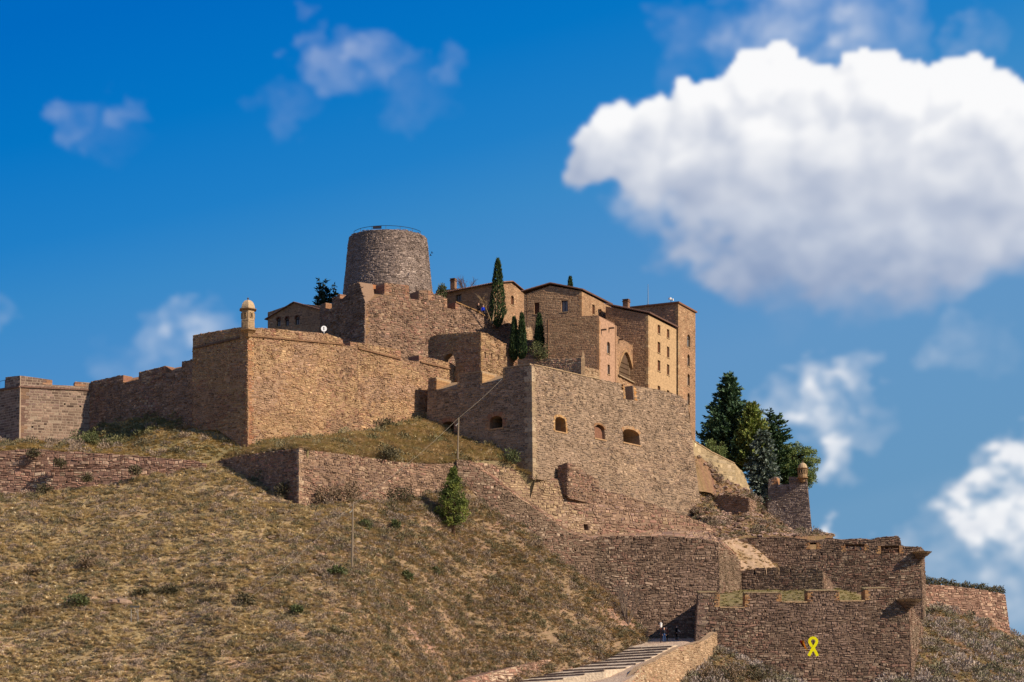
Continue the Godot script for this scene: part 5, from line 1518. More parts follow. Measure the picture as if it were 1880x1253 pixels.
	for s in [[0.07, 24.59, 2.43, 24.59], [5.64, 24.52, 9.89, 24.52], [13.16, 24.79, 16.83, 24.79], [20.12, 25.05, 23.13, 25.12]]:
		coping(gt, gc, [Vector2(s[0], s[1]), Vector2(s[2], s[3])], 0.1, 0.08, 0.6, lin("ab8d70"))
		var g := Geo.new()
		g.hexa([pt(gc, s[0] + 0.05, s[1] - 0.3, -0.65), pt(gc, s[2] - 0.05, s[3] - 0.3, -0.65), pt(gc, s[2] - 0.05, s[3] - 0.3, -3.9), pt(gc, s[0] + 0.05, s[1] - 0.3, -3.9), pt(gc, s[0] + 0.05, s[1] + 0.02, -0.65), pt(gc, s[2] - 0.05, s[3] + 0.02, -0.65), pt(gc, s[2] - 0.05, s[3] + 0.55, -3.9), pt(gc, s[0] + 0.05, s[1] + 0.55, -3.9)], lin("9a8a62"))
		put(g, "merlon_top", gt, "soil")
	var gl := fr(Vector2(23.39, -276), Vector2(22.47, -262), 0.06, 25.61, 0, 0.03)
	wall(gt, gl, PackedVector2Array([Vector2(0, 23.82), Vector2(gl.l, 24.52)]), PackedVector2Array([Vector2(0, 14.0), Vector2(gl.l, 14.0)]), [], 1.5, "gate", 0, "flank_wall")
	var gr := fr(Vector2(47.68, -262), Vector2(54.15, -285), 0.04, 24.66, 0.03, 0.0)
	wall(gt, gr, PackedVector2Array([Vector2(0, 23.8), Vector2(gr.l, 21.24)]), PackedVector2Array([Vector2(0, 6.0), Vector2(gr.l, 10.0)]), [], 1.5, "gate", 0, "flank_wall")
	quoins(gt, gl, gc, 18.29, 24.39, 0.6, 0.5, 1.0, ["8d7566", "80695c", "988172"])
	corbel(gt, pt(gc, gc.l - 0.3, 22.42, 0.05), gc, 1.6)

	# far eastern wall
	var fe := thing("far_eastern_wall", "pale stone wall topped by a dark hedge at right picture edge", "wall", Vector3(62.37, 23.13, -297))
	var fw := fr(Vector2(54.75, -292), Vector2(67.88, -300), 0.08, 28.46, 0, 0.1)
	wall(fe, fw, PackedVector2Array([Vector2(0, 28.39), Vector2(4.86, 28.4), Vector2(10.78, 28.16), Vector2(15.37, 27.69)]), PackedVector2Array([Vector2(0, 23.46), Vector2(7.13, 22.65), Vector2(15.37, 21.37)]), [], 1.5, "dry", 300)
	# wall with a broken edge beside the path
	var pw := thing("path_wall", "rough pale rubble wall with ragged top beside stepped path", "wall", Vector3(19.22, 14, -248))
	wall(pw, fr(Vector2(11.02, -232), Vector2(24.75, -259.8), 0.05, 13.2, 0, 0), PackedVector2Array([Vector2(0, 10.87), Vector2(2.84, 12.39), Vector2(5.37, 13.56), Vector2(6.98, 14.35), Vector2(9.19, 14.82), Vector2(11.61, 15.36), Vector2(13.75, 15.96), Vector2(15.75, 16.43), Vector2(18.47, 17.14), Vector2(21.21, 17.55), Vector2(24.36, 18.11), Vector2(27.22, 18.53), Vector2(29.45, 19.31), Vector2(31, 19.72)]), PackedVector2Array([Vector2(0, 3.91), Vector2(9.89, 7.62), Vector2(20.04, 10.97), Vector2(31, 16.24)]), [], 0.8, "pale", 250)


func corbel(parent: Node, m: Vector3, f: Dictionary, s: float) -> void:
	# broken corbel that once carried a sentry box: rings of stone that step out
	var d: Vector3 = (f.u + f.n * 0.6).normalized()
	for k in 4:
		var g := Geo.new()
		var r := s * (0.25 + 0.25 * k)
		g.lathe(m + d * r * 0.25 + Vector3(0, k * 0.42 * s * 0.5, 0), [Vector2(0, 0), Vector2(r * 0.75, 0), Vector2(r, s * 0.19), Vector2(0, s * 0.19)], 9, k * 0.4, lin(["77604f", "7f6754", "8b7360", "b59a7c"][k]))
		put(g, "corbel_ring", parent, "stone")


# ---- the stepped path and the people on it

func build_path() -> void:
	var edge := [
		[Vector3(-2.76, -0.95, -170), Vector3(-3.07, 7.24, -205), Vector3(-2.93, 11.66, -234), Vector3(0, 12.88, -242.5), Vector3(3.63, 13.84, -246), Vector3(7.81, 14.96, -249.8), Vector3(10.83, 15.88, -253.3), Vector3(13.12, 17.21, -258.6), Vector3(14.44, 18.2, -262.5), Vector3(15.69, 19.16, -267), Vector3(16.26, 19.69, -271)],
		[Vector3(2.94, -0.92, -168), Vector3(4, 7.1, -200), Vector3(6.11, 10.48, -222), Vector3(9.16, 11.79, -229), Vector3(12.29, 12.95, -234), Vector3(14.34, 14.39, -239), Vector3(16.91, 15.99, -246), Vector3(19.18, 17.26, -251.5), Vector3(21.29, 18.24, -258), Vector3(22.66, 19.09, -265), Vector3(23.31, 19.69, -271)]]
	var grid := loft(edge, 60, 12, 0.12, 0.6)
	for r in grid:
		for k in r.size():
			if r[k].z > -262.0:
				r[k].y -= 0.22
	fields["path"] = grid
	sheet("path", grid, [lin("c0a28a"), lin("c8ae96"), lin("d0b89e"), lin("c0a688")], 0.3)
	var st := thing("stepped_path", "long stepped path of stone-edged treads climbing to the gate", "steps", Vector3(7.38, 14.21, -246))
	var lines: Array = [[Vector3(-3.59, 11.99, -239.5), Vector3(0.29, 11.99, -233.45)], [Vector3(-1.81, 12.52, -241.25), Vector3(2.94, 12.52, -235.4)], [Vector3(0, 13.02, -243), Vector3(5.55, 13.02, -236.09)], [Vector3(1.84, 13.53, -244.75), Vector3(7.93, 13.53, -236.85)], [Vector3(3.64, 13.95, -246.5), Vector3(10.09, 13.95, -237.49)], [Vector3(5.83, 14.51, -248.25), Vector3(12.7, 14.51, -241.85)], [Vector3(7.81, 15.07, -250), Vector3(13.96, 15.07, -244.89)], [Vector3(9.19, 15.54, -251.75), Vector3(15.02, 15.54, -246.19)], [Vector3(10.84, 15.99, -253.5), Vector3(15.87, 15.99, -248.04)], [Vector3(11.55, 16.47, -255.25), Vector3(16.74, 16.47, -249.89)], [Vector3(12.34, 16.89, -257), Vector3(17.43, 16.89, -251.71)], [Vector3(13.13, 17.32, -258.75), Vector3(18.13, 17.32, -253.53)], [Vector3(13.81, 17.78, -260.5), Vector3(18.84, 17.78, -256.37)], [Vector3(14.29, 18.25, -262.25), Vector3(19.7, 18.25, -259.19)]]
	for k in lines.size() - 1:
		var a: Vector3 = lines[k][0]
		var b: Vector3 = lines[k][1]
		var a2: Vector3 = lines[k + 1][0] - Vector3(0, 0.1, 0)
		var b2: Vector3 = lines[k + 1][1] - Vector3(0, 0.1, 0)
		var back: Vector3 = (b - a).cross(Vector3.UP).normalized()
		if back.z > 0.0:
			back = -back
		var down := Vector3(0, 0.9, 0)
		var up := Vector3(0, 0.06, 0)
		var g := Geo.new()
		g.hexa([a - down, b - down, b2 - down, a2 - down, a + up, b + up, b2, a2], lin("d8c4aa") * rng.randf_range(0.92, 1.06))
		var sp := put(g, "step", st, "soil")
		var e := Geo.new()
		var n := 6
		for j in n:
			var p := a.lerp(b, j / float(n) + 0.004)
			var q := a.lerp(b, (j + 1) / float(n) - 0.004)
			var o := up + Vector3(0, rng.randf_range(0.0, 0.05), 0)
			var w := rng.randf_range(0.03, 0.1)
			e.hexa([p - back * w - down, q - back * w - down, q + back * 0.16 - down, p + back * 0.16 - down, p - back * w + o, q - back * w + o, q + back * 0.16 + o, p + back * 0.16 + o], lin("a08874") * rng.randf_range(0.85, 1.15))
		put(e, "edging", sp, "stone")
	var bd := thing("path_border_wall", "low tumbled pinkish stone border between grassy hillside and stepped path", "wall", Vector3(3.67, 14.16, -245))
	wall(bd, fr(Vector2(-6.38, -232), Vector2(15.11, -265), 0.3, 13.2, 0, 0), PackedVector2Array([Vector2(0, 12.37), Vector2(2.97, 12.91), Vector2(7.58, 13.76), Vector2(12.33, 14.58), Vector2(17.83, 15.45), Vector2(23.52, 16.29), Vector2(28.8, 17.14), Vector2(32.93, 17.87), Vector2(38.6, 18.84), Vector2(39.38, 19.89)]), PackedVector2Array([Vector2(0, 10.24), Vector2(6.87, 12.17), Vector2(11.64, 13.08), Vector2(21.43, 14.42), Vector2(32.19, 16.39), Vector2(39.38, 18.09), Vector2(39.38, 18.78)]), [], 1.0, "dry", 250)
	var ro := [Vector3(14.86, 19.72, -266.5), Vector3(15.61, 20.03, -268), Vector3(16.24, 19.79, -268.5), Vector3(15.16, 19.29, -266)]
	for k in 4:
		rock(ro[k], [0.95, 0.8, 0.55, 0.4][k], ["largest pinkish boulder heaped at upper end of path border", "pale boulder against the wall at top of path border", "rightmost small boulder at top of the path border", "lowest small stone below boulders at path end"][k], "aa8670")
	# people
	var jeans := lin("384f74")
	person("person", "person in dark jacket and blue jeans standing on the path below the gate", on_ground("path", Vector3(18.38, 18.54, -263.2)), 0.15, {"top": lin("2b2d33"), "legs": jeans, "skin": lin("c99d83"), "hair": lin("b9a596"), "shoe": lin("2a2420")})
	person("person", "person half hidden behind the one in blue jeans, in a reddish-brown coat", on_ground("path", Vector3(18.75, 18.68, -264.3)), -0.3, {"top": lin("6b4438"), "legs": lin("26242a"), "skin": lin("c99d83"), "hair": lin("a58d72"), "shoe": lin("2a2420")})
	person("person", "person in black clothes with pale sleeve alone in the gate shadow", on_ground("path", Vector3(20.09, 18.84, -265.8)), 1.1, {"top": lin("17161a"), "legs": lin("131318"), "skin": lin("d6b09a"), "hair": lin("2b211c"), "shoe": lin("151210"), "sleeve": lin("d9d6d2"), "reach": 1.0})
	person("person", "person in bright blue jacket seated on the tower bastion parapet", Vector3(-3.97, 66.47, -299.3), 0.6, {"top": lin("1f3fc0"), "legs": lin("2a2f3d"), "skin": lin("c99d83"), "hair": lin("2b211c"), "shoe": lin("151210"), "seated": true})
	person("person", "person in dark clothes seated beside the blue jacket on the parapet", Vector3(-4.6, 66.67, -299), 0.2, {"top": lin("24201f"), "legs": lin("1d1c20"), "skin": lin("c99d83"), "hair": lin("1d1613"), "shoe": lin("151210"), "seated": true})


func person(nm: String, label: String, at: Vector3, turn: float, o: Dictionary) -> void:
	var t := thing(nm, label, "person", at, "visitors")
	t.rotation.y = turn
	var sit: bool = o.get("seated", false)
	var dy := -0.86 if sit else 0.0
	var bones := []
	var top: Color = o.top
	var sl: Color = o.get("sleeve", o.top)
	bones.append([Vector3(0, 0.95 + dy, 0), Vector3(0, 1.08 + dy, 0), 0.135, 0.125, o.legs])
	bones.append([Vector3(0, 1.1 + dy, 0), Vector3(0, 1.36 + dy, 0.01), 0.13, 0.15, top])
	bones.append([Vector3(-0.13, 1.4 + dy, 0), Vector3(0.13, 1.4 + dy, 0), 0.075, 0.075, top])
	bones.append([Vector3(0, 1.44 + dy, 0), Vector3(0, 1.55 + dy, 0.02), 0.06, 0.055, o.skin])
	bones.append([Vector3(0, 1.6 + dy, 0.03), Vector3(0, 1.68 + dy, 0.015), 0.075, 0.092, o.skin])
	bones.append([Vector3(0, 1.66 + dy, -0.025), Vector3(0, 1.71 + dy, -0.01), 0.095, 0.088, o.hair])
	bones.append([Vector3(0, 1.625 + dy, 0.11), Vector3(0, 1.65 + dy, 0.1), 0.014, 0.01, o.skin])
	var fingers := []
	for s in [-1.0, 1.0]:
		var sd: float = s
		if sit:
			bones.append([Vector3(sd * 0.1, 0.95 + dy, 0), Vector3(sd * 0.13, 0.98 + dy, 0.42), 0.085, 0.062, o.legs])
			bones.append([Vector3(sd * 0.13, 0.98 + dy, 0.42), Vector3(sd * 0.12, 0.55 + dy, 0.46), 0.06, 0.045, o.legs])
			bones.append([Vector3(sd * 0.12, 0.5 + dy, 0.44), Vector3(sd * 0.12, 0.48 + dy, 0.6), 0.045, 0.035, o.shoe])
		else:
			bones.append([Vector3(sd * 0.09, 0.93, 0), Vector3(sd * 0.105, 0.5, 0.03 * sd), 0.09, 0.062, o.legs])
			bones.append([Vector3(sd * 0.105, 0.5, 0.03 * sd), Vector3(sd * 0.11, 0.1, -0.02 + 0.03 * sd), 0.06, 0.045, o.legs])
			bones.append([Vector3(sd * 0.11, 0.05, -0.03 + 0.03 * sd), Vector3(sd * 0.125, 0.035, 0.13 + 0.03 * sd), 0.045, 0.035, o.shoe])
		var sh := Vector3(sd * 0.19, 1.41 + dy, 0)
		var el := Vector3(sd * 0.25, 1.14 + dy, -0.03)
		var wr := Vector3(sd * 0.22, 0.93 + dy, 0.1)
		if o.has("reach") and s > 0.0:
			el = Vector3(0.27, 1.2, 0.12)
			wr = Vector3(0.3, 1.02, 0.33)
		bones.append([sh, el, 0.058, 0.046, sl if s > 0.0 else top])
		bones.append([el, wr, 0.045, 0.032, sl if s > 0.0 else top])
		var dir := (wr - el).normalized()
		bones.append([wr, wr + dir * 0.08, 0.03, 0.034, o.skin])
		var side := dir.cross(Vector3(sd, 0, 0)).normalized()
		for k in 4:
			var r := wr + dir * 0.09 + side * (0.026 - 0.0175 * k)
			var ln: float = [0.07, 0.08, 0.075, 0.058][k]
			fingers.append([r, r + dir * ln * 0.55, r + dir * ln + Vector3(-sd * 0.015, 0, 0)])
		fingers.append([wr + dir * 0.03 + side * 0.03, wr + dir * 0.06 + side * 0.05, wr + dir * 0.095 + side * 0.05])
	var g := nets(bones, 0.027)
	for fg in fingers:
		g.tube(fg, [0.0095, 0.009, 0.007], 5, o.skin)
	var m := MeshInstance3D.new()
	m.name = "body"
	m.mesh = g.mesh(Vector3.ZERO, true)
	m.material_override = mats["cloth"]
	t.add_child(m)


func nets(bones: Array, cell: float) -> Geo:
	# surface nets over tapered capsules joined with a smooth minimum
	var lo := Vector3(1e9, 1e9, 1e9)
	var hi := -lo
	for b in bones:
		for e in 2:
			var r: Vector3 = Vector3.ONE * (float(b[2 + e]) + 0.06)
			lo = lo.min(b[e] - r)
			hi = hi.max(b[e] + r)
	var n := Vector3i(((hi - lo) / cell).ceil()) + Vector3i.ONE
	var f := PackedFloat32Array()
	f.resize(n.x * n.y * n.z)
	f.fill(1.0)
	for b in bones:
		var a: Vector3 = b[0]
		var d: Vector3 = b[1] - a
		var dd := maxf(d.length_squared(), 1e-6)
		var rm: float = maxf(b[2], b[3]) + 0.09
		var p0 := Vector3i(((a.min(b[1]) - Vector3.ONE * rm - lo) / cell).floor()).max(Vector3i.ZERO)
		var p1 := Vector3i(((a.max(b[1]) + Vector3.ONE * rm - lo) / cell).ceil()).min(n - Vector3i.ONE)
		for z in range(p0.z, p1.z + 1):
			for y in range(p0.y, p1.y + 1):
				for x in range(p0.x, p1.x + 1):
					var p := lo + Vector3(x, y, z) * cell
					var t := clampf((p - a).dot(d) / dd, 0.0, 1.0)
					var q := p.distance_to(a + d * t) - lerpf(b[2], b[3], t)
					var at := (z * n.y + y) * n.x + x
					var h := clampf(0.5 + 0.5 * (f[at] - q) / 0.03, 0.0, 1.0)
					f[at] = lerpf(f[at], q, h) - 0.03 * h * (1.0 - h)
	var g := Geo.new()
	var ids := PackedInt32Array()
	ids.resize(f.size())
	ids.fill(-1)
	var cs := []
	for k in 8:
		cs.append(Vector3i(k & 1, (k >> 1) & 1, k >> 2))
	for z in n.z - 1:
		for y in n.y - 1:
			for x in n.x - 1:
				var s := Vector3.ZERO
				var c := 0
				for k in 8:
					for ax in 3:
						var k2 := k | (1 << ax)
						if k2 == k:
							continue
						var v0 := f[((z + cs[k].z) * n.y + y + cs[k].y) * n.x + x + cs[k].x]
						var v1 := f[((z + cs[k2].z) * n.y + y + cs[k2].y) * n.x + x + cs[k2].x]
						if (v0 < 0.0) != (v1 < 0.0):
							s += Vector3(cs[k]).lerp(Vector3(cs[k2]), v0 / (v0 - v1))
							c += 1
				if c > 0:
					var p := lo + (Vector3(x, y, z) + s / c) * cell
					ids[(z * n.y + y) * n.x + x] = g.v.size()
					g.v.append(p)
					var best := 1e9
					var col := Color.WHITE
					for b in bones:
						var d: Vector3 = b[1] - b[0]
						var t := clampf((p - b[0]).dot(d) / maxf(d.length_squared(), 1e-6), 0.0, 1.0)
						var q: float = p.distance_to(b[0] + d * t) - lerpf(b[2], b[3], t)
						if q < best:
							best = q
							col = b[4]
					g.c.append(col)
	var st := [1, n.x, n.x * n.y]
	for z in range(1, n.z - 1):
		for y in range(1, n.y - 1):
			for x in range(1, n.x - 1):
				var at := (z * n.y + y) * n.x + x
				for ax in 3:
					var inside := f[at] < 0.0
					if inside != (f[at + st[ax]] < 0.0):
						var u: int = st[(ax + 1) % 3]
						var w: int = st[(ax + 2) % 3]
						var q := [ids[at], ids[at - u], ids[at - u - w], ids[at - w]]
						if q.min() < 0:
							continue
						for t in ([0, 2, 1, 0, 3, 2] if inside else [0, 1, 2, 0, 2, 3]):
							g.i.append(q[t])
	return g


func rock(at: Vector3, s: float, label: String, col := "a58a74", flat := 0.6) -> void:
	var t := thing("boulder", label, "boulder", at, "boulders on the slope")
	var g := Geo.new()
	var base := lin(col)
	var ring := 8
	var prof := [[0.0, -0.5], [0.75, -0.4], [1.0, 0.0], [0.85, 0.45], [0.45, 0.75], [0.0, 0.8]]
	var sd := rng.randf() * 100.0
	for k in prof.size():
		for j in ring:
			var a := TAU * j / ring
			var r: float = prof[k][0] * (1.0 + 0.45 * fine.get_noise_3d(cos(a) * 0.9 + sd, sin(a) * 0.9, k * 0.6))
			g.v.append(at + Vector3(cos(a) * r * s, prof[k][1] * s * flat, sin(a) * r * s * 0.8))
			g.c.append(base * rng.randf_range(0.8, 1.1))
	for k in prof.size() - 1:
		for j in ring:
			var a := k * ring + j
			var b := k * ring + (j + 1) % ring
			g.i.append(a); g.i.append(b); g.i.append(b + ring); g.i.append(a); g.i.append(b + ring); g.i.append(a + ring)
	put(g, "rock", t, "stone")


# ---- trees

func rv() -> Vector3:
	return Vector3(rng.randf_range(-1, 1), rng.randf_range(-1, 1), rng.randf_range(-1, 1))


func spray(g: Geo, p: Vector3, d: Vector3, ln: float, wd: float, col: Color) -> void:
	# a flat twig of needles: a narrow diamond
	var s := d.cross(rv()).normalized() * wd
	g.quad(p, p + d * ln * 0.45 + s, p + d * ln, p + d * ln * 0.45 - s, col)


func tint(cols: Array, lo := 0.75, hi := 1.25) -> Color:
	return (cols[rng.randi() % cols.size()] as Color) * rng.randf_range(lo, hi)


func conifer(nm: String, label: String, at: Vector3, h: float, r: float, o: Dictionary) -> void:
	var t := thing(nm, label, "tree", at)
	var tk := Geo.new()
	tk.tube([at, at + Vector3(0, h * 0.5, 0), at + Vector3(0, h * 0.97, 0)], [h * 0.02, h * 0.012, 0.02], 7, lin("5b4636"))
	put(tk, "trunk", t, "wood")
	var g := Geo.new()
	var b := Geo.new()
	var cols: Array = o.cols
	var gap: float = o.get("gap", 0.42)
	var y := h * float(o.get("from", 0.06))
	var pw: float = o.get("power", 0.85)
	while y < h:
		var k := y / h
		var rad := r * pow(1.0 - k, pw) + 0.12
		if o.has("round"):
			rad = r * sqrt(maxf(0.0, 1.0 - pow((k - 0.42) / 0.6, 2.0))) + 0.1
		var n := int(o.get("limbs", 7)) if rad > 0.5 else 4
		for q in n:
			var a := rng.randf() * TAU
			var ln := rad * rng.randf_range(0.6, 1.12)
			var d := Vector3(cos(a), float(o.get("tilt", -0.15)) + rng.randf_range(-0.12, 0.12) + k * 0.3, sin(a)).normalized()
			var p0 := at + Vector3(0, y + rng.randf_range(-0.5, 0.5) * gap, 0)
			var tip := p0 + d * ln + Vector3(0, float(o.get("lift", 0.1)) * ln, 0)
			b.tube([p0, tip], [0.035, 0.008], 3, lin("4e3d30"))
			var s := 0.15 * ln
			while s < ln:
				var p := p0.lerp(tip, s / ln)
				for w in int(o.get("thick", 3)):
					var dir := (d * 0.8 + rv() * Vector3(0.75, float(o.get("flat", 0.6)), 0.75)).normalized()
					spray(g, p + rv() * 0.08, dir, rng.randf_range(0.32, 0.6) * float(o.get("leaf", 1.0)), rng.randf_range(0.07, 0.13) * float(o.get("leaf", 1.0)), tint(cols))
				s += 0.24
		y += gap * rng.randf_range(0.7, 1.2)
	put(b, "limbs", t, "wood")
	put(g, "crown", t, "leaf")


func cypress(label: String, at: Vector3, h: float, r: float) -> void:
	var t := thing("cypress_tree", label, "tree", at, "cypress trees by the palace")
	var tk := Geo.new()
	tk.tube([at, at + Vector3(0, h * 0.9, 0)], [0.13, 0.03], 6, lin("5b4636"))
	put(tk, "trunk", t, "wood")
	var cols := [lin("3a4a2c"), lin("33422a"), lin("46552f"), lin("2c3a26")]
	var g := Geo.new()
	var n := int(900 + h * 220)
	for k in n:
		var s := rng.randf()
		var prof := pow(minf(s / 0.22, 1.0), 0.6) * pow(1.0 - s, 0.62) * 1.35
		var a := rng.randf() * TAU
		var rad := r * prof * (1.0 + 0.25 * noise.get_noise_3d(cos(a) * 0.9, s * h * 0.7, sin(a) * 0.9 + at.x)) * sqrt(rng.randf_range(0.35, 1.0))
		var p := at + Vector3(cos(a) * rad, s * h * 0.96, sin(a) * rad)
		spray(g, p, (Vector3(cos(a) * 0.45, 1.0, sin(a) * 0.45) + rv() * 0.25).normalized(), rng.randf_range(0.28, 0.5), rng.randf_range(0.05, 0.1), tint(cols))
	put(g, "crown", t, "leaf")


func leafy(nm: String, label: String, at: Vector3, rx: float, h: float, cols: Array, count: int, leaf: float, mat := "leaf", cat := "shrub", grp := "") -> Node3D:
	# a bush: stems and many small leaf faces in uneven clumps
	var t := thing(nm, label, cat, at, grp)
	var st := Geo.new()
	for k in 7:
		var a := TAU * k / 7.0
		st.tube([at, at + Vector3(cos(a) * rx * 0.3, h * 0.45, sin(a) * rx * 0.3), at + Vector3(cos(a) * rx * 0.6, h * 0.8, sin(a) * rx * 0.6)], [0.04, 0.025, 0.01], 4, lin("5e4a3a"))
	put(st, "stems", t, "wood")
	var g := Geo.new()
	var cl := []
	for k in 14:
		var d := rv().normalized()
		cl.append(at + Vector3(d.x * rx * 0.62, h * (0.48 + d.y * 0.34), d.z * rx * 0.62))
	for k in count:
		var c: Vector3 = cl[rng.randi() % cl.size()]
		var d := rv().normalized()
		var p := c + d * Vector3(rx, h * 0.6, rx) * 0.42 * pow(rng.randf(), 0.4)
		p.y = maxf(p.y, at.y + 0.02)
		spray(g, p, (d + rv() * 0.6 + Vector3(0, 0.3, 0)).normalized(), leaf * rng.randf_range(0.7, 1.4), leaf * rng.randf_range(0.18, 0.34), tint(cols))
	put(g, "foliage", t, mat)
	return t


func clump_pine(nm: String, label: String, at: Vector3, h: float, cy: float, rx: float, ry: float, cols: Array, clumps: int, cone: bool) -> void:
	var t := thing(nm, label, "tree", at)
	var tk := Geo.new()
	tk.tube([at - Vector3(0, 0.3, 0), at + Vector3(0.05, h * 0.4, 0), at + Vector3(0, h * 0.9, 0)], [h * 0.028, h * 0.018, 0.02], 7, lin("4d3a2e"))
	put(tk, "trunk", t, "wood")
	var g := Geo.new()
	var b := Geo.new()
	for k in clumps:
		var d := rv().normalized()
		var q := pow(rng.randf(), 0.4)
		var c := at + Vector3(d.x * rx * q, cy + d.y * ry * q, d.z * rx * q)
		if cone:
			var s := pow(rng.randf(), 0.9)
			var a := rng.randf() * TAU
			var rad := rx * (1.0 - pow(s, 1.6)) * (0.55 + 0.45 * minf(s / 0.25, 1.0)) * sqrt(rng.randf_range(0.25, 1.0))
			c = at + Vector3(cos(a) * rad, cy - ry + 2.0 * ry * s, sin(a) * rad)
		b.tube([at + Vector3(0, maxf(c.y - at.y - 0.6, h * 0.25), 0), c], [0.05, 0.015], 4, lin("4d3a2e"))
		var cr := rng.randf_range(0.3, 0.55) * (0.6 + 0.1 * rx)
		var base := tint(cols, 0.85, 1.15)
		for j in 46:
			var e := rv().normalized()
			spray(g, c + e * cr * Vector3(1, 0.7, 1) * pow(rng.randf(), 0.5), (e + Vector3(0, 0.5, 0) + rv() * 0.4).normalized(), rng.randf_range(0.2, 0.36), rng.randf_range(0.035, 0.07), base * rng.randf_range(0.8, 1.25))
	put(b, "limbs", t, "wood")
	put(g, "crown", t, "leaf")


func bare_tree(nm: String, label: String, at: Vector3, h: float, spread: float, stems: int, col: Color, cat := "tree") -> void:
	var t := thing(nm, label, cat, at)
	var tw := Geo.new()
	for s in stems:
		var lean := Vector3(rng.randf_range(-1, 1) * spread, h * rng.randf_range(0.55, 0.8), rng.randf_range(-1, 1) * spread)
		var p1 := at + lean * 0.5 + rv() * 0.1
		var p2 := at + lean
		tw.tube([at - Vector3(0, 0.2, 0), p1, p2], [0.07 * h / 4.0, 0.045 * h / 4.0, 0.025 * h / 4.0], 5, col)
		for k in 9:
			var p := p1.lerp(p2, rng.randf())
			var d := (lean.normalized() + rv() * 0.7).normalized()
			var q := p + d * h * rng.randf_range(0.15, 0.32)
			tw.tube([p, q], [0.022, 0.01], 3, col)
			for j in 4:
				var e := p.lerp(q, rng.randf_range(0.4, 1.0))
				tw.tube([e, e + (d + rv() * 0.8).normalized() * h * 0.1], [0.012, 0.006], 3, col)
	put(tw, "branches", t, "wood")


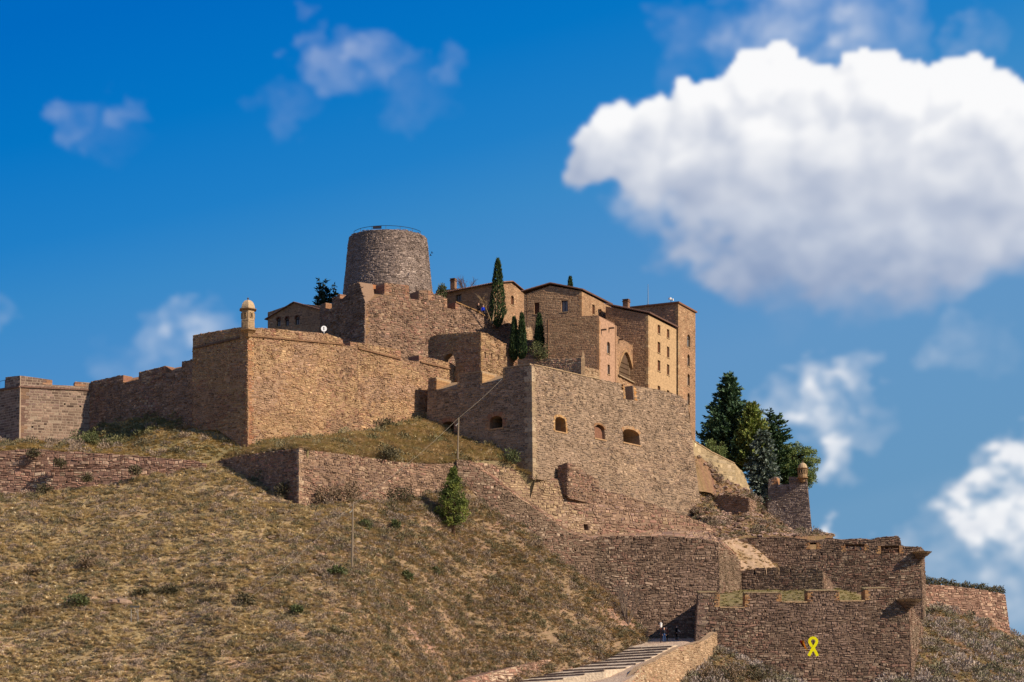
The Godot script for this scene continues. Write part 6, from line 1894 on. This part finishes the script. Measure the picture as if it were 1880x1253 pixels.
func build_trees() -> void:
	cypress("tallest cypress, dark column against the sunlit gable", Vector3(-1.95, 64.37, -299.6), 9.7, 0.95)
	cypress("slim cypress left of the close pair below the gable", Vector3(0.29, 57.2, -286.6), 5.9, 0.52)
	cypress("slim cypress right of the close pair below the gable", Vector3(1.29, 57.12, -286.2), 6.4, 0.55)
	cypress("short cypress standing against the brown gabled hall wall", Vector3(3.61, 59.04, -289), 4.95, 0.58)
	cypress("cypress tip rising behind the roof of the gabled hall", Vector3(8.69, 71.07, -325), 6.3, 0.5)
	var dark := [lin("2f3d2a"), lin("2a3826"), lin("37462e")]
	leafy("round_shrub", "round clipped olive-green shrub beside the short cypress", Vector3(3.42, 56.89, -285), 1.5, 2.5, [lin("5b5e3c"), lin("4d5234"), lin("666844")], 1500, 0.2)
	leafy("round_shrub", "grey-green shrub at left end of the gabled wing roof", Vector3(-9.93, 69.98, -308), 0.7, 2.4, [lin("4d5638"), lin("5b6244")], 700, 0.22)
	for d in [["left and tallest of three dark conifers behind the small house", Vector3(-27.43, 64.76, -310), 8.5, 1.8], ["middle of three dark conifers behind the small house", Vector3(-26.67, 64.97, -311), 8.6, 1.9], ["shortest dark conifer touching the round tower behind the small house", Vector3(-25.51, 65.17, -312), 7.9, 1.9]]:
		conifer("dark_conifer", d[0], d[1], d[2], d[3], {"cols": dark, "gap": 0.4, "thick": 3, "tilt": 0.0})
	bare_tree("bare_tree", "leafless pale-branched tree beside the tallest cypress", Vector3(-2.76, 64.9, -298.6), 4.2, 1.7, 5, lin("a08868"))
	bare_tree("bare_tree", "twiggy leafless treetop behind the wing roof beside its chimney", Vector3(-6.52, 72.51, -318), 3.4, 1.3, 9, lin("6d5c5e"))
	bare_tree("bare_sapling", "clump of grey leafless saplings at the foot of gate back wall", Vector3(14.12, 20.92, -266.5), 5.6, 1.5, 7, lin("8d7b6d"), "sapling")
	# eastern grove
	conifer("fir_tree", "tallest dark blue-green fir left in the eastern grove", Vector3(32.04, 46.68, -322), 15.6, 5.6, {"cols": [lin("455b46"), lin("3b5139"), lin("526a4b"), lin("5f7555")], "gap": 0.42, "limbs": 12, "thick": 5, "tilt": 0.05, "lift": 0.22, "power": 0.75, "leaf": 1.25})
	conifer("yellow_green_conifer", "broad yellow-green conifer right against the tallest fir", Vector3(35.09, 46.9, -319), 10.2, 3.3, {"cols": [lin("7c8846"), lin("6b7c44"), lin("8d9752"), lin("817e44")], "gap": 0.3, "limbs": 11, "thick": 5, "tilt": 0.35, "lift": 0.2, "power": 0.5, "leaf": 1.1})
	conifer("cedar_tree", "airy cedar with level tiers of branches behind the sentry bastion", Vector3(38.59, 46.15, -327), 12.0, 2.8, {"cols": [lin("3e5139"), lin("4a5d41")], "gap": 0.6, "limbs": 10, "thick": 4, "tilt": 0.05, "flat": 0.25, "power": 0.7})
	conifer("cedar_tree", "second cedar with wide level branches nearer the pine crown", Vector3(40.18, 45.88, -328), 11.6, 4.4, {"cols": [lin("3e5139"), lin("4c6141"), lin("576b46")], "gap": 0.6, "limbs": 11, "thick": 5, "tilt": 0.02, "flat": 0.2, "power": 0.8})
	conifer("blue_spruce", "grey-blue drooping spruce hanging over the cream retaining wall", Vector3(36.45, 43.13, -317), 10.0, 3.0, {"cols": [lin("707b70"), lin("5b675f"), lin("828b7e"), lin("515c52")], "gap": 0.3, "limbs": 12, "thick": 5, "tilt": -0.25, "lift": -0.15, "power": 0.45})
	clump_pine("stone_pine", "rounded bright green pine at right end of eastern grove", Vector3(42.93, 44.53, -329), 8.5, 4.9, 3.5, 3.9, [lin("66733f"), lin("727e48"), lin("5a673a"), lin("7c864e")], 420, false)
	leafy("round_shrub", "round light green shrub at foot of the tallest fir", Vector3(29.23, 47.78, -311), 1.55, 3.3, [lin("687544"), lin("77834e"), lin("5b673f")], 1700, 0.22)
	# the lone pine on the hillside
	var lp := on_ground("hill", Vector3(-6.83, 30.3, -252.87))
	clump_pine("young_pine", "lone bushy green pine standing on the slope below the terrace wall", lp, 8.0, 4.9, 2.1, 3.2, [lin("6c7438"), lin("5e6834"), lin("7a803e"), lin("525c30")], 170, true)


func on_ground(fname: String, p: Vector3) -> Vector3:
	# the same spot, set on the ground sheet
	var g: Array = fields[fname]
	var best := 1e9
	var y := p.y
	for r in g:
		for q in r:
			var d: float = (q.x - p.x) * (q.x - p.x) + (q.z - p.z) * (q.z - p.z)
			if d < best:
				best = d
				y = q.y
	return Vector3(p.x, y, p.z)


# ---- poles, signs, ribbon and other small things

func build_small_things() -> void:
	# poles and the cable between them
	var p1 := on_ground("mid", Vector3(-6.6, 41.07, -264))
	var p2 := on_ground("hill", Vector3(-16.61, 23.18, -225.95))
	var t1 := Vector3(p1.x + 0.12, 45.95, p1.z)
	var t2 := Vector3(p2.x + 0.1, p2.y + 6.89, p2.z)
	var dd := [[p1, t1, "weathered wooden pole on the grass terrace before the casemates"], [p2, t2, "weathered wooden pole standing on the open hillside"]]
	for d in dd:
		var t := thing("wooden_pole", d[2], "pole", d[0], "cable poles")
		var g := Geo.new()
		g.tube([d[0] - Vector3(0, 0.4, 0), d[1]], [0.13, 0.09], 7, lin("8a7a66"))
		put(g, "shaft", t, "wood")
		var b := Geo.new()
		var q: Vector3 = d[1] - Vector3(0, 0.7, 0)
		b.tube([q - Vector3(0.35, 0.25, 0), q + Vector3(0.02, 0.1, 0.05)], [0.05, 0.05], 6, lin("b9b4a8"))
		put(b, "insulator", t, "paint")
	var e0 := Vector3(-1.29, 52.09, -271.8)
	var e3 := on_ground("hill", Vector3(-26.9, 16.54, -208.93))
	for d in [[e0, t1, "pale cable from the casemate bastion to terrace pole", 0.15], [t1, t2, "long pale cable slung between the two wooden poles", 0.5], [t2, e3, "pale cable running from hillside pole down into the grass", 0.3]]:
		var a: Vector3 = d[0]
		var b: Vector3 = d[1]
		var g := Geo.new()
		var pts := []
		var rr := []
		for k in 17:
			var s := k / 16.0
			pts.append(a.lerp(b, s) - Vector3(0, sin(s * PI) * float(d[3]), 0))
			rr.append(0.013)
		g.tube(pts, rr, 5, lin("8a8072"))
		tag(put(g, "cable", self, "plain"), d[2], "cable", "cables on the hill")
	var s0 := on_ground("hill", Vector3(-40.67, 14.91, -207.22))
	var sk := thing("wooden_stake", "thin wooden stake standing alone in the grass at lower left", "stake", s0)
	var sg := Geo.new()
	sg.tube([s0 - Vector3(0, 0.3, 0), s0 + Vector3(0, 1.75, 0)], [0.05, 0.04], 6, lin("9a7a50"))
	put(sg, "shaft", sk, "wood")
	var sc := Geo.new()
	sc.box(s0 + Vector3(0, 1.77, 0), Vector3(0.055, 0, 0), Vector3(0, 0.03, 0), Vector3(0, 0, 0.055), lin("6d5a40"))
	put(sc, "cap", sk, "wood")
	var m0 := on_ground("hill", Vector3(-36.32, 16.28, -209.66))
	var mf := thing("metal_stand", "small bare metal stand with two legs beside grey rocks", "stand", m0)
	for x in [-0.35, 0.3]:
		var g := Geo.new()
		g.tube([m0 + Vector3(x, -0.2, 0), m0 + Vector3(x, 1.55, 0)], [0.03, 0.03], 5, lin("8b8a86"))
		put(g, "leg", mf, "plain")
	var mt := Geo.new()
	mt.box(m0 + Vector3(-0.02, 1.45, 0), Vector3(0.45, 0, 0), Vector3(0, 0.1, 0), Vector3(0, 0, 0.12), lin("4a4744"))
	put(mt, "tray", mf, "plain")
	var mb := Geo.new()
	mb.tube([m0 + Vector3(-0.05, 1.4, 0.1), m0 + Vector3(0.25, 0.8, 0.1)], [0.025, 0.025], 5, lin("8f8c86"))
	put(mb, "brace", mf, "plain")

	# round sign on the great bastion
	var r0 := Vector3(-23.43, 57.35, -271.3)
	var rs := thing("round_sign", "round white sign with dark upright mark on great bastion parapet", "sign", r0)
	var rp := Geo.new()
	rp.tube([r0, r0 + Vector3(0, 0.9, 0)], [0.05, 0.05], 6, lin("b5b5b2"))
	put(rp, "post", rs, "metal")
	var rd := Geo.new()
	rd.tube([r0 + Vector3(0, 0.95, 0.02), r0 + Vector3(0.004, 0.95, 0.07)], [0.36, 0.36], 28, lin("ececea"))
	put(rd, "disc", rs, "paint")
	var rm := Geo.new()
	rm.box(r0 + Vector3(0, 0.97, 0.08), Vector3(0.05, 0, 0), Vector3(0, 0.2, 0), Vector3(0, 0, 0.012), lin("20242a"))
	put(rm, "mark", rs, "paint")

	# lantern by the gate
	var l0 := on_ground("path", Vector3(18.02, 18.72, -263.4))
	var lp := thing("lamp_post", "lamp post with small white lantern behind the standing visitors", "lamp post", l0)
	var lg := Geo.new()
	lg.tube([l0, l0 + Vector3(0, 1.85, 0)], [0.06, 0.05], 7, lin("5a2f24"))
	put(lg, "post", lp, "paint")
	var lb := Geo.new()
	lb.lathe(l0 + Vector3(0, 1.85, 0), [Vector2(0, 0), Vector2(0.12, 0.0), Vector2(0.17, 0.45), Vector2(0, 0.46)], 6, 0.2, lin("e9e7e2"))
	put(lb, "lantern", lp, "paint")
	var lc := Geo.new()
	lc.lathe(l0 + Vector3(0, 2.31, 0), [Vector2(0.2, 0), Vector2(0.06, 0.12), Vector2(0, 0.14)], 6, 0.2, lin("d8d5cf"))
	put(lc, "lantern_cap", lp, "paint")

	# yellow ribbon on the gate bastion
	var yb := Vector3(35.75, 17.83, -258.6) + Vector3(0, 0, 0.14)
	var rib := thing("yellow_ribbon", "large looped yellow awareness ribbon fixed to the gate bastion wall", "ribbon", yb)
	var line := [Vector2(0.53, -1.05), Vector2(0.3, -0.6), Vector2(0.02, -0.12), Vector2(-0.26, 0.26), Vector2(-0.43, 0.58), Vector2(-0.4, 0.86), Vector2(-0.22, 1.05), Vector2(0, 1.1), Vector2(0.22, 1.05), Vector2(0.4, 0.86), Vector2(0.43, 0.58), Vector2(0.26, 0.26), Vector2(-0.02, -0.12), Vector2(-0.3, -0.6), Vector2(-0.53, -1.05)]
	var g := Geo.new()
	var col := lin("d8cf1c")
	for k in line.size() - 1:
		var a: Vector2 = line[k]
		var b: Vector2 = line[k + 1]
		var na: Vector2 = (line[mini(k + 1, 14)] - line[maxi(k - 1, 0)]).normalized().orthogonal() * 0.17
		var nb: Vector2 = (line[mini(k + 2, 14)] - line[k]).normalized().orthogonal() * 0.17
		var z0 := 0.06 * k / 14.0
		var z1 := 0.06 * (k + 1) / 14.0
		var q := []
		for zz in [0.0, 0.03]:
			q.append(yb + Vector3(a.x - na.x, a.y - na.y, z0 + zz))
			q.append(yb + Vector3(b.x - nb.x, b.y - nb.y, z1 + zz))
			q.append(yb + Vector3(b.x + nb.x, b.y + nb.y, z1 + zz))
			q.append(yb + Vector3(a.x + na.x, a.y + na.y, z0 + zz))
		g.hexa(q, col)
	put(g, "loop", rib, "cloth")
	# limp flag beside it
	var fb := Vector3(34.36, 18.55, -258.8) + Vector3(0, 0, 0.3)
	var fl := thing("limp_flag", "limp red and yellow flag hanging beside the yellow ribbon", "flag", fb)
	var cols := [lin("5a1510"), lin("8c1d14"), lin("d8761c"), lin("f0c23c"), lin("d8761c")]
	for k in 5:
		var h := Geo.new()
		for j in 8:
			var s0_ := j / 8.0
			var s1_ := (j + 1) / 8.0
			var e0_ := 0.06 + k * 0.1
			var w := 0.13
			var z0_ := 0.08 * sin(s0_ * 5.0 + k)
			var z1_ := 0.08 * sin(s1_ * 5.0 + k)
			var x0 := e0_ + s0_ * s0_ * 0.55 - 0.25
			var x1 := e0_ + s1_ * s1_ * 0.55 - 0.25
			h.quad(fb + Vector3(x0, 0.05 - s0_ * (0.85 + k * 0.1), z0_), fb + Vector3(x0 + w, 0.05 - s0_ * (0.85 + k * 0.1), z0_ + 0.04), fb + Vector3(x1 + w, 0.05 - s1_ * (0.85 + k * 0.1), z1_ + 0.04), fb + Vector3(x1, 0.05 - s1_ * (0.85 + k * 0.1), z1_), cols[k])
		put(h, "stripe", fl, "cloth")
	var fp := Geo.new()
	fp.tube([fb + Vector3(-0.3, -0.05, -0.35), fb + Vector3(0.35, 0.1, 0.1)], [0.03, 0.03], 5, lin("3a2e28"))
	put(fp, "staff", fl, "wood")

	# two birds
	for d in [["upper of two small birds flying right of the round tower", Vector3(-10.88, 73.75, -296)], ["lower of two small birds flying right of the round tower", Vector3(-11.06, 73.42, -296)]]:
		var at: Vector3 = d[1]
		var b := thing("bird", d[0], "bird", at, "birds by the tower")
		var h := Geo.new()
		h.tube([at + Vector3(-0.16, 0, 0), at + Vector3(-0.05, 0.01, 0), at + Vector3(0.08, 0.02, 0), at + Vector3(0.17, 0.03, 0)], [0.015, 0.05, 0.045, 0.01], 6, lin("2a2a2c"))
		for s in [-1.0, 1.0]:
			h.tri(at + Vector3(0.06, 0.02, 0), at + Vector3(-0.06, 0.02, 0), at + Vector3(-0.06, 0.16, s * 0.28), lin("2a2a2c"))
			h.tri(at + Vector3(0.06, 0.02, 0), at + Vector3(0.02, 0.17, s * 0.3), at + Vector3(-0.06, 0.16, s * 0.28), lin("2a2a2c"))
		put(h, "body", b, "plain")

	# boulders
	for d in [[Vector3(-25.74, 27.8, -232.93), 0.75, "flat grey boulder left of the pair under the terrace wall"], [Vector3(-24.99, 28.35, -234.14), 0.6, "flat pale boulder right of the pair under the terrace wall"], [Vector3(-26.05, 19.58, -215.33), 0.55, "single grey boulder in the grass left of hillside pole"], [Vector3(-38.45, 18.36, -214.2), 1.0, "large grey rock outcrop beside the metal stand"], [Vector3(-39.15, 18.18, -213.92), 0.7, "smaller rock left of the large outcrop by metal stand"], [Vector3(-39.59, 17.11, -211.73), 0.6, "low mossy rock between the stake and the metal stand"], [Vector3(-14.7, 26.18, -235.19), 0.6, "pale slab of rock right of hillside pole"]]:
		rock(on_ground("hill", d[0]), d[1], d[2])


# ---- scrub and grass

func scatter(fname: String, meshes: Array, per_m2: float, cols: Array, s0: float, s1: float, mask: Callable, label: String, nm: String, cat: String, mat: String, tall := 1.0) -> void:
	var g: Array = fields[fname]
	var xs := []
	for m in meshes:
		xs.append([[], []])
	var nv := g.size() - 1
	var nu: int = g[0].size() - 1
	for j in nv:
		for k in nu:
			var a: Vector3 = g[j][k]
			var b: Vector3 = g[j][k + 1]
			var c: Vector3 = g[j + 1][k]
			var d: Vector3 = g[j + 1][k + 1]
			var cr := (b - a).cross(c - a)
			var want := cr.length() * per_m2
			var cnt := int(want) + (1 if rng.randf() < want - int(want) else 0)
			for q in cnt:
				var u := rng.randf()
				var v := rng.randf()
				var p := a.lerp(b, u).lerp(c.lerp(d, u), v)
				var k2: float = mask.call(p)
				if rng.randf() > k2:
					continue
				var which := rng.randi() % meshes.size()
				var s := rng.randf_range(s0, s1) * (0.75 + 0.5 * k2)
				var t := Transform3D(Basis(Vector3.UP, rng.randf() * TAU).scaled(Vector3(s, s * tall * rng.randf_range(0.75, 1.25), s)), p - Vector3(0, 0.03, 0))
				xs[which][0].append(t)
				var n := 0.5 + noise.get_noise_2d(p.x * 0.12, (p.z - p.y * 1.3) * 0.12) * 0.7 + rng.randf_range(-0.3, 0.3)
				xs[which][1].append((cols[int(clampf(n, 0.0, 0.999) * cols.size())] as Color) * rng.randf_range(0.8, 1.2))
	for m in meshes.size():
		if xs[m][0].is_empty():
			continue
		var mm := MultiMesh.new()
		mm.transform_format = MultiMesh.TRANSFORM_3D
		mm.use_colors = true
		mm.mesh = meshes[m]
		mm.instance_count = xs[m][0].size()
		for k in xs[m][0].size():
			mm.set_instance_transform(k, xs[m][0][k])
			mm.set_instance_color(k, xs[m][1][k])
		var o := MultiMeshInstance3D.new()
		o.name = called(self, nm)
		o.multimesh = mm
		o.material_override = mats[mat]
		add_child(o, true)
		tag(o, label, cat)
		o.set_meta("kind", "stuff")


func tuft(n: int, h: float, lean: float, wd: float) -> ArrayMesh:
	var g := Geo.new()
	for k in n:
		var a := rng.randf() * TAU
		var d := Vector3(cos(a), 0, sin(a))
		var s := Vector3(-d.z, 0, d.x) * wd * rng.randf_range(0.6, 1.2)
		var hh := h * rng.randf_range(0.6, 1.15)
		var l := lean * rng.randf_range(0.4, 1.3)
		var p := d * 0.08 * rng.randf()
		var m := p + Vector3(0, hh * 0.6, 0) + d * l * 0.35
		var e := p + Vector3(0, hh * 0.85, 0) + d * l
		g.quad(p - s, p + s, m + s * 0.7, m - s * 0.7, Color.WHITE)
		g.tri(m - s * 0.7, m + s * 0.7, e, Color.WHITE)
	return g.mesh(Vector3.ZERO, false)


func clump(n: int, r: float, h: float, leaf: float) -> ArrayMesh:
	var g := Geo.new()
	for k in n:
		var d := rv().normalized()
		d.y = absf(d.y)
		var p := d * Vector3(r, h, r) * pow(rng.randf(), 0.35)
		spray(g, p, (d + rv() * 0.7 + Vector3(0, 0.4, 0)).normalized(), leaf * rng.randf_range(0.6, 1.4), leaf * rng.randf_range(0.16, 0.32), Color.WHITE * rng.randf_range(0.85, 1.1))
	return g.mesh(Vector3.ZERO, false)


func loose_stone(k: int) -> ArrayMesh:
	var g := Geo.new()
	var ring := 6
	var prof := [[0.0, -0.4], [0.9, -0.2], [0.95, 0.25], [0.5, 0.6], [0.0, 0.66]]
	for q in prof.size():
		for j in ring:
			var t := TAU * j / ring + q * 0.3
			var r: float = prof[q][0] * (1.0 + 0.6 * fine.get_noise_3d(cos(t) + k * 7.0, sin(t), q * 0.8))
			g.v.append(Vector3(cos(t) * r, prof[q][1], sin(t) * r * 0.75))
			g.c.append(Color.WHITE)
	for q in prof.size() - 1:
		for j in ring:
			var p := q * ring + j
			var n := q * ring + (j + 1) % ring
			g.i.append(p); g.i.append(n); g.i.append(n + ring); g.i.append(p); g.i.append(n + ring); g.i.append(p + ring)
	return g.mesh(Vector3.ZERO, false)


func patchy(p: Vector3, f: float, lo: float, hi: float, off: float) -> float:
	return smoothstep(lo, hi, noise.get_noise_2d(p.x * f + off, (p.z - p.y * 1.3) * f - off))


func build_scrub() -> void:
	var tufts := [tuft(20, 0.2, 0.4, 0.045), tuft(16, 0.16, 0.46, 0.05), tuft(24, 0.26, 0.34, 0.04)]
	var clumps := [clump(80, 0.4, 0.34, 0.14), clump(64, 0.34, 0.28, 0.13), clump(100, 0.46, 0.46, 0.15)]
	var straw := [lin("dac8a2"), lin("e0ceaa"), lin("d0c098"), lin("e4d4b4"), lin("d6c2a4")]
	var dry := [lin("c0ac88"), lin("c8b290"), lin("b4a27c"), lin("cebc98")]
	var grey := [lin("857668"), lin("756b52"), lin("93806e"), lin("686248"), lin("8a7866")]
	var west := func(p: Vector3) -> float: return (0.35 + 0.65 * patchy(p, 0.09, -0.35, 0.2, 3.0)) * (1.0 - 0.9 * smoothstep(-28.0, -4.0, p.x))
	var east := func(p: Vector3) -> float: return (0.4 + 0.6 * patchy(p, 0.13, -0.4, 0.1, 60.0)) * (0.3 + 0.7 * smoothstep(-34.0, -8.0, p.x))
	var mound := func(p: Vector3) -> float: return (1.0 if p.z < -265.5 and p.x > -54.0 else 0.03) * (0.5 + 0.5 * patchy(p, 0.12, -0.3, 0.2, 20.0))
	scatter("hill", tufts, 7.0, straw, 0.6, 1.5, west, "pale straw-coloured dry grass covering the open hillside", "dry_grass", "grass", "dry_leaf")
	scatter("hill", tufts, 8.0, dry, 0.6, 1.4, east, "brownish dry grass on hillside near the path", "brown_grass", "grass", "dry_leaf")
	scatter("hill", clumps, 4.2, grey, 0.5, 1.4, func(p): return 0.1 + 0.2 * patchy(p, 0.2, -0.1, 0.5, 7.0) + east.call(p) * 0.6, "low grey-brown thyme scrub dotting the hillside", "low_scrub", "scrub", "dry_leaf")
	scatter("west", tufts, 8.0, [lin("c4b084"), lin("ceb88c"), lin("b4a274")], 0.6, 1.2, func(p): return 0.7, "dry grass on the strip below the western walls", "olive_grass", "grass", "dry_leaf")
	scatter("west", clumps, 2.4, [lin("6f6c48"), lin("7c7450"), lin("626242")], 0.7, 1.5, mound, "dark green scrub on the shaded mound below curtain wall", "mound_scrub", "scrub", "leaf")
	scatter("west", clumps, 0.25, grey, 0.8, 1.6, func(p): return 0.9, "scattered grey scrub on the western strip", "strip_scrub", "scrub", "dry_leaf")
	scatter("mid", tufts, 10.0, [lin("ccb896"), lin("c0ac8a"), lin("b8aa80"), lin("d4c2a0")], 0.9, 1.8, func(p): return 0.85, "tall brown grass on the terrace before the great bastion", "terrace_grass", "grass", "dry_leaf")
	scatter("mid", clumps, 0.8, [lin("6a6646"), lin("776d4e"), lin("857a5c")], 0.8, 1.8, func(p): return patchy(p, 0.2, -0.1, 0.4, 33.0), "dark scrub among the tall terrace grass", "terrace_scrub", "scrub", "leaf")
	scatter("bank", clumps, 1.4, grey, 0.8, 1.7, func(p): return patchy(p, 0.2, -0.2, 0.4, 33.0), "scrub on the rocky bank below retaining wall", "bank_scrub", "scrub", "dry_leaf")
	scatter("bank", tufts, 5.0, dry, 0.6, 1.2, func(p): return 0.6, "dry grass on the rocky bank below retaining wall", "bank_grass", "grass", "dry_leaf")
	scatter("sand", tufts, 2.5, dry, 0.6, 1.3, func(p): return 0.7, "dry grass on the sandy slope beside the high wall", "sandy_grass", "grass", "dry_leaf")
	scatter("glacis", tufts, 0.35, dry, 0.4, 0.9, func(p): return 0.6, "sparse dry grass on the slope of broken masonry", "slope_grass", "grass", "dry_leaf")
	scatter("court", tufts, 2.0, [lin("a59a6c"), lin("b0a274"), lin("938c5c")], 0.5, 1.0, func(p): return 0.8, "green grass in the gate court", "court_grass", "grass", "leaf")
	scatter("east", clumps, 1.5, [lin("94867a"), lin("827862"), lin("a2948a"), lin("747058"), lin("a89888")], 0.7, 1.9, func(p): return 0.25 + 0.75 * patchy(p, 0.13, -0.35, 0.15, 80.0), "grey-brown scrub covering the eastern slope", "eastern_scrub", "scrub", "dry_leaf")
	scatter("east", tufts, 5.0, dry, 0.6, 1.4, func(p): return 0.75, "dry grass between scrub on the eastern slope", "eastern_grass", "grass", "dry_leaf")
	var stones := [loose_stone(1), loose_stone(2), loose_stone(3)]
	scatter("hill", stones, 0.5, [lin("b09484"), lin("a58c78"), lin("bda794"), lin("9a7c6c")], 0.1, 0.34, func(p): return 0.25 + 0.75 * patchy(p, 0.1, 0.0, 0.4, 44.0), "loose pinkish stones strewn over the hillside", "loose_stones", "stones", "stone", 0.7)
	scatter("bank", stones, 2.6, [lin("b09484"), lin("a58c78"), lin("9a7c6c")], 0.15, 0.6, func(p): return 0.7, "loose stones on the rocky bank", "bank_stones", "stones", "stone", 0.7)
	scatter("east", stones, 0.4, [lin("b09484"), lin("a58c78"), lin("9a7c6c")], 0.1, 0.4, func(p): return 0.6, "loose stones on the eastern slope", "slope_stones", "stones", "stone", 0.7)
	# stones of the broken masonry slope
	var gf := {"kind": 2, "grid": fields["glacis"], "l": 34.0, "h": 3.0}
	var holder := get_node("rubble_slope")
	masonry(holder, gf, PackedVector2Array([Vector2(0, 3.0), Vector2(34, 3.0)]), PackedVector2Array([Vector2(0, 0.0), Vector2(34, 0.0)]), [], styles["slope"], 200)
	# bushes one can tell apart
	var bd := [lin("4f4a34"), lin("5d5640"), lin("463f30")]
	var bg := [lin("525836"), lin("5e6440"), lin("464c32")]
	var bb := [lin("75624e"), lin("85705a"), lin("675845")]
	var list := [
		["hill", Vector3(-42.65, 17.59, -213.24), 1.25, 1.1, bg, "dark green bush beside the lone wooden stake"],
		["hill", Vector3(-49.37, 22.47, -224.39), 1.0, 0.8, bb, "small brown bush near left edge of open hillside"],
		["hill", Vector3(-43.9, 22.68, -224.27), 1.25, 1.1, bb, "rounded grey-brown bush in the left middle of hillside"],
		["hill", Vector3(-47.01, 17.16, -212.46), 1.1, 0.9, bb, "low brown bush at left edge below the others"],
		["hill", Vector3(-36.99, 19.72, -216.97), 0.9, 0.8, bd, "dark little bush above the large rock outcrop"],
		["hill", Vector3(-34.18, 19.83, -217.01), 1.2, 0.9, bd, "wide dark bush right of the rock outcrop"],
		["hill", Vector3(-29.15, 19.51, -215.1), 1.0, 0.8, bb, "brown bush between rock outcrop and cable end"],
		["hill", Vector3(-25.85, 17.53, -211.01), 1.1, 1.1, bd, "dark bush where the cable meets the grass"],
		["hill", Vector3(-17.84, 21.66, -221.66), 1.1, 0.9, bg, "dark green bush at foot of hillside pole"],
		["hill", Vector3(-16.12, 29.5, -240.55), 0.75, 1.1, bg, "bright green young bush right of hillside pole top"],
		["hill", Vector3(-13.04, 30.12, -244.84), 0.5, 0.9, bg, "narrow green seedling below the terrace wall"],
		["hill", Vector3(-8.71, 24.59, -241.98), 0.65, 1.2, bg, "bright green seedling pine below the lone pine"],
		["hill", Vector3(-11.29, 23.47, -235.16), 0.6, 1.1, bg, "dull green seedling left of the bright seedling pine"],
		["hill", Vector3(-20.78, 17.38, -210.43), 0.7, 0.7, bg, "small green bush below the middle of cable"],
		["hill", Vector3(-20.95, 33.51, -246.43), 1.7, 2.2, bb, "large grey bush against lit corner of terrace wall"],
		["hill", Vector3(-18.59, 33.82, -247.86), 1.7, 2.4, bb, "tall grey bush against the terrace wall, second from corner"],
		["hill", Vector3(-12.76, 34.31, -252.61), 1.9, 1.9, bd, "dark broad bush at right foot of terrace wall"],
		["hill", Vector3(-28.67, 36.03, -250.4), 1.5, 1.9, bg, "green bush against shaded face of terrace wall"],
		["hill", Vector3(-25.66, 33.91, -246.15), 1.3, 1.8, bd, "dark bush just left of the terrace wall corner"],
		["hill", Vector3(-60.37, 38.16, -260.2), 1.4, 1.5, bd, "dark bush at left end of the dry-stone wall"],
		["hill", Vector3(-54.46, 35.42, -253.32), 1.1, 1.1, bd, "dark bush below the dry-stone wall foot"],
		["mid", Vector3(-16.05, 45.12, -272), 1.3, 1.7, bd, "round dark bush before sunlit face of great bastion"],
		["mid", Vector3(-17.82, 44.89, -271), 0.8, 0.8, bd, "small dark bush left of the round one by great bastion"],
		["mid", Vector3(-14.89, 39.39, -254.5), 1.8, 1.8, bd, "broad dark bush on top of the terrace wall"],
		["mid", Vector3(-0.34, 40.44, -268.8), 1.6, 1.9, bg, "dark green bush in shade at foot of casemate bastion"],
		["west", Vector3(-52.2, 43.16, -266), 2.2, 1.7, bg, "dark green bush at foot of western bastion"],
		["east", Vector3(25.62, 13.87, -253), 2.3, 2.6, bb, "big grey bush below the path wall end"],
		["east", Vector3(28.89, 14.05, -254), 2.2, 2.3, bd, "dark bush right of the big grey bush by gate bastion"],
		["east", Vector3(22.69, 13.1, -250), 1.8, 2.2, bb, "grey-green bush at bottom beside the path wall"],
		["east", Vector3(37.12, 12.99, -256), 1.6, 1.8, bg, "dark green bush at bottom below the yellow ribbon"],
	]
	for d in list:
		leafy("bush", d[5], on_ground(d[0], d[1]) - Vector3(0, 0.08, 0), d[2], d[3], d[4], int(300 + 260 * d[2]), 0.24, "leaf", "bush", "bushes on the slopes")
	# bushes rooted in the dry-stone wall
	for d in [[Vector3(-55.92, 39.86, -254.2), "bush sprouting near the top of dry-stone wall at left"], [Vector3(-52.5, 38.41, -253), "bush sprouting from the middle of the dry-stone wall"], [Vector3(-49.27, 36.63, -252), "bush sprouting at the foot of the dry-stone wall"], [Vector3(-43.7, 37.47, -252.6), "rightmost bush sprouting from the dry-stone wall"]]:
		leafy("bush", d[1], d[0], 0.9, 1.0, bd, 480, 0.22, "leaf", "bush", "bushes on the slopes")
	# hedge along the far eastern wall
	var hp := Vector3(61.63, 27.96, -297)
	var hg := thing("clipped_hedge", "dark scrubby hedge growing along top of the far eastern wall", "hedge", hp)
	var g := Geo.new()
	for k in 4200:
		var s := rng.randf()
		var p := (Vector3(55.23, 28.41, -293) as Vector3).lerp(Vector3(67.95, 27.79, -301), s)
		var hh := (1.25 - 0.2 * s) * (0.75 + 0.5 * noise.get_noise_2d(s * 14.0, 3.0))
		p += Vector3(rng.randf_range(-0.3, 0.3), rng.randf() * hh, rng.randf_range(-1.0, 0.6))
		spray(g, p, (rv() + Vector3(0, 0.7, 0)).normalized(), rng.randf_range(0.15, 0.35), rng.randf_range(0.04, 0.08), tint([lin("4a4a34"), lin("5a5540"), lin("66593f")]))
	put(g, "foliage", hg, "leaf")
